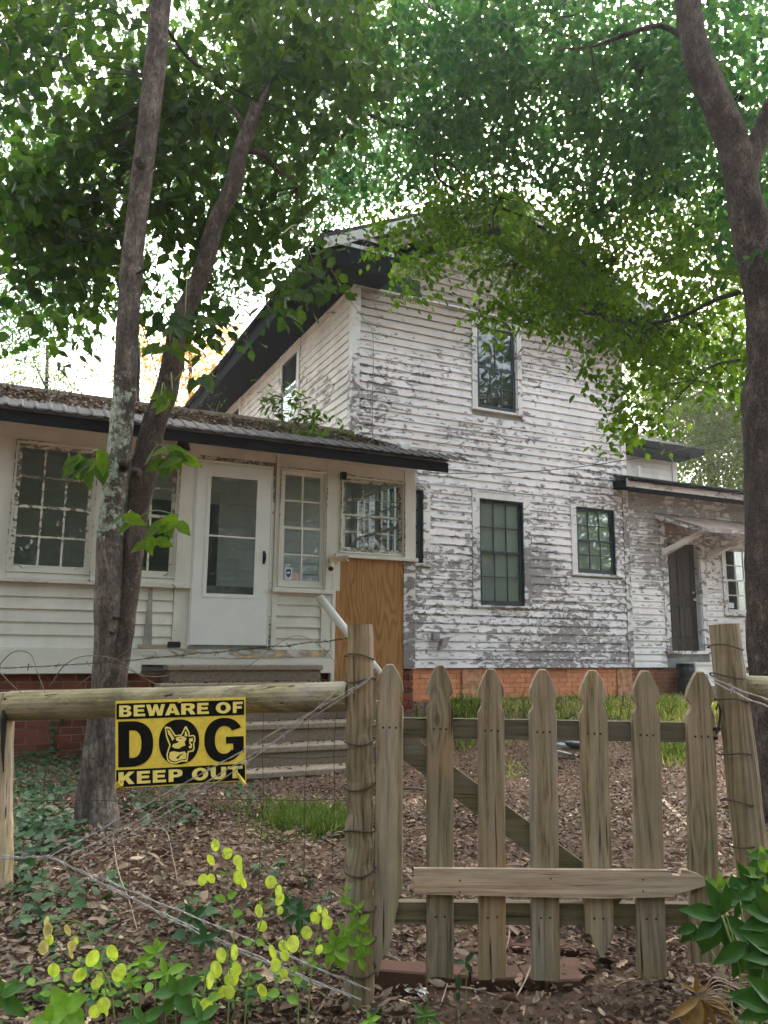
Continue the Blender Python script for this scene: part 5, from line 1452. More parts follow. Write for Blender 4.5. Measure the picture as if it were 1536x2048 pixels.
# woven wire fence
WF = Thing('woven_wire_fence', 'thin rusty woven wire hanging below the round rail left of the gate', 'wire fence', (at(360, 1700, 2.9)[0], 2.95, float(gz(at(360, 1700, 2.9)[0], 2.95))))
def fy(px): return LY + (2.76 - LY) * (px - 10) / 690
rg = random.Random(5)
for px in (92, 183, 268, 349, 428, 530, 615, 672):
    pts = []
    for py in (1425, 1500, 1600, 1700, 1800):
        p = at(px - (py - 1425) * .03 + rg.uniform(-3, 3), py, fy(px) + .05)
        if p[2] > gz(p[0], p[1]) - .05: pts.append(p)
    if len(pts) > 1:
        m = MB(); m.tube(catmull(pts, 4), .0011, 4); WF.part('vertical_wire', m, 'wire')
for py in (1518, 1603, 1690):
    pts = [at(px, py + rg.uniform(-4, 4) - (py - 1400) * .02 * (px / 700), fy(px) + .052) for px in (-10, 100, 190, 280, 360, 450, 540, 620, 694)]
    m = MB(); m.tube(catmull(pts, 4), .0011, 4); WF.part('horizontal_wire', m, 'wire')
# dry vines tangled along the top
def vine(lbl, pts, th=.0022, mat='vine_dry', cat='vine', grp='dry vines along the fence top'):
    m = MB(); P = catmull([at(*p) for p in pts], 6); m.tube(P, [th * (1 - .5 * k / len(P)) for k in range(len(P))], 5)
    single('dry_vine', m, mat, lbl, cat, grp, base=tuple(P[0]))
vine('dry vine arching above the left end of the rail', [(-10, 1340, 3.1), (25, 1305, 3.1), (60, 1308, 3.1), (75, 1345, 3.08), (90, 1385, 3.05)])
vine('dry vine looping against the tree trunk above the rail', [(100, 1372, 3.05), (130, 1330, 3.0), (170, 1312, 3.0), (230, 1318, 2.98), (280, 1350, 2.95), (310, 1368, 2.93)])
vine('dry vine dangling below the wire right of the trunk', [(250, 1335, 2.95), (290, 1352, 2.93), (340, 1350, 2.9), (365, 1330, 2.9), (360, 1345, 2.9)])
vine('long dry stem curving up over the steps', [(430, 1372, 2.85), (500, 1330, 2.85), (560, 1285, 2.83), (600, 1272, 2.82), (650, 1300, 2.8), (690, 1355, 2.77)], .0014)
vine('dry stem hooked over the rail at the far left', [(0, 1345, 3.15), (30, 1375, 3.12), (50, 1390, 3.1)], .0016)
vine('dry stem rising from the rail towards the door sill', [(150, 1375, 3.0), (200, 1338, 3.0), (255, 1300, 3.0), (262, 1275, 3.0)], .0018)
# cables
def cable(lbl, pts, th, mat, sag=.0):
    m = MB(); m.tube(pts, th, 5); single('cable', m, mat, lbl, 'cable', base=tuple(pts[0]))
e0 = hw(3.9, 10.38, 5.75); e1 = hw(4.78, HV - .05, 4.98); e2 = hw(4.92, HV - .045, 4.75)
cable('thin pale cable from the dark eave down the peeling corner of the house', catmull([e0, (e0 + e1) / 2 + np.array([0, 0, -.05]), e1, e2, hw(4.93, HV - .035, 3.6), hw(4.95, HV - .035, 2.85)], 6), .006, 'cable')
cA = hw(5.3, 9.6, 2.42); cB = at(1545, 853, 8.2)
cable('slack dark cable running from above the porch roof to the right edge', [cA + (cB - cA) * t - np.array([0, 0, .18 * 4 * t * (1 - t)]) for t in np.linspace(0, 1, 30)], .005, 'cable_dark')

# ------------------------------------------------------------------ leaves, many at a time
def nrm(a):
    return a / (np.linalg.norm(a, axis=-1, keepdims=True) + 1e-9)
SHAPES = {
    'oval': ([(0, 0), (.28, .46), (.68, .40), (1, 0), (.68, -.40), (.28, -.46)], [(0, 3, 2, 1), (0, 5, 4, 3)]),
    'point': ([(0, 0), (.22, .40), (.55, .46), (.85, .16), (1.0, 0), (.85, -.16), (.55, -.46), (.22, -.40)], [(0, 4, 3, 2, 1), (0, 7, 6, 5, 4)]),
    'dia': ([(0, 0), (.45, .42), (1, 0), (.45, -.42)], [(0, 3, 2, 1)]),
    'blade': ([(0, .5), (.5, .42), (1, 0), (.5, -.42), (0, -.5)], [(0, 4, 3, 2, 1)]),
    'ivy': ([(0, 0), (-.10, .28), (.12, .52), (.36, .34), (.58, .42), (.66, .16), (1, 0), (.66, -.16), (.58, -.42), (.36, -.34), (.12, -.52), (-.10, -.28)], [(0, 6, 5, 4, 3, 2, 1), (0, 11, 10, 9, 8, 7, 6)]),
    'disk': ([(0, 0), (.02, .18), (.13, .36), (.34, .48), (.62, .48), (.85, .35), (.97, .16), (1.0, 0), (.97, -.16), (.85, -.35), (.62, -.48), (.34, -.48), (.13, -.36), (.02, -.18)], [(0, 7, 6, 5, 4, 3, 2, 1), (0, 13, 12, 11, 10, 9, 8, 7)]),
    'oak': ([(0, 0), (.12, .10), (.22, .34), (.34, .16), (.48, .48), (.60, .22), (.76, .38), (.84, .12), (1, 0), (.84, -.12), (.76, -.38), (.60, -.22), (.48, -.48), (.34, -.16), (.22, -.34), (.12, -.10)], [(0, 8, 7, 6, 5, 4, 3, 2, 1), (0, 15, 14, 13, 12, 11, 10, 9, 8)]),
}
def leaf_arrays(P, D, N, L, W, shape='oval', fold=.18, curl=.0):
    pts, faces = SHAPES[shape]
    P = np.asarray(P, float); n = len(P)
    D = nrm(D); S = nrm(np.cross(D, N)); N = nrm(np.cross(S, D))
    L = np.broadcast_to(np.asarray(L, float), (n,)); W = np.broadcast_to(np.asarray(W, float), (n,))
    fold = np.broadcast_to(np.asarray(fold, float), (n,)); curl = np.broadcast_to(np.asarray(curl, float), (n,))
    V_ = []
    for t, s in pts:
        h = abs(s) * fold * W - curl * L * (t ** 2)
        V_.append(P + D * (L * t)[:, None] + S * (W * s)[:, None] + N * h[:, None])
    V_ = np.stack(V_, 1).reshape(-1, 3)
    return V_, len(pts), faces, n
def mesh_from(name, chunks, mat, base):
    vs = []; loops = []; sizes = []; off = 0
    for V_, k, faces, n in chunks:
        vs.append(V_)
        starts = off + np.arange(n) * k
        for f in faces:
            pass
        idx = np.concatenate([np.array(f) for f in faces])
        sz = np.array([len(f) for f in faces])
        loops.append((starts[:, None] + idx[None, :]).reshape(-1))
        sizes.append(np.tile(sz, n))
        off += n * k
    vs = np.concatenate(vs) - np.array(base); loops = np.concatenate(loops); sizes = np.concatenate(sizes)
    me = bpy.data.meshes.new(name)
    me.vertices.add(len(vs)); me.vertices.foreach_set('co', vs.astype(np.float32).ravel())
    me.loops.add(len(loops)); me.loops.foreach_set('vertex_index', loops.astype(np.int32))
    me.polygons.add(len(sizes))
    st = np.concatenate([[0], np.cumsum(sizes)[:-1]])
    me.polygons.foreach_set('loop_start', st.astype(np.int32))
    try: me.polygons.foreach_set('loop_total', sizes.astype(np.int32))
    except Exception: pass
    me.materials.append(M[mat] if isinstance(mat, str) else mat)
    me.update(calc_edges=True); me.validate()
    return me
def rdir(n, up=0.0, rng=RNG):
    d = rng.normal(size=(n, 3)); d[:, 2] = d[:, 2] * .5 + up
    return nrm(d)
def sprays(Cn, size, per=14, length=.45, droop=.35, rng=RNG, flatness=.5, wl=.52):
    """Leafy twigs: each centre carries a drooping twig with leaves on both sides."""
    n = len(Cn)
    a = rng.uniform(0, 2 * np.pi, n)
    T = np.stack([np.cos(a), np.sin(a), rng.normal(-droop, .25, n)], -1); T = nrm(T)
    Sd = nrm(np.cross(T, np.array([0, 0, 1.0])))
    Ls = length * rng.uniform(.6, 1.3, n)
    P = []; D = []; N = []
    for i in range(per):
        t = (i + .5) / per
        side = 1 if i % 2 else -1
        p = Cn + T * (Ls * (t - .5))[:, None] + Sd * (rng.normal(0, .12, n) * Ls)[:, None]
        p[:, 2] += rng.normal(0, .10, n) * Ls - (t ** 2) * Ls * droop * .5
        d = T * .7 + Sd * (side * .75) + rng.normal(0, .28, (n, 3)); d[:, 2] -= rng.uniform(.1, .9, n)
        nn = np.array([0, 0, 1.0]) + rng.normal(0, flatness, (n, 3))
        P.append(p); D.append(d); N.append(nn)
    P = np.concatenate(P); D = np.concatenate(D); N = np.concatenate(N)
    L = size * rng.uniform(.65, 1.25, len(P))
    return P, D, N, L, L * wl
def region(blobs, rng=RNG):
    """Blobs of crown measured on the photograph: (cx, cy, rx, ry, Y0, Y1, n) -> world points spread through their depth."""
    out = []
    for cx, cy, rx_, ry_, Y0, Y1, n in blobs:
        r = np.sqrt(rng.uniform(0, 1, n)); a = rng.uniform(0, 2 * np.pi, n)
        px = cx + rx_ * r * np.cos(a); py = cy + ry_ * r * np.sin(a)
        Y = rng.uniform(Y0, Y1, n)
        # clumping: pull groups of points towards shared centres
        for k in range(n):
            out.append(at(px[k], py[k], Y[k]))
    return np.array(out)
def clump(Cn, frac=.35, cell=.9, rng=RNG, thr=None):
    """Thin the points with a smooth noise so that gaps open between clumps."""
    keep = []
    for c in Cn:
        v = mnoise.noise(Vector(c) / cell) + .5 * mnoise.noise(Vector(c) / cell * 2.1 + Vector((7, 3, 1)))
        keep.append(v > (thr if thr is not None else -.35 + frac))
    return Cn[np.array(keep)]
def crown(T, name, Cn, size, mat, per=14, length=.45, droop=.35, shape='oval', parent=None, wl=.52, kind=None, fold=.18, flat_=.5):
    P, D, N, L, W = sprays(Cn, size, per, length, droop, wl=wl, flatness=flat_)
    me = mesh_from(name, [leaf_arrays(P, D, N, L, W, shape, fold, .12)], mat, T.base)
    return T.part(name, me, mat, parent, kind=kind)
def limb(T, name, pts, r0, r1, mat, seg=7, rough=.12, parent=None, sub=5, rs=4):
    P = catmull([at(*p) if len(p) == 3 and not isinstance(p, np.ndarray) else p for p in pts], sub)
    m = MB(); m.tube(P, [r0 + (r1 - r0) * k / (len(P) - 1) for k in range(len(P))], seg, rough=rough, rs=rs)
    return T.part(name, m, mat, parent, sm=True)

def twigs(T, name, Cn, limbs_, mat='bark_far', r=.0035, maxd=1.6):
    """Thin twigs from the leaf clusters back to the nearest limb."""
    pts = np.array([v.co[:] for o in limbs_ for v in o.data.vertices]) + np.array(T.base)
    if len(pts) > 3000: pts = pts[:: len(pts) // 3000]
    m = MB(); rg = random.Random(2)
    for c in Cn:
        d = np.linalg.norm(pts - c, axis=1); k = int(np.argmin(d))
        q = pts[k]
        if d[k] > maxd: q = c + (q - c) / d[k] * maxd * rg.uniform(.4, .9)
        mid = (c + q) / 2 + np.array([rg.gauss(0, .05), rg.gauss(0, .05), .08 + rg.gauss(0, .04)]) * min(1, d[k])
        m.tube(catmull([q, mid, c], 3), [r, r * .85, r * .8, r * .7, r * .6, r * .5, r * .4], 3, cap=False)
    return T.part(name, m, mat, kind='stuff', fix=False)

# ------------------------------------------------------------------ forked tree on the left
AY = 4.2
ab = gp(195, 1660)
TA = Thing('forked_tree', 'forked grey tree with lichened trunk standing behind the dog sign', 'tree', (at(195, 1655, AY)[0], AY, float(gz(at(195, 1655, AY)[0], AY))))
def trunk_from(rows, Y, Yend=None, extra=None):
    P = []; R = []
    for i, (py, x0, x1) in enumerate(rows):
        y = Y if Yend is None else Y + (Yend - Y) * i / (len(rows) - 1)
        a = at(x0, py, y); b = at(x1, py, y)
        P.append((a + b) / 2); R.append(np.linalg.norm(b - a) / 2)
    return P, R
def swept(T, name, P, R, mat, seg=22, rough=.10, rs=5.0, sub=6):
    n = len(P)
    Q = catmull(P, sub)
    Rr = np.interp(np.linspace(0, n - 1, len(Q)), range(n), R)
    m = MB(); m.tube(Q, list(Rr), seg, rough=rough, rs=rs)
    return T.part(name, m, mat, sm=True)
rowsA = [(1690, 150, 245), (1655, 152, 240), (1600, 153, 232), (1540, 160, 235), (1480, 170, 240), (1400, 182, 246), (1300, 188, 246), (1200, 189, 246), (1100, 192, 246), (1000, 202, 250), (930, 210, 258), (850, 220, 266), (770, 227, 273), (600, 236, 280), (450, 251, 293), (300, 270, 312), (150, 287, 328), (0, 300, 341), (-150, 312, 350), (-350, 325, 358)]
P1, R1 = trunk_from(rowsA, AY)
swept(TA, 'main_trunk', P1, R1, 'bark_a', 26, .10, 5)
rowsB = [(1420, 190, 248), (1330, 205, 258), (1260, 222, 268), (1180, 238, 278), (1080, 248, 289), (1000, 256, 300), (930, 264, 318), (850, 284, 332), (775, 313, 358), (650, 340, 376), (550, 384, 420), (450, 413, 447), (375, 448, 480), (300, 466, 498), (250, 487, 515), (215, 500, 524)]
P2, R2 = trunk_from(rowsB, AY - .02, AY + .25)
swept(TA, 'second_trunk', P2, R2, 'bark_rough', 22, .10, 6)
YB = AY + .25
limb(TA, 'limb', [(492, 262, YB), (470, 225, YB + .1), (450, 205, YB + .2), (430, 180, YB + .3)], .022, .008, 'bark_rough')
limb(TA, 'limb', [(508, 240, YB), (530, 190, YB + .3), (560, 140, YB + .9), (600, 80, YB + 1.6), (640, 0, YB + 2.2)], .022, .006, 'bark_rough')
limb(TA, 'limb', [(495, 300, YB), (530, 310, YB + .1), (555, 340, YB + .2), (575, 350, YB + .3), (600, 375, YB + .5)], .022, .006, 'bark_rough')
limb(TA, 'limb', [(335, 60, AY), (380, 120, AY + .2), (430, 150, AY + .4), (480, 185, AY + .5), (560, 215, AY + .8), (640, 240, AY + 1)], .012, .004, 'bark_far', 5)
limb(TA, 'limb', [(250, 560, AY), (300, 530, AY - .1), (320, 490, AY - .2), (335, 440, AY - .3)], .006, .002, 'bark_far', 5)
limb(TA, 'limb', [(280, 640, AY), (300, 700, AY), (315, 760, AY)], .004, .002, 'bark_far', 5)
m = MB()
q = at(280, 325, AY - .12)
m.tube([q + np.array([0, .03, 0]), q + np.array([0, -.012, 0]), q + np.array([0, -.016, 0]), q + np.array([0, .0, 0])], [.030, .030, .018, .016], 14, rough=.1)
TA.part('knot', m, 'bark_rough')
m = MB(); m.tube([q + np.array([0, .0, 0]), q + np.array([0, -.0175, 0])], .013, 10); TA.part('knot_hole', m, 'black_metal')
for (x, y, r) in ((243, 925, .022), (268, 940, .018), (228, 1232, .010), (222, 1262, .010)):
    q = at(x, y, AY - .10); m = MB(); m.tube([q + np.array([0, .06, 0]), q + np.array([0, 0, -.004]), q + np.array([0, -.012, -.006])], [r * 1.5, r, r * .3], 9, rough=.5, rs=20); TA.part('burr', m, 'bark_rough', sm=True)
# large leaves near the camera on the left
bl = [(-60, 60, 190, 160, 3.6, 5.5, 50), (120, 90, 150, 120, 3.8, 6, 70), (190, 200, 110, 90, 3.8, 5.2, 60), (80, 300, 140, 120, 4, 6, 40),
      (150, 390, 140, 100, 4, 6, 70), (60, 470, 130, 110, 4, 6.2, 50), (200, 520, 80, 90, 4, 6, 30), (420, 130, 130, 110, 4.2, 6.5, 80), (430, 330, 110, 120, 4.2, 6.5, 60), (350, 260, 70, 80, 4.0, 5.5, 20),
      (560, 60, 160, 110, 4.4, 7, 100), (560, 280, 110, 110, 4.4, 6.5, 34), (680, 160, 130, 120, 4.5, 7, 80), (500, 430, 110, 70, 4.3, 6, 44), (560, 520, 80, 70, 4.4, 5.6, 22), (400, 620, 50, 60, 4, 4.6, 12), (100, -120, 300, 120, 3.6, 7, 90), (620, -110, 300, 120, 4.4, 8, 90), (330, 430, 60, 60, 4, 5, 8), (60, 620, 90, 80, 4.2, 6, 18)]
cA_ = region([(a, b, c, d, max(e, 4.45 if 120 < a < 640 else 4.2), max(f, 5.6), int(n * 1.7)) for a, b, c, d, e, f, n in bl])
crown(TA, 'crown', clump(cA_, .25, .62), .095, 'lf_dark', 12, .55, .45, 'point', wl=.66)
twigs(TA, 'twigs', clump(cA_, .25, .62)[::3], [o for o in TA.o.children if o.name.startswith(('limb', 'second', 'main'))])
# foliage clusters hanging by the trunks
def leafset(T, name, items, mat, shape='point', parent=None, fold=.2, curl=.15):
    """items: (px, py, Y, direction in the picture (degrees, 0 right, 90 up), length m, width ratio)"""
    P = []; D = []; N = []; L = []; W = []
    for px, py, Y, ang, ln, wr in items:
        a = math.radians(ang)
        P.append(at(px, py, Y)); D.append((math.cos(a), random.uniform(-.45, .1), math.sin(a)))
        N.append((random.uniform(-.4, .4), -1, random.uniform(.2, .9))); L.append(ln); W.append(ln * wr)
    me = mesh_from(name, [leaf_arrays(np.array(P), np.array(D), np.array(N), np.array(L), np.array(W), shape, fold, curl)], mat, T.base)
    return T.part(name, me, mat, parent)
def sprig(cx, cy, Y, n, ln, spread, seed, a0=-170, a1=-10):
    rg = random.Random(seed)
    return [(cx + rg.uniform(-spread, spread), cy + rg.uniform(-spread * .5, spread * .5), Y + rg.uniform(-.1, .1), rg.uniform(a0, a1), ln * rg.uniform(.7, 1.2), rg.uniform(.45, .6)) for _ in range(n)]
for (cx, cy, Yk, n, ln, spd, sd, x0, y0) in ((178, 915, 4.0, 14, .12, 34, 1, 215, 935), (340, 905, 4.1, 12, .12, 28, 2, 290, 930), (345, 1035, 3.95, 7, .12, 16, 3, 270, 1040), (255, 1035, 3.95, 3, .11, 14, 4, 270, 1040), (305, 1075, 3.95, 4, .10, 14, 5, 290, 1050), (398, 750, 4.0, 5, .13, 14, 6, 350, 760), (345, 790, 4.0, 5, .11, 24, 7, 340, 760), (370, 640, 4.05, 14, .12, 34, 8, 380, 560), (322, 800, 4.0, 3, .10, 10, 9, 330, 780), (640, 575, 5.0, 14, .13, 20, 12, 560, 470), (340, 690, 4.1, 8, .11, 26, 14, 345, 640)):
    tw = limb(TA, 'sprout', [(x0, y0, AY - .05), ((x0 + cx) / 2, min(y0, cy) - 14, (AY + Yk) / 2), (cx, cy - 8, Yk)], .005, .002, 'stem', 5)
    leafset(TA, 'sprout_leaves', sprig(cx, cy, Yk, n, ln, spd, sd), 'lf_dark' if sd in (8, 6, 12) else 'lf_mid', parent=tw)

# ------------------------------------------------------------------ big tree on the right
BY = 4.7
TB = Thing('leaning_tree', 'large brown-barked tree at the right edge leaning over the house', 'tree', (at(1560, 1640, BY)[0], BY, float(gz(at(1560, 1640, BY)[0], BY))))
rowsR = [(1700, 1500, 1655), (1640, 1508, 1642), (1560, 1508, 1625), (1450, 1506, 1618), (1300, 1500, 1612), (1150, 1496, 1610), (1000, 1494, 1606), (900, 1492, 1604), (840, 1488, 1602), (800, 1486, 1600), (740, 1496, 1596), (600, 1492, 1580), (500, 1472, 1550), (400, 1456, 1520), (300, 1440, 1500), (250, 1420, 1482), (200, 1402, 1460), (100, 1366, 1418), (0, 1350, 1400), (-120, 1335, 1382), (-300, 1320, 1360)]
P1, R1 = trunk_from(rowsR, BY)
swept(TB, 'trunk', P1, R1, 'bark_b', 26, .09, 5)
limb(TB, 'limb', [(1485, 400, BY), (1500, 320, BY), (1525, 260, BY), (1550, 200, BY - .1), (1600, 110, BY - .2)], .08, .04, 'bark_b', 12)
limb(TB, 'limb', [(1375, 80, BY), (1320, 52, BY + .1), (1250, 70, BY + .2), (1200, 88, BY + .3), (1155, 97, BY + .4), (1110, 95, BY + .6)], .022, .006, 'bark_far', 7)
limb(TB, 'limb', [(1182, 92, BY + .35), (1188, 140, BY + .4), (1200, 190, BY + .5), (1205, 230, BY + .6)], .008, .003, 'bark_far', 5)
limb(TB, 'limb', [(1150, 30, 5.5), (1110, 40, 5.6), (1080, 70, 5.8), (1040, 110, 6.0), (1020, 170, 6.2)], .008, .003, 'bark_far', 5)
for pts, r in (([(1490, 200, 5.5), (1300, 130, 6.2), (1100, 60, 7.2), (960, 10, 8)], .03), ([(640, 172, 7.6), (700, 205, 7.6), (760, 240, 7.6), (830, 262, 7.6), (870, 300, 7.5), (940, 360, 7.4), (1000, 395, 7.2), (1090, 412, 7.0)], .028), ([(830, 240, 7.6), (850, 268, 7.5), (875, 305, 7.5)], .04),
               ([(850, 8, 8), (890, 30, 8), (925, 62, 8), (955, 78, 8), (1000, 80, 8)], .026), ([(1000, 395, 7.2), (985, 440, 7.2), (1000, 490, 7.1), (1030, 530, 7.0)], .014), ([(870, 300, 7.5), (880, 360, 7.4), (960, 400, 7.3), (1060, 440, 7.2), (1140, 500, 7.1), (1180, 540, 7)], .018),
               ([(1478, 585, BY), (1430, 600, 5.0), (1370, 630, 5.4), (1310, 645, 5.8), (1250, 640, 6.2), (1190, 630, 6.6)], .018), ([(1480, 720, BY), (1430, 730, 5.1), (1390, 760, 5.4)], .010), ([(930, 350, 7.4), (925, 400, 7.4), (945, 430, 7.3)], .008)):
    limb(TB, 'limb', pts, r, .004, 'bark_far', 6)
bm_ = [(1120, 420, 140, 55, 7.4, 9.8, 80), (990, 395, 140, 35, 7.4, 9.2, 60), (1230, 520, 90, 60, 7, 9, 70), (820, 470, 100, 70, 6.6, 8.4, 90), (840, 550, 60, 45, 6.6, 7.8, 36), (1000, 440, 170, 80, 6.4, 8.6, 200), (1060, 540, 130, 70, 6.4, 8.2, 170), (1150, 590, 110, 60, 6.2, 8, 130), (980, 620, 40, 30, 6.6, 7.4, 20), (1100, 620, 110, 42, 6.2, 7.8, 80),
       (1240, 500, 150, 90, 6.2, 8.6, 170), (1330, 430, 110, 90, 5.8, 8.2, 120), (1300, 620, 110, 60, 5.6, 7.6, 90), (1180, 655, 60, 25, 6.2, 7.2, 20), (1400, 560, 80, 120, 5.2, 7.4, 90), (1390, 740, 90, 60, 5.2, 7, 60), (1250, 720, 110, 40, 5.8, 7.0, 50), (1200, 770, 50, 18, 6.0, 6.6, 9), (1180, 742, 40, 14, 6.0, 6.6, 8), (1270, 830, 60, 36, 5.8, 6.6, 26), (1300, 780, 60, 30, 5.8, 6.6, 16), (1230, 870, 22, 22, 6, 6.4, 7), (1310, 870, 18, 16, 6, 6.4, 4), (925, 395, 80, 40, 7, 8.4, 36), (700, 470, 0, 0, 7, 8, 0), (1520, 640, 60, 200, 5, 7, 80), (1340, 680, 90, 40, 5.6, 7, 40)]
cB_ = clump(region([(a, b, c, d, e, f, int(n * .68)) for a, b, c, d, e, f, n in bm_]), .02, .45)
crown(TB, 'lower_crown', cB_, .066, 'lf_mid', 13, .42, .45, 'point', wl=.66)
twigs(TB, 'twigs', cB_[::2], [o for o in TB.o.children if o.name.startswith('limb')])
bu = [(860, 120, 190, 140, 6, 10, 260), (1100, 60, 220, 110, 5.5, 9.5, 260), (1280, 200, 160, 130, 5.5, 9, 200), (1000, 220, 170, 90, 6, 9.5, 130), (1180, 300, 180, 110, 6, 9, 60), (1050, 330, 120, 50, 6.4, 9, 24), (1440, 120, 160, 160, 5, 8, 130), (1500, 380, 90, 160, 5, 8, 90), (1240, 370, 150, 60, 6, 9, 46), (760, 320, 110, 80, 7, 10, 60), (900, 300, 90, 50, 7, 10, 50), (1000, -120, 520, 120, 5, 9, 240), (1600, 200, 120, 500, 4.5, 8, 120), (1340, 300, 70, 80, 6, 9, 50)]
cU_ = region([(a, b, c, d, e, f, int(n * 2.1)) for a, b, c, d, e, f, n in bu])
crown(TB, 'upper_crown', clump(cU_, .0, .6), .074, 'lf_high', 12, .42, .4, 'oval', wl=.64)

# ------------------------------------------------------------------ trees standing farther back
def back_tree(label, tx, ty_, Yt, blobs, size, mat, per, length, r=.16, tilt=0, thin=.1, cell=1.6, shape='dia', limbs=(), extra=None, notop=None, group='trees standing behind the house'):
    b0 = at(tx, 1290, Yt); b0[2] = float(gz(b0[0], b0[1]))
    T = Thing('background_tree', label, 'tree', tuple(b0), group=group)
    top = at(ty_[0], ty_[1], Yt)
    if notop: top = b0 + (top - b0) * notop
    limb(T, 'trunk', [b0 - np.array([0, 0, .1]), b0 + (top - b0) * .35 + np.array([.1, 0, 0]), b0 + (top - b0) * .7, top], r, r * .35, 'bark_far', 10)
    for pts in limbs: limb(T, 'limb', pts, r * .35, r * .08, 'bark_far', 6)
    Cn = clump(region(blobs), thin, cell)
    crown(T, 'crown', Cn, size, mat, per, length, .3, shape, wl=.6)
    return T
back_tree('tall tree with fine bluish leaves behind the left end of the porch', 245, (262, 60), 13, [(60, 150, 230, 190, 10, 15, 420), (80, 330, 180, 100, 10, 15, 160), (100, 540, 190, 100, 10, 14, 260), (60, 630, 120, 60, 10, 14, 110), (240, 420, 120, 100, 10, 14, 130), (300, 600, 70, 60, 10, 13, 50), (330, 100, 200, 140, 10, 15, 260)], .085, 'lf_high', 16, .8, .17, limbs=([(100, 400, 13), (60, 260, 12.5), (20, 130, 12.4), (-10, 40, 12.4)], [(40, 500, 13), (40, 275, 12), (20, 255, 12), (-20, 225, 12)], [(110, 300, 12.4), (85, 230, 12.3), (50, 150, 12.2), (20, 85, 12.2)], [(110, 300, 13), (160, 345, 12.5), (230, 330, 12.4)]))
back_tree('tall leafy tree behind the second trunk and above the porch roof', 255, (300, 60), 13.5, [(420, 330, 190, 130, 10.5, 16, 440), (560, 420, 160, 110, 10.5, 16, 300), (430, 560, 90, 60, 10.5, 14, 80), (620, 300, 150, 130, 10.5, 16, 320), (700, 380, 70, 60, 10.5, 15, 60), (440, 150, 200, 110, 10.5, 15, 320), (650, 500, 60, 60, 11, 13, 40), (650, 60, 220, 160, 10.5, 16, 360)], .10, 'lf_high', 16, .8, .15, notop=.5)
back_tree('high tree whose small leaves show above the roof peak', 900, (880, -40), 17, [(820, 250, 210, 170, 14, 21, 520), (1050, 180, 230, 150, 14, 21, 270), (960, 40, 260, 120, 14, 21, 420), (740, 330, 110, 80, 14, 19, 110), (1250, 250, 200, 200, 13, 19, 190), (1420, 250, 160, 260, 13, 19, 360)], .13, 'lf_high', 16, .9, .2, notop=.55)
back_tree('far tree with golden backlit leaves left of the roof slope', 390, (380, 640), 24, [(330, 760, 110, 70, 21, 27, 260), (420, 700, 90, 60, 21, 27, 170), (300, 700, 70, 60, 21, 26, 120), (450, 670, 65, 30, 22, 26, 70), (380, 780, 100, 40, 21, 26, 160)], .13, 'lf_gold', 12, 1.0, .14, thin=.15)
back_tree('small yellowish tree showing over the left end of the porch roof', 90, (95, 690), 20, [(70, 740, 120, 60, 18, 23, 110), (130, 760, 60, 40, 18, 22, 40), (-20, 730, 80, 60, 18, 22, 40)], .11, 'lf_far', 12, .9, .12, limbs=([(95, 780, 20), (75, 740, 19.8), (60, 705, 19.8)],))
back_tree('broad green tree behind the wing beside the right trunk', 1420, (1420, 760), 25, [(1410, 900, 120, 100, 22, 30, 520), (1430, 760, 150, 110, 22, 30, 520), (1500, 850, 120, 160, 22, 30, 400), (1340, 740, 110, 90, 22, 29, 260), (1530, 620, 120, 160, 20, 28, 200)], .15, 'lf_far', 18, 1.0, .24, thin=-.5, cell=2.2)
back_tree('dense dark tree at the right beyond the low wing', 1480, (1500, 640), 28, [(1420, 930, 120, 90, 25, 33, 260), (1500, 760, 160, 180, 25, 33, 380), (1330, 850, 80, 90, 25, 31, 120), (1560, 1000, 100, 160, 24, 30, 200)], .16, 'lf_dark', 12, 1.3, .28, thin=-.2, cell=3)
back_tree('bright yellow-green tree between the right trunk and the eave', 1545, (1520, 480), 15, [(1420, 460, 110, 130, 12, 18, 150), (1510, 500, 80, 160, 12, 18, 120), (1330, 660, 70, 50, 12, 16, 40), (1420, 640, 100, 80, 12, 17, 90)], .085, 'lf_mid', 14, .8, .15)

# trees across the lane, behind the camera: they show only as reflections and shade
def lane_tree(label, x, y, h, r, n, seed):
    rg = np.random.default_rng(seed)
    z0 = float(gz(x, y))
    T = Thing('lane_tree', label, 'tree', (x, y, z0), group='trees across the lane')
    limb(T, 'trunk', [np.array([x, y, z0 - .1]), np.array([x + .1, y, z0 + h * .3]), np.array([x, y + .1, z0 + h * .6]), np.array([x, y, z0 + h * .85])], .2, .06, 'bark_far', 9)
    d = rg.normal(size=(n, 3)); d = d / np.linalg.norm(d, axis=1, keepdims=True) * (rg.uniform(.25, 1, (n, 1)) ** .5)
    Cn = np.array([x, y, z0 + h * .68]) + d * np.array([r, r, h * .34])
    crown(T, 'crown', clump(Cn, .1, 1.5), .14, 'lf_high', 12, 1.0, .3, 'dia', wl=.6)
lane_tree('broad tree across the lane to the left, behind the viewer', -9, -13, 11, 3.6, 420, 1)
lane_tree('broad tree across the lane to the right, behind the viewer', 6, -17, 12, 4.0, 460, 2)
lane_tree('tree across the lane straight behind the viewer', -2, -20, 10, 3.6, 400, 3)
rg_ = np.random.default_rng(12)
n = 32000
th_ = rg_.uniform(math.radians(175), math.radians(365), n); rr_ = rg_.uniform(24, 38, n)
Cn = np.stack([rr_ * np.cos(th_), rr_ * np.sin(th_), EZ - 1 + 27.0 * rg_.uniform(0, 1, n) ** .9 * (.75 + .25 * np.sin(th_ * 9))], -1)
P, D, N, L, W = sprays(Cn, .60, 8, 2.2, .3)
me = mesh_from('woodland', [leaf_arrays(P, D, N, L, W, 'dia')], 'lf_dark', (0, 0, 0))
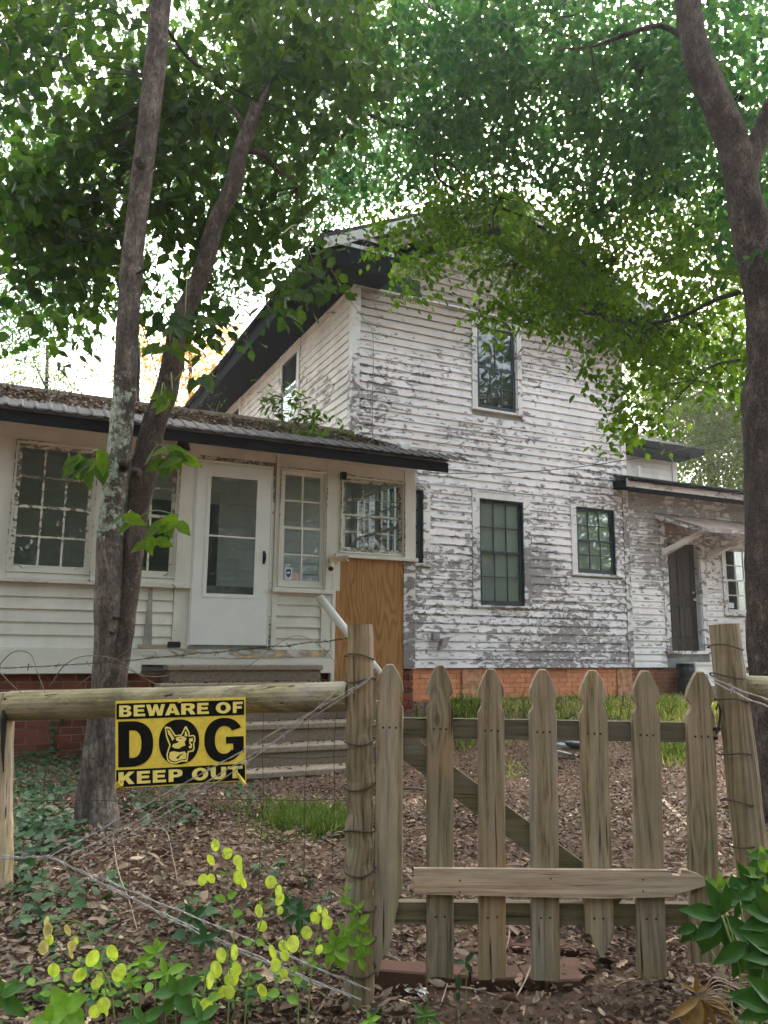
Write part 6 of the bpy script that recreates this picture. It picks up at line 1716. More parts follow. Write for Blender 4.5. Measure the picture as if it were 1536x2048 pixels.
o = bpy.data.objects.new('woodland', me); C.objects.link(o); o['label'] = 'distant wood across the lane behind the viewer'; o['category'] = 'woodland'; o['kind'] = 'stuff'

# ------------------------------------------------------------------ leaf litter, ground cover
def inside_house(x, y):
    p = np.stack([x, y], -1)
    u = p @ U[:2]; v = p @ V[:2]
    return ((v > PV - .0) & (u < 4.65)) | ((v > HV - .02) & (u < 9.95)) | (v > WV) | ((u > 1.5) & (u < 3.8) & (v > 7.55) & (v < PV))
def ground_pts(n, y0, y1, xk=.62, xo=.6, rng=RNG, pw=1.0):
    t = rng.uniform(0, 1, n)
    Y = (y0 ** (1 - pw) + t * (y1 ** (1 - pw) - y0 ** (1 - pw))) ** (1 / (1 - pw)) if abs(pw - 1) > 1e-6 else y0 * (y1 / y0) ** t
    Xx = rng.uniform(-1, 1, n) * (xk * Y + xo)
    ok = ~inside_house(Xx, Y)
    return Xx[ok], Y[ok]
def litter(name, n, y0, y1, L0, L1, mat, label, lift=.03, shape='oval', bare=True, rng=RNG, dens=None, kindc=('fallen leaves',)):
    X_, Y_ = ground_pts(n, y0, y1)
    if bare:
        # worn bare soil on the path through the gate
        w = np.maximum(np.exp(-((X_ - .42) / .42) ** 2 - ((Y_ - 2.40) / .20) ** 2), .80 * np.exp(-((X_ - .48) / .34) ** 4 - ((Y_ - 2.85) / .28) ** 4))
        k = rng.uniform(0, 1, len(X_)) > .93 * w
        X_, Y_ = X_[k], Y_[k]
    Z = gz(X_, Y_) + rng.uniform(.002, lift, len(X_))
    P = np.stack([X_, Y_, Z], -1)
    a = rng.uniform(0, 2 * np.pi, len(P))
    D = np.stack([np.cos(a), np.sin(a), rng.normal(0, .28, len(P))], -1)
    N = np.array([0, 0, 1.0]) + rng.normal(0, .42, P.shape)
    L = rng.uniform(L0, L1, len(P)); W = L * rng.uniform(.3, .62, len(P))
    me = mesh_from(name, [leaf_arrays(P, D, N, L, W, shape, rng.uniform(-.1, .7, len(P)), rng.uniform(-.25, .35, len(P)))], mat, (0, 0, 0))
    o = bpy.data.objects.new(name, me); C.objects.link(o)
    o['label'] = label; o['category'] = kindc[0]; o['kind'] = 'stuff'
    return o
litter('leaf_litter', 70000, 2.05, 5.2, .010, .038, 'litter', 'brown fallen leaves covering the ground round the gate and tree', .035)
litter('leaf_litter', 90000, 4.6, 12.0, .012, .036, 'litter', 'brown leaf litter and mulch on the yard up to the house', .03)
litter('leaf_litter', 2600, 2.05, 5.0, .04, .075, 'litter', 'larger curled brown leaves lying on the litter near the gate', .05, 'point')
litter('leaf_litter', 1100, 2.05, 8.0, .03, .055, 'litter_pale', 'scattered pale dry leaves lying on the brown litter', .045, 'oak')
def ground_patch(name, blobs, mat, label, cat, L0, L1, shape, h=.06, wr=(.8, 1.0), tilt=.35, rng=RNG, up=.1):
    P = []
    for cx, cy, rx_, ry_, n in blobs:
        r = np.sqrt(rng.uniform(0, 1, n)); a = rng.uniform(0, 2 * np.pi, n)
        for k in range(n):
            p = gp(cx + rx_ * r[k] * math.cos(a[k]), cy + ry_ * r[k] * math.sin(a[k])); P.append(p)
    P = np.array(P); P = P[~inside_house(P[:, 0], P[:, 1])]
    P[:, 0] += rng.normal(0, .03, len(P)); P[:, 1] += rng.normal(0, .05, len(P))
    P[:, 2] = gz(P[:, 0], P[:, 1]) + rng.uniform(.01, h, len(P))
    a = rng.uniform(0, 2 * np.pi, len(P))
    D = np.stack([np.cos(a), np.sin(a), rng.normal(-.1, .3, len(P))], -1)
    N = np.array([0, -.35, 1.0]) + rng.normal(0, tilt, P.shape)
    L = rng.uniform(L0, L1, len(P)); W = L * rng.uniform(wr[0], wr[1], len(P))
    me = mesh_from(name, [leaf_arrays(P, D, N, L, W, shape, .12, .1)], mat, (0, 0, 0))
    o = bpy.data.objects.new(name, me); C.objects.link(o)
    o['label'] = label; o['category'] = cat; o['kind'] = 'stuff'
    return o
ground_patch('ivy_cover', [(95, 1560, 90, 50, 420), (60, 1640, 80, 50, 260), (110, 1690, 60, 40, 160), (20, 1760, 60, 40, 80), (300, 1600, 110, 40, 110), (330, 1640, 60, 30, 40), (480, 1600, 50, 30, 40), (60, 1840, 90, 50, 60), (210, 1820, 60, 30, 14), (390, 1870, 60, 25, 24), (140, 1930, 90, 40, 24), (560, 1760, 60, 30, 14), (610, 1840, 40, 24, 10)], 'lf_ivy', 'dark green ivy spreading round the forked tree and left post', 'ivy', .028, .060, 'ivy', .08)
def grass(name, blobs, mat, label, hmin, hmax, w=.006, rng=RNG, lean=.5):
    P = []
    for cx, cy, rx_, ry_, n in blobs:
        r = np.sqrt(rng.uniform(0, 1, n)); a = rng.uniform(0, 2 * np.pi, n)
        for k in range(n): P.append(gp(cx + rx_ * r[k] * math.cos(a[k]), cy + ry_ * r[k] * math.sin(a[k])))
    P = np.array(P); P = P[~inside_house(P[:, 0], P[:, 1])]
    P[:, 2] = gz(P[:, 0], P[:, 1]) - .01
    D = np.stack([rng.normal(0, lean, len(P)), rng.normal(0, lean, len(P)), np.ones(len(P))], -1)
    N = rng.normal(size=P.shape); N[:, 2] = .2
    L = rng.uniform(hmin, hmax, len(P))
    me = mesh_from(name, [leaf_arrays(P, D, N, L, np.full(len(P), w) * rng.uniform(.6, 1.4, len(P)), 'blade', 0.0, rng.uniform(-.5, .5, len(P)))], mat, (0, 0, 0))
    o = bpy.data.objects.new(name, me); C.objects.link(o)
    o['label'] = label; o['category'] = 'grass'; o['kind'] = 'stuff'
grass('green_grass', [(600, 1650, 130, 45, 420), (645, 1652, 66, 26, 3400), (590, 1645, 60, 22, 1500), (560, 1625, 40, 20, 160), (470, 1625, 40, 20, 80), (330, 1620, 60, 20, 60), (650, 1500, 0, 0, 0)], 'grass', 'bright green grass clump between the sign and the gate post', .04, .12, .0055, lean=.9)
grass('yard_grass', [(1180, 1440, 330, 45, 1100), (960, 1412, 90, 18, 700), (1110, 1412, 120, 22, 600), (1250, 1410, 90, 28, 1100), (1390, 1415, 100, 36, 2200), (1300, 1440, 60, 26, 500), (1500, 1440, 60, 36, 900), (1340, 1510, 50, 30, 260), (950, 1430, 50, 14, 500), (1020, 1545, 40, 20, 60), (1560, 1420, 60, 50, 500)], 'grass_dry', 'yellow-green grass along the foot of the house wall', .04, .13, .009, lean=.5)
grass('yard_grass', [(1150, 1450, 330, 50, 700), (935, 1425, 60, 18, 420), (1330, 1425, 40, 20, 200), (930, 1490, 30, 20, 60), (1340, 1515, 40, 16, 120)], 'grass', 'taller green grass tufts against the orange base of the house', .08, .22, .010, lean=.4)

# ------------------------------------------------------------------ small plants in front
def stalk(T, pts, r0, r1, mat='stem', name='stem', parent=None):
    return limb(T, name, pts, r0, r1, mat, 5, 0, parent, 5)
def honesty(label, base, Y, stem, pods, leaves=(), pale=False):
    b0 = at(base[0], base[1], Y); b0[2] = float(gz(b0[0], b0[1]))
    T = Thing('honesty_plant', label, 'plant', tuple(b0), group='honesty plants with round seed pods')
    pts = [b0 - np.array([0, 0, .02])] + [at(x, y, Y) for x, y in stem]
    st_ = stalk(T, pts, .0026, .0012)
    tips = np.array([p for p in pts])
    for i, q in enumerate(pods):
        x, y, r = q if len(q) == 3 else (q[0], q[1], 13)
        c_ = at(x, y - r, Y + random.uniform(-.04, .04)); rad = r / F * Y * 1.65
        k = int(np.argmin(np.linalg.norm(tips - c_, axis=1))); near = tips[k]
        m = MB(); m.tube(catmull([near, (near + c_) / 2 + np.array([0, 0, .01]), c_], 3), .0009, 4); T.part('pod_stalk', m, 'stem', st_)
        a = math.radians(random.uniform(-115, -65)); yaw = random.uniform(-.9, .9)
        P = np.array([c_]); D = np.array([[math.cos(a), random.uniform(-.1, .1), math.sin(a)]]); N = np.array([[math.sin(yaw), -math.cos(yaw), .15]])
        pod = mesh_from('seed_pod', [leaf_arrays(P, D, N, rad, rad * .92, 'disk', .05, .02), leaf_arrays(P + N * .0015, D, N, rad * .8, rad * .6, 'disk', -.1, .0)], 'lf_pod_pale' if (pale and i % 3 != 2) else 'lf_pod', T.base)
        T.part('seed_pod', pod, 'lf_pod')
    for (x, y, ang, ln) in leaves:
        ln = ln * .62
        P = np.array([at(x, y, Y)]); a = math.radians(ang)
        me = mesh_from('leaf', [leaf_arrays(P, np.array([[math.cos(a), -.3, math.sin(a)]]), np.array([[.1, -1, .8]]), ln, ln * .75, 'point', .2, .1)], 'lf_creeper', T.base)
        T.part('leaf', me, 'lf_creeper')
honesty('tallest honesty plant, its pods hanging between the sign and the grass clump', (470, 1930), 2.62, [(468, 1860), (463, 1800), (455, 1750), (448, 1712), (440, 1692)], [(432, 1692), (458, 1708), (418, 1722), (472, 1722, 12), (480, 1738, 15), (478, 1756, 15), (408, 1760), (484, 1768, 12), (420, 1758, 11)], [(452, 1800, 160, .06), (455, 1795, 30, .06), (464, 1828, 10, .06), (450, 1745, 200, .03)])
honesty('slim honesty plant right of the tallest one, pods in a double row', (490, 1985), 2.5, [(500, 1925), (515, 1870), (530, 1820), (545, 1785), (552, 1768)], [(537, 1766, 14), (560, 1784, 14), (562, 1800, 14), (518, 1822), (558, 1822, 9), (521, 1854, 12), (548, 1905, 0.1)], [(525, 1812, 120, .03), (505, 1885, 170, .05), (512, 1880, -20, .05)])
honesty('short honesty plant beside the creeper on the gate post', (615, 1995), 2.45, [(622, 1945), (630, 1890), (638, 1850), (642, 1822)], [(652, 1830, 13), (655, 1846, 14), (626, 1838, 14), (613, 1866, 14), (641, 1900, 11), (636, 1820, 9)], [(628, 1900, 150, .03), (620, 1930, 20, .04), (633, 1880, 10, .03)])
honesty('honesty plant with cream dry pods at the far left', (235, 2030), 2.45, [(222, 1980), (200, 1930), (180, 1885), (170, 1850)], [(97, 1845, 12), (100, 1862, 16), (97, 1880, 12), (90, 1896, 15), (132, 1862, 13), (150, 1882, 9), (145, 1893, 12), (140, 1908, 12), (104, 1942, 15)], [(205, 1935, 150, .05), (190, 1915, -170, .05), (215, 1985, 10, .05)], pale=True)
honesty('honesty plant with big pods left of the five-leaf seedlings', (215, 2045), 2.35, [(213, 2005), (208, 1960), (202, 1920)], [(187, 1918, 18), (220, 1908, 18), (237, 1950, 16), (240, 1942, 15), (166, 1952, 16), (200, 1958, 13), (192, 1968, 12), (208, 2010, 16), (212, 2018, 15), (185, 2025, 14)], [(222, 1950, 20, .05), (175, 1940, 170, .03)])
honesty('densest honesty plant with a cluster of pods low in the middle', (455, 2040), 2.32, [(458, 2005), (462, 1960), (455, 1925), (455, 1905)], [(446, 1912, 16), (472, 1906, 17), (434, 1940, 18), (425, 1962, 18), (472, 1938, 15), (466, 1952, 16), (455, 1962, 14), (447, 1985, 14), (462, 1985, 15), (418, 2016, 19), (475, 1960, 13)], [(440, 1990, 190, .06), (400, 2000, 200, .06)])
honesty('honesty plant leaning beside the barbed wire foot', (600, 2055), 2.32, [(596, 2010), (585, 1960), (575, 1915), (566, 1888)], [(581, 1890, 18), (563, 1893, 13), (543, 1906, 16), (553, 1930, 14), (572, 1912, 12), (520, 1982, 14), (565, 1948, 11)], [(560, 1985, 180, .06), (585, 1960, 10, .05), (575, 1990, -30, .06), (590, 1945, 90, .03)])
def fan(T, cx, cy, Y, n, ln, mat, a0=0, a1=360, wr=.45, name='leaflet', tilt=.8, seed=None, shape='point', drop=0, parent=None):
    rg = random.Random(seed if seed is not None else cx * 7 + cy)
    c0 = at(cx, cy, Y)
    for k in range(n):
        a = math.radians(a0 + (a1 - a0) * (k + .5) / n + rg.uniform(-9, 9))
        l_ = ln * (1.0 if a1 - a0 < 350 else (1.0 - .3 * (k % 2) * rg.random())) * rg.uniform(.88, 1.12)
        D = np.array([[math.cos(a), rg.uniform(-.5, .15), math.sin(a) * .9 - drop]])
        N = np.array([[rg.uniform(-.3, .3), -1.0, tilt + rg.uniform(-.2, .3)]])
        me = mesh_from(name, [leaf_arrays(np.array([c0]), D, N, l_, l_ * wr, shape, .22, .22)], mat, T.base)
        T.part(name, me, mat, parent)
def seedling(label, cx, cy, Y, n, ln, mat, grp='five-leaved creeper seedlings', cat='seedling', name='creeper_seedling', a0=0, a1=360, wr=.45, seed=None):
    b0 = at(cx, cy + 30, Y); b0[2] = float(gz(b0[0], b0[1]))
    T = Thing(name, label, cat, tuple(b0), group=grp)
    stalk(T, [b0 - np.array([0, 0, .01]), (b0 + at(cx, cy, Y)) / 2 + np.array([.004, 0, 0]), at(cx, cy, Y)], .0016, .001)
    fan(T, cx, cy, Y, n, ln, mat, a0, a1, wr, seed=seed)
seedling('bright five-leaved seedling in the middle of the foreground', 332, 1948, 2.3, 5, .058, 'lf_creeper')
seedling('bright seedling with pointed leaflets just above the middle one', 312, 1905, 2.45, 4, .045, 'lf_creeper', a0=20, a1=230)
seedling('small pale seedling left of the middle one', 262, 1962, 2.35, 5, .034, 'lf_creeper')
seedling('tiny seedling above the left honesty pods', 282, 1925, 2.42, 5, .030, 'lf_creeper')
seedling('large mid-green five-leaved plant low in the centre', 352, 1985, 2.22, 5, .070, 'lf_seedling', wr=.6)
seedling('broad green seedling at the bottom edge under the large one', 285, 2040, 2.12, 5, .062, 'lf_seedling', wr=.5)
seedling('green seedling at the bottom edge right of the centre', 400, 2040, 2.1, 5, .06, 'lf_seedling', wr=.5)
seedling('green seedling cut by the left edge of the picture', 5, 1990, 2.2, 5, .08, 'lf_seedling', wr=.5)
seedling('yellow-green lobed seedling at the bottom left', 130, 2020, 2.15, 5, .065, 'lf_creeper', wr=.75)
seedling('yellow-green lobed seedling touching the bottom edge left', 100, 2044, 2.1, 5, .06, 'lf_creeper', wr=.75)
seedling('dark five-leaved plant behind the honesty pods', 410, 1880, 2.6, 5, .055, 'lf_ivy')
seedling('dark seedling between the barbed wire strands', 385, 1835, 2.85, 5, .06, 'lf_ivy')
seedling('dark leafy seedling below the grass clump', 600, 1830, 2.8, 6, .06, 'lf_ivy')
seedling('dark seedling beside the short honesty plant', 575, 1815, 2.85, 5, .05, 'lf_ivy', seed=5)
seedling('small dark weed at the foot of the gate post', 745, 2030, 2.3, 4, .03, 'lf_ivy')
seedling('leafy green weed in front of the gate bricks', 850, 2030, 2.25, 7, .045, 'lf_seedling', wr=.3)
seedling('tiny yellow-green seedling at the bottom edge by the post', 740, 2042, 2.2, 5, .03, 'lf_creeper')
seedling('single small green weed among the path bricks', 930, 1925, 2.7, 3, .045, 'lf_ivy')
seedling('flat dark leaf on the soil before the path bricks', 915, 1980, 2.45, 2, .05, 'lf_ivy')
# Virginia creeper on the post
cb0 = at(712, 1960, 2.66)
VC = Thing('creeper', 'bright five-leaved creeper climbing the foot of the gate post', 'creeper', (cb0[0], cb0[1], float(gz(cb0[0], cb0[1]))))
stalk(VC, [np.array([cb0[0], cb0[1], float(gz(cb0[0], cb0[1]))]), at(708, 1930, 2.66), at(700, 1880, 2.65), at(704, 1840, 2.66), at(696, 1800, 2.66), at(690, 1770, 2.66)], .002, .001)
for (x, y, n, ln, wr) in ((722, 1885, 5, .052, .5), (718, 1915, 3, .04, .5), (715, 1848, 4, .045, .5), (690, 1862, 4, .045, .45), (668, 1895, 5, .06, .55), (672, 1905, 3, .06, .6), (715, 1818, 4, .030, .45), (690, 1800, 5, .026, .4), (694, 1778, 4, .02, .4), (703, 1828, 3, .02, .4), (685, 1880, 2, .03, .4)):
    fan(VC, x, y, 2.62, n, ln, 'lf_creeper', wr=wr, tilt=.3)
# small ivy climbing the brick
iv = Thing('climbing_ivy', 'small ivy shoot climbing the red brick under the porch', 'ivy', tuple(hw(.62, PV + .03, -1.07)))
for (u_, z_) in ((.60, -1.0), (.58, -.93), (.62, -.88), (.60, -.80), (.66, -.74), (.68, -.68), (.72, -.66), (.70, -.60), (.55, -1.03), (.65, -1.04), (.75, -.62), (.59, -.86)):
    p = hw(u_, PV + .03, z_)
    me = mesh_from('leaf', [leaf_arrays(np.array([p]), np.array([[random.uniform(-1, 1), -.2, random.uniform(-1, .6)]]), np.array([[0, -1, .3]]), .06, .06, 'ivy', .15, 0)], 'lf_ivy', iv.base); iv.part('leaf', me, 'lf_ivy')
m = MB(); m.tube(catmull([hw(.58, PV + .035, -1.08), hw(.60, PV + .035, -.9), hw(.66, PV + .035, -.72), hw(.72, PV + .035, -.62)], 4), .004, 5); iv.part('stem', m, 'stem')
# hellebore at the right
hb = at(1470, 1960, 2.35); hb[2] = float(gz(hb[0], hb[1]))
HB = Thing('hellebore_plant', 'glossy dark green hellebore filling the lower right corner beside the leaning post', 'plant', tuple(hb))
for (x, y, Y, n, ln, a0, a1, mt) in ((1443, 1832, 2.45, 5, .115, 150, 345, 'lf_hell'), (1445, 1830, 2.42, 2, .09, 60, 130, 'lf_hell'), (1392, 1850, 2.50, 3, .075, 170, 290, 'lf_hell'), (1500, 1770, 2.50, 4, .085, 10, 190, 'lf_hell'), (1530, 1750, 2.50, 3, .08, 60, 280, 'lf_hell_sun_tint'), (1436, 1780, 2.46, 3, .055, 40, 140, 'lf_hell_sun_tint'), (1495, 1885, 2.38, 4, .11, 200, 330, 'lf_hell'), (1550, 1840, 2.40, 4, .11, 100, 240, 'lf_hell'), (1560, 1910, 2.35, 4, .11, 130, 250, 'lf_hell'), (1560, 2010, 2.2, 4, .12, 130, 200, 'lf_hell'), (1500, 1770, 2.6, 4, .09, 190, 300, 'lf_hell'), (1480, 1800, 2.48, 5, .08, 0, 360, 'lf_hell'), (1520, 1720, 2.55, 4, .05, 0, 360, 'lf_hell_sun_tint'), (1550, 1710, 2.5, 5, .08, 0, 360, 'lf_hell')):
    fan(HB, x, y, Y, n, ln, mt, a0, a1, .44, 'leaf', .5)
    p = at(x, y, Y); st_ = stalk(HB, [hb, (hb + p) / 2 + np.array([.03, 0, .03]), p], .0026, .0016)
db = gp(1395, 2010)
DY = Thing('withered_plant', 'withered plant with yellow and brown drooping leaves at the lower right', 'plant', tuple(db))
for (x, y, n, ln, a0, a1) in ((1400, 1995, 6, .13, 185, 350), (1392, 1985, 3, .07, 40, 150), (1405, 2000, 3, .10, -20, 30)):
    fan(DY, x, y, 2.32, n, ln * .85, 'lf_dying', a0, a1, .24, 'leaf', .9, drop=.25)
for k in range(7):
    a = math.radians(-25 + k * 13); p = at(1400, 1998, 2.32)
    m = MB(); m.tube(catmull([p, p + np.array([.05 * math.cos(a), -.02, .05 * math.sin(a) + .02]), p + np.array([.13 * math.cos(a), -.03, .10 * math.sin(a) - .03])], 4), .0013, 4); DY.part('dry_stalk', m, 'twig')
# weeds growing on the porch roof
def roof_weed(label, px, py, v, items, ln, mat='lf_mid', sd=1):
    u_, z_ = on_v(px, py, v); zb = roof_z(v) + .02
    T = Thing('roof_sapling', label, 'sapling', tuple(hw(u_, v, zb)), group='saplings growing on the porch roof')
    b_ = np.array(hw(u_, v, zb))
    for (x, y, n, l2) in items:
        uu, zz = on_v(x, y, v); p = np.array(hw(uu, v, zz))
        stalk(T, [b_, (b_ + p) / 2 + np.array([0, 0, .03]), p], .006, .002, 'twig')
        rg = random.Random(x)
        P = p + np.array([[rg.gauss(0, .09), rg.gauss(0, .06), rg.gauss(0, .07)] for _ in range(n)])
        D = np.array([[rg.uniform(-1, 1), rg.uniform(-.6, .3), rg.uniform(-.8, .3)] for _ in range(n)]); N = np.array([[rg.uniform(-.4, .4), -.6, 1] for _ in range(n)])
        me = mesh_from('foliage', [leaf_arrays(P, D, N, np.array([l2 * rg.uniform(.7, 1.3) for _ in range(n)]), np.array([l2 * .5] * n), 'point', .2, .1)], mat, T.base); T.part('foliage', me, mat)
roof_weed('largest leafy sapling sprouting on the porch roof before the side wall', 575, 880, 9.6, [(540, 805, 26, .13), (560, 830, 30, .13), (600, 800, 26, .13), (630, 830, 26, .12), (580, 790, 12, .11), (655, 835, 12, .10), (530, 775, 8, .10), (610, 850, 26, .13)], .12)
roof_weed('low sapling on the porch roof under the largest one', 630, 890, 9.1, [(620, 868, 22, .12), (640, 880, 16, .12), (600, 862, 14, .11)], .12)
roof_weed('small bright sapling on the porch roof at the house corner', 690, 885, 9.9, [(690, 872, 16, .11), (678, 862, 10, .10), (705, 878, 10, .10)], .11)
roof_weed('tiny weeds on the porch roof against the big dark eave', 430, 828, 10.4, [(412, 806, 8, .06), (440, 802, 8, .06), (425, 815, 6, .06)], .06, 'lf_far')
# leaves lying on the porch roof
rg_ = np.random.default_rng(3)
n = 5500
uu = rg_.uniform(PL, 4.5, n); vv = 8.34 + 2.3 * rg_.beta(3.2, 1.8, n)
keep_ = vv > 8.66 + .05 * np.sin(uu * 2.3) + .05 * np.sin(uu * 7.1); uu, vv = uu[keep_], vv[keep_]; n = len(uu)
kz = np.exp(-((vv - 9.5) / .9) ** 2); 
P = np.array([hw(a, b, roof_z(b) + .015 + rg_.uniform(0, .045)) for a, b in zip(uu, vv)])
a = rg_.uniform(0, 6.28, n); D = np.stack([np.cos(a), np.sin(a), rg_.normal(.1, .4, n)], -1); N = np.array([0, 0, 1.]) + rg_.normal(0, .5, (n, 3))
me = mesh_from('roof_leaves', [leaf_arrays(P, D, N, rg_.uniform(.04, .085, n), rg_.uniform(.02, .045, n), 'oval', .3, .2)], 'litter', (0, 0, 0))
o = bpy.data.objects.new('roof_leaves', me); C.objects.link(o); o['label'] = 'brown fallen leaves lying on the porch tin roof'; o['category'] = 'fallen leaves'; o['kind'] = 'stuff'

# ------------------------------------------------------------------ bricks and odds and ends by the gate
def loose_brick(T, cx, cy, Y, L, W_, Hh, yaw, dz=0.0, mat='brick_path', roll=0.0):
    p = gp(cx, cy)
    base = np.array([p[0], p[1], p[2] + dz])
    c_, s_ = math.cos(yaw), math.sin(yaw)
    m = MB()
    m.box(-L / 2, L / 2, -W_ / 2, W_ / 2, -.04, Hh, .006)
    m.v = [(base[0] + x * c_ - y * s_, base[1] + x * s_ + y * c_, base[2] + z + x * roll + random.uniform(-.0015, .0015)) for x, y, z in m.v]
    return T.part('brick', m, mat)
pb = at(950, 1960, 2.55)
BP = Thing('brick_path', 'sunken row of worn path bricks under the gate', 'brick path', (pb[0], pb[1], float(gz(pb[0], pb[1]))))
loose_brick(BP, 803, 1975, 2.55, .17, .09, .062, -.10, .0, 'brick_path', -.02)
for i, (cx, cy, Y, L) in enumerate(((905, 1958, 2.66, .10), (967, 1966, 2.62, .085), (1015, 1962, 2.62, .09), (1062, 1964, 2.62, .07), (1125, 1968, 2.60, .13))):
    loose_brick(BP, cx, cy, Y, L, .11, .030, random.uniform(-.06, .06), .0, 'brick_path', random.uniform(-.04, .04))
for i, (cx, cy, Y, L) in enumerate(((930, 1935, 2.80, .11), (1000, 1930, 2.82, .12), (1080, 1932, 2.80, .11), (1150, 1940, 2.78, .13), (960, 1905, 2.95, .14), (1050, 1895, 2.98, .16), (1130, 1900, 2.96, .12), (1035, 1868, 3.12, .17))):
    loose_brick(BP, cx, cy, Y, L, .10, .018, random.uniform(-.2, .2), .0, 'brick_path', random.uniform(-.03, .03))
def stick(label, pts, r=.004, mat='twig'):
    P = [gp(x, y) + np.array([0, 0, dz]) for x, y, dz in pts]
    m = MB(); Q = catmull(P, 4); m.tube(Q, [r * (1 - .5 * k / len(Q)) for k in range(len(Q))], 6, rough=.2, rs=30)
    single('dry_stick', m, mat, label, 'stick', 'dry sticks on the ground', base=tuple(P[0]))
stick('pale stick lying before the path bricks', [(895, 1995, .02), (940, 2000, .025), (980, 2005, .02), (1018, 2010, .015)])
stick('forked thin stick leaning on the brick row', [(1065, 1962, .05), (1050, 1985, .03), (1030, 2010, .015), (1005, 2035, .01)], .0035)
stick('short stick beside the bottom of the second picket', [(880, 2022, .01), (888, 2005, .02), (895, 1992, .03)], .003)
stick('curly dry root behind the third picket gap', [(1015, 1858, .05), (1020, 1880, .05), (1018, 1905, .04), (1010, 1925, .02)], .003)
stick('thin twig on the litter right of the gate foot', [(1225, 1990, .01), (1260, 1982, .02), (1310, 1992, .02), (1350, 2003, .01)], .003)
stick('bent twig behind the left broken picket', [(760, 1925, .02), (790, 1940, .03), (820, 1950, .02), (848, 1962, .02)], .003)
stick('dry stems lying at the foot of the forked tree', [(190, 1655, .02), (235, 1675, .03), (270, 1665, .03), (310, 1690, .02)], .004)
stick('long dry stem leaning in the litter left of the centre', [(225, 1690, .02), (235, 1780, .06), (255, 1840, .06), (275, 1895, .03)], .0028)
stick('curved stem in the litter right of the forked tree', [(300, 1672, .03), (330, 1690, .06), (345, 1740, .04), (355, 1780, .02)], .0026)
stick('dark branch lying behind the brace of the gate', [(800, 1585, .03), (840, 1590, .04), (880, 1598, .03)], .012, 'vine_dry')
stick('thin pale stick lying flat in the yard behind the gate', [(1190, 1610, .02), (1230, 1600, .03), (1262, 1604, .02)], .008)
# pale lath leaning on the ground
A0, A1 = gp(1322, 1604), gp(1440, 1722)
d_ = (A1 - A0) / np.linalg.norm(A1 - A0); s_ = np.cross(d_, [0, 0, 1]); s_ /= np.linalg.norm(s_)
m = MB(); w_ = .013
m.hexa([A0 - s_ * w_ + [0, 0, .01], A1 - s_ * w_ + [0, 0, .01], A1 + s_ * w_ + [0, 0, .01], A0 + s_ * w_ + [0, 0, .01], A0 - s_ * w_ + [0, 0, .024], A1 - s_ * w_ + [0, 0, .024], A1 + s_ * w_ + [0, 0, .024], A0 + s_ * w_ + [0, 0, .024]])
single('wooden_lath', m, 'lath', 'pale narrow lath lying on the litter behind the right of the gate', 'lath', base=tuple(A0))
# pale metal frame lying in the yard
fb = gp(1150, 1512)
MF = Thing('metal_frame', 'pale metal chair base lying in the yard behind the gate', 'metal frame', tuple(fb))
def mf(x, y, dz): 
    p = at(x, y, fb[1]); return p
for pts, r in (([(1112, 1488), (1150, 1497), (1195, 1500), (1215, 1497)], .022), ([(1108, 1478), (1150, 1482), (1190, 1490)], .020), ([(1112, 1502), (1150, 1512), (1180, 1520)], .012)):
    m = MB(); m.tube(catmull([mf(x, y, 0) for x, y in pts], 5), r, 9); MF.part('tube', m, 'pale_metal')
m = MB(); m.tube([mf(1128, 1484, 0) + np.array([0, -.04, 0]), mf(1142, 1488, 0) + np.array([0, -.05, 0]), mf(1160, 1490, 0) + np.array([0, -.05, 0]), mf(1180, 1492, 0) + np.array([0, -.04, 0])], [.01, .035, .032, .01], 12); MF.part('foot_plate', m, 'dark_frame')
m = MB(); m.tube([mf(1152, 1486, 0), mf(1153, 1474, 0), mf(1156, 1462, 0)], [.035, .018, .015], 10); MF.part('stem', m, 'grey_box')
m = MB(); m.hexa([mf(1135, 1520, 0), mf(1180, 1516, 0), mf(1178, 1510, 0), mf(1140, 1512, 0), mf(1130, 1505, 0), mf(1185, 1503, 0), mf(1182, 1498, 0), mf(1135, 1498, 0)])
# pale shavings, white scrap, big fallen leaf
def pile(label, px, py, mat, n, L, name, cat, spread=.04):
    p = gp(px, py); rg = np.random.default_rng(px)
    P = p + rg.normal(0, spread, (n, 3)) * np.array([1, .8, .2]) + np.array([0, 0, .03])
    a = rg.uniform(0, 6.28, n); D = np.stack([np.cos(a), np.sin(a), rg.normal(0, .4, n)], -1); N = np.array([0, -.3, 1.]) + rg.normal(0, .5, (n, 3))
    me = mesh_from(name, [leaf_arrays(P, D, N, rg.uniform(.6, 1.2, n) * L, rg.uniform(.3, .6, n) * L, 'oval', .3, .4)], mat, tuple(p))
    o = bpy.data.objects.new(name, me); o.location = p; C.objects.link(o); o['label'] = label; o['category'] = cat; o['kind'] = 'stuff'
pile('heap of pale wood shavings in the yard behind the left pickets', 842, 1612, 'litter_pale', 26, .07, 'wood_shavings', 'wood shavings', .06)
pile('small white lichen scrap on the soil before the gate brick', 838, 2008, 'white_scrap', 12, .03, 'white_scrap', 'scrap', .012)
def big_leaf(label, px, py, ang, L, mat='litter_pale'):
    p = gp(px, py) + np.array([0, 0, .04]); a = math.radians(ang)
    me = mesh_from('oak_leaf', [leaf_arrays(np.array([p]), np.array([[math.cos(a), .4 * math.sin(a), .1 * math.sin(a)]]), np.array([[0, -.5, 1.0]]), L, L * .6, 'oak', .25, .15)], mat, tuple(p))
    o = bpy.data.objects.new('oak_leaf', me); o.location = p; C.objects.link(o); o['label'] = label; o['category'] = 'fallen leaf'
big_leaf('large tan oak leaf among the low middle plants', 505, 1972, -20, .13)
big_leaf('pale curled leaf by the foot of the leaning honesty plant', 635, 2005, 160, .06)
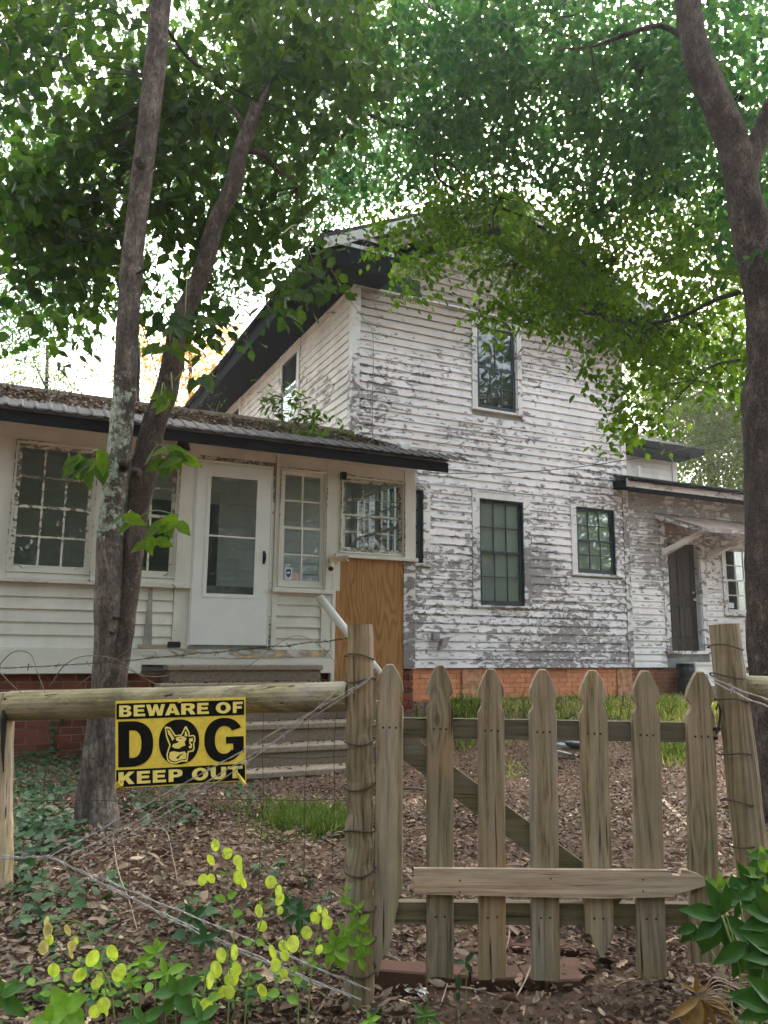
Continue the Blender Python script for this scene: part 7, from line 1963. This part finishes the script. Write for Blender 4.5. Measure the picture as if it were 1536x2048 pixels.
big_leaf('broad tan leaf beside the gate post foot', 668, 2018, 30, .06)
# soil mound before the brick

rg_ = np.random.default_rng(8)
n = 420
k_ = rg_.integers(1, 6, n); uu = rg_.uniform(1.55, 3.72, n); vv = 8.5 - .28 * k_ + .05 + rg_.uniform(0, .22, n) 
P = np.array([hw(a, b, -.195 - .18 * c_ + .008 + rg_.uniform(0, .012)) for a, b, c_ in zip(uu, vv, k_)])
a = rg_.uniform(0, 6.28, n); D = np.stack([np.cos(a), np.sin(a), rg_.normal(0, .2, n)], -1); N = np.array([0, 0, 1.]) + rg_.normal(0, .4, (n, 3))
me = mesh_from('step_leaves', [leaf_arrays(P, D, N, rg_.uniform(.03, .06, n), rg_.uniform(.012, .03, n), 'oval', .3, .2)], 'litter', (0, 0, 0))
o = bpy.data.objects.new('step_leaves', me); C.objects.link(o); o['label'] = 'dry leaves caught on the treads of the concrete steps'; o['category'] = 'fallen leaves'; o['kind'] = 'stuff'

# ------------------------------------------------------------------ thin haze volume added for a glow round the sky gaps
m = MB(); m.box(-60, 60, -45, 60, float(EZ - 3.2), 30)
hz = bpy.data.materials.new('glow_haze'); hz.use_nodes = True
hn = hz.node_tree; hn.nodes.clear()
ho = hn.nodes.new('ShaderNodeOutputMaterial'); hv = hn.nodes.new('ShaderNodeVolumePrincipled')
hv.inputs['Color'].default_value = (0.90, 0.97, 1.0, 1); hv.inputs['Density'].default_value = 0.0009; hv.inputs['Anisotropy'].default_value = 0.65
hn.links.new(hv.outputs[0], ho.inputs['Volume'])
me = m.mesh('haze'); me.materials.append(hz)
o = bpy.data.objects.new('haze', me); C.objects.link(o); o['kind'] = 'stuff'; o['label'] = 'thin haze added under the trees for a soft glow'; o['category'] = 'haze'

ground_patch('low_weeds', [(120, 2020, 110, 30, 60), (330, 1990, 150, 40, 60), (430, 2030, 160, 20, 50), (200, 1930, 120, 40, 26), (560, 2000, 80, 40, 30), (480, 1860, 120, 40, 24)], 'lf_seedling', 'low green weeds between the honesty plants in the foreground', 'weeds', .022, .05, 'point', .08, (.4, .6))
ground_patch('low_weeds', [(140, 2030, 90, 20, 30), (250, 2000, 100, 30, 16), (460, 2020, 120, 24, 24), (600, 1990, 50, 30, 10)], 'lf_creeper', 'bright yellow-green weed leaves along the bottom edge', 'weeds', .02, .045, 'point', .10, (.5, .75))
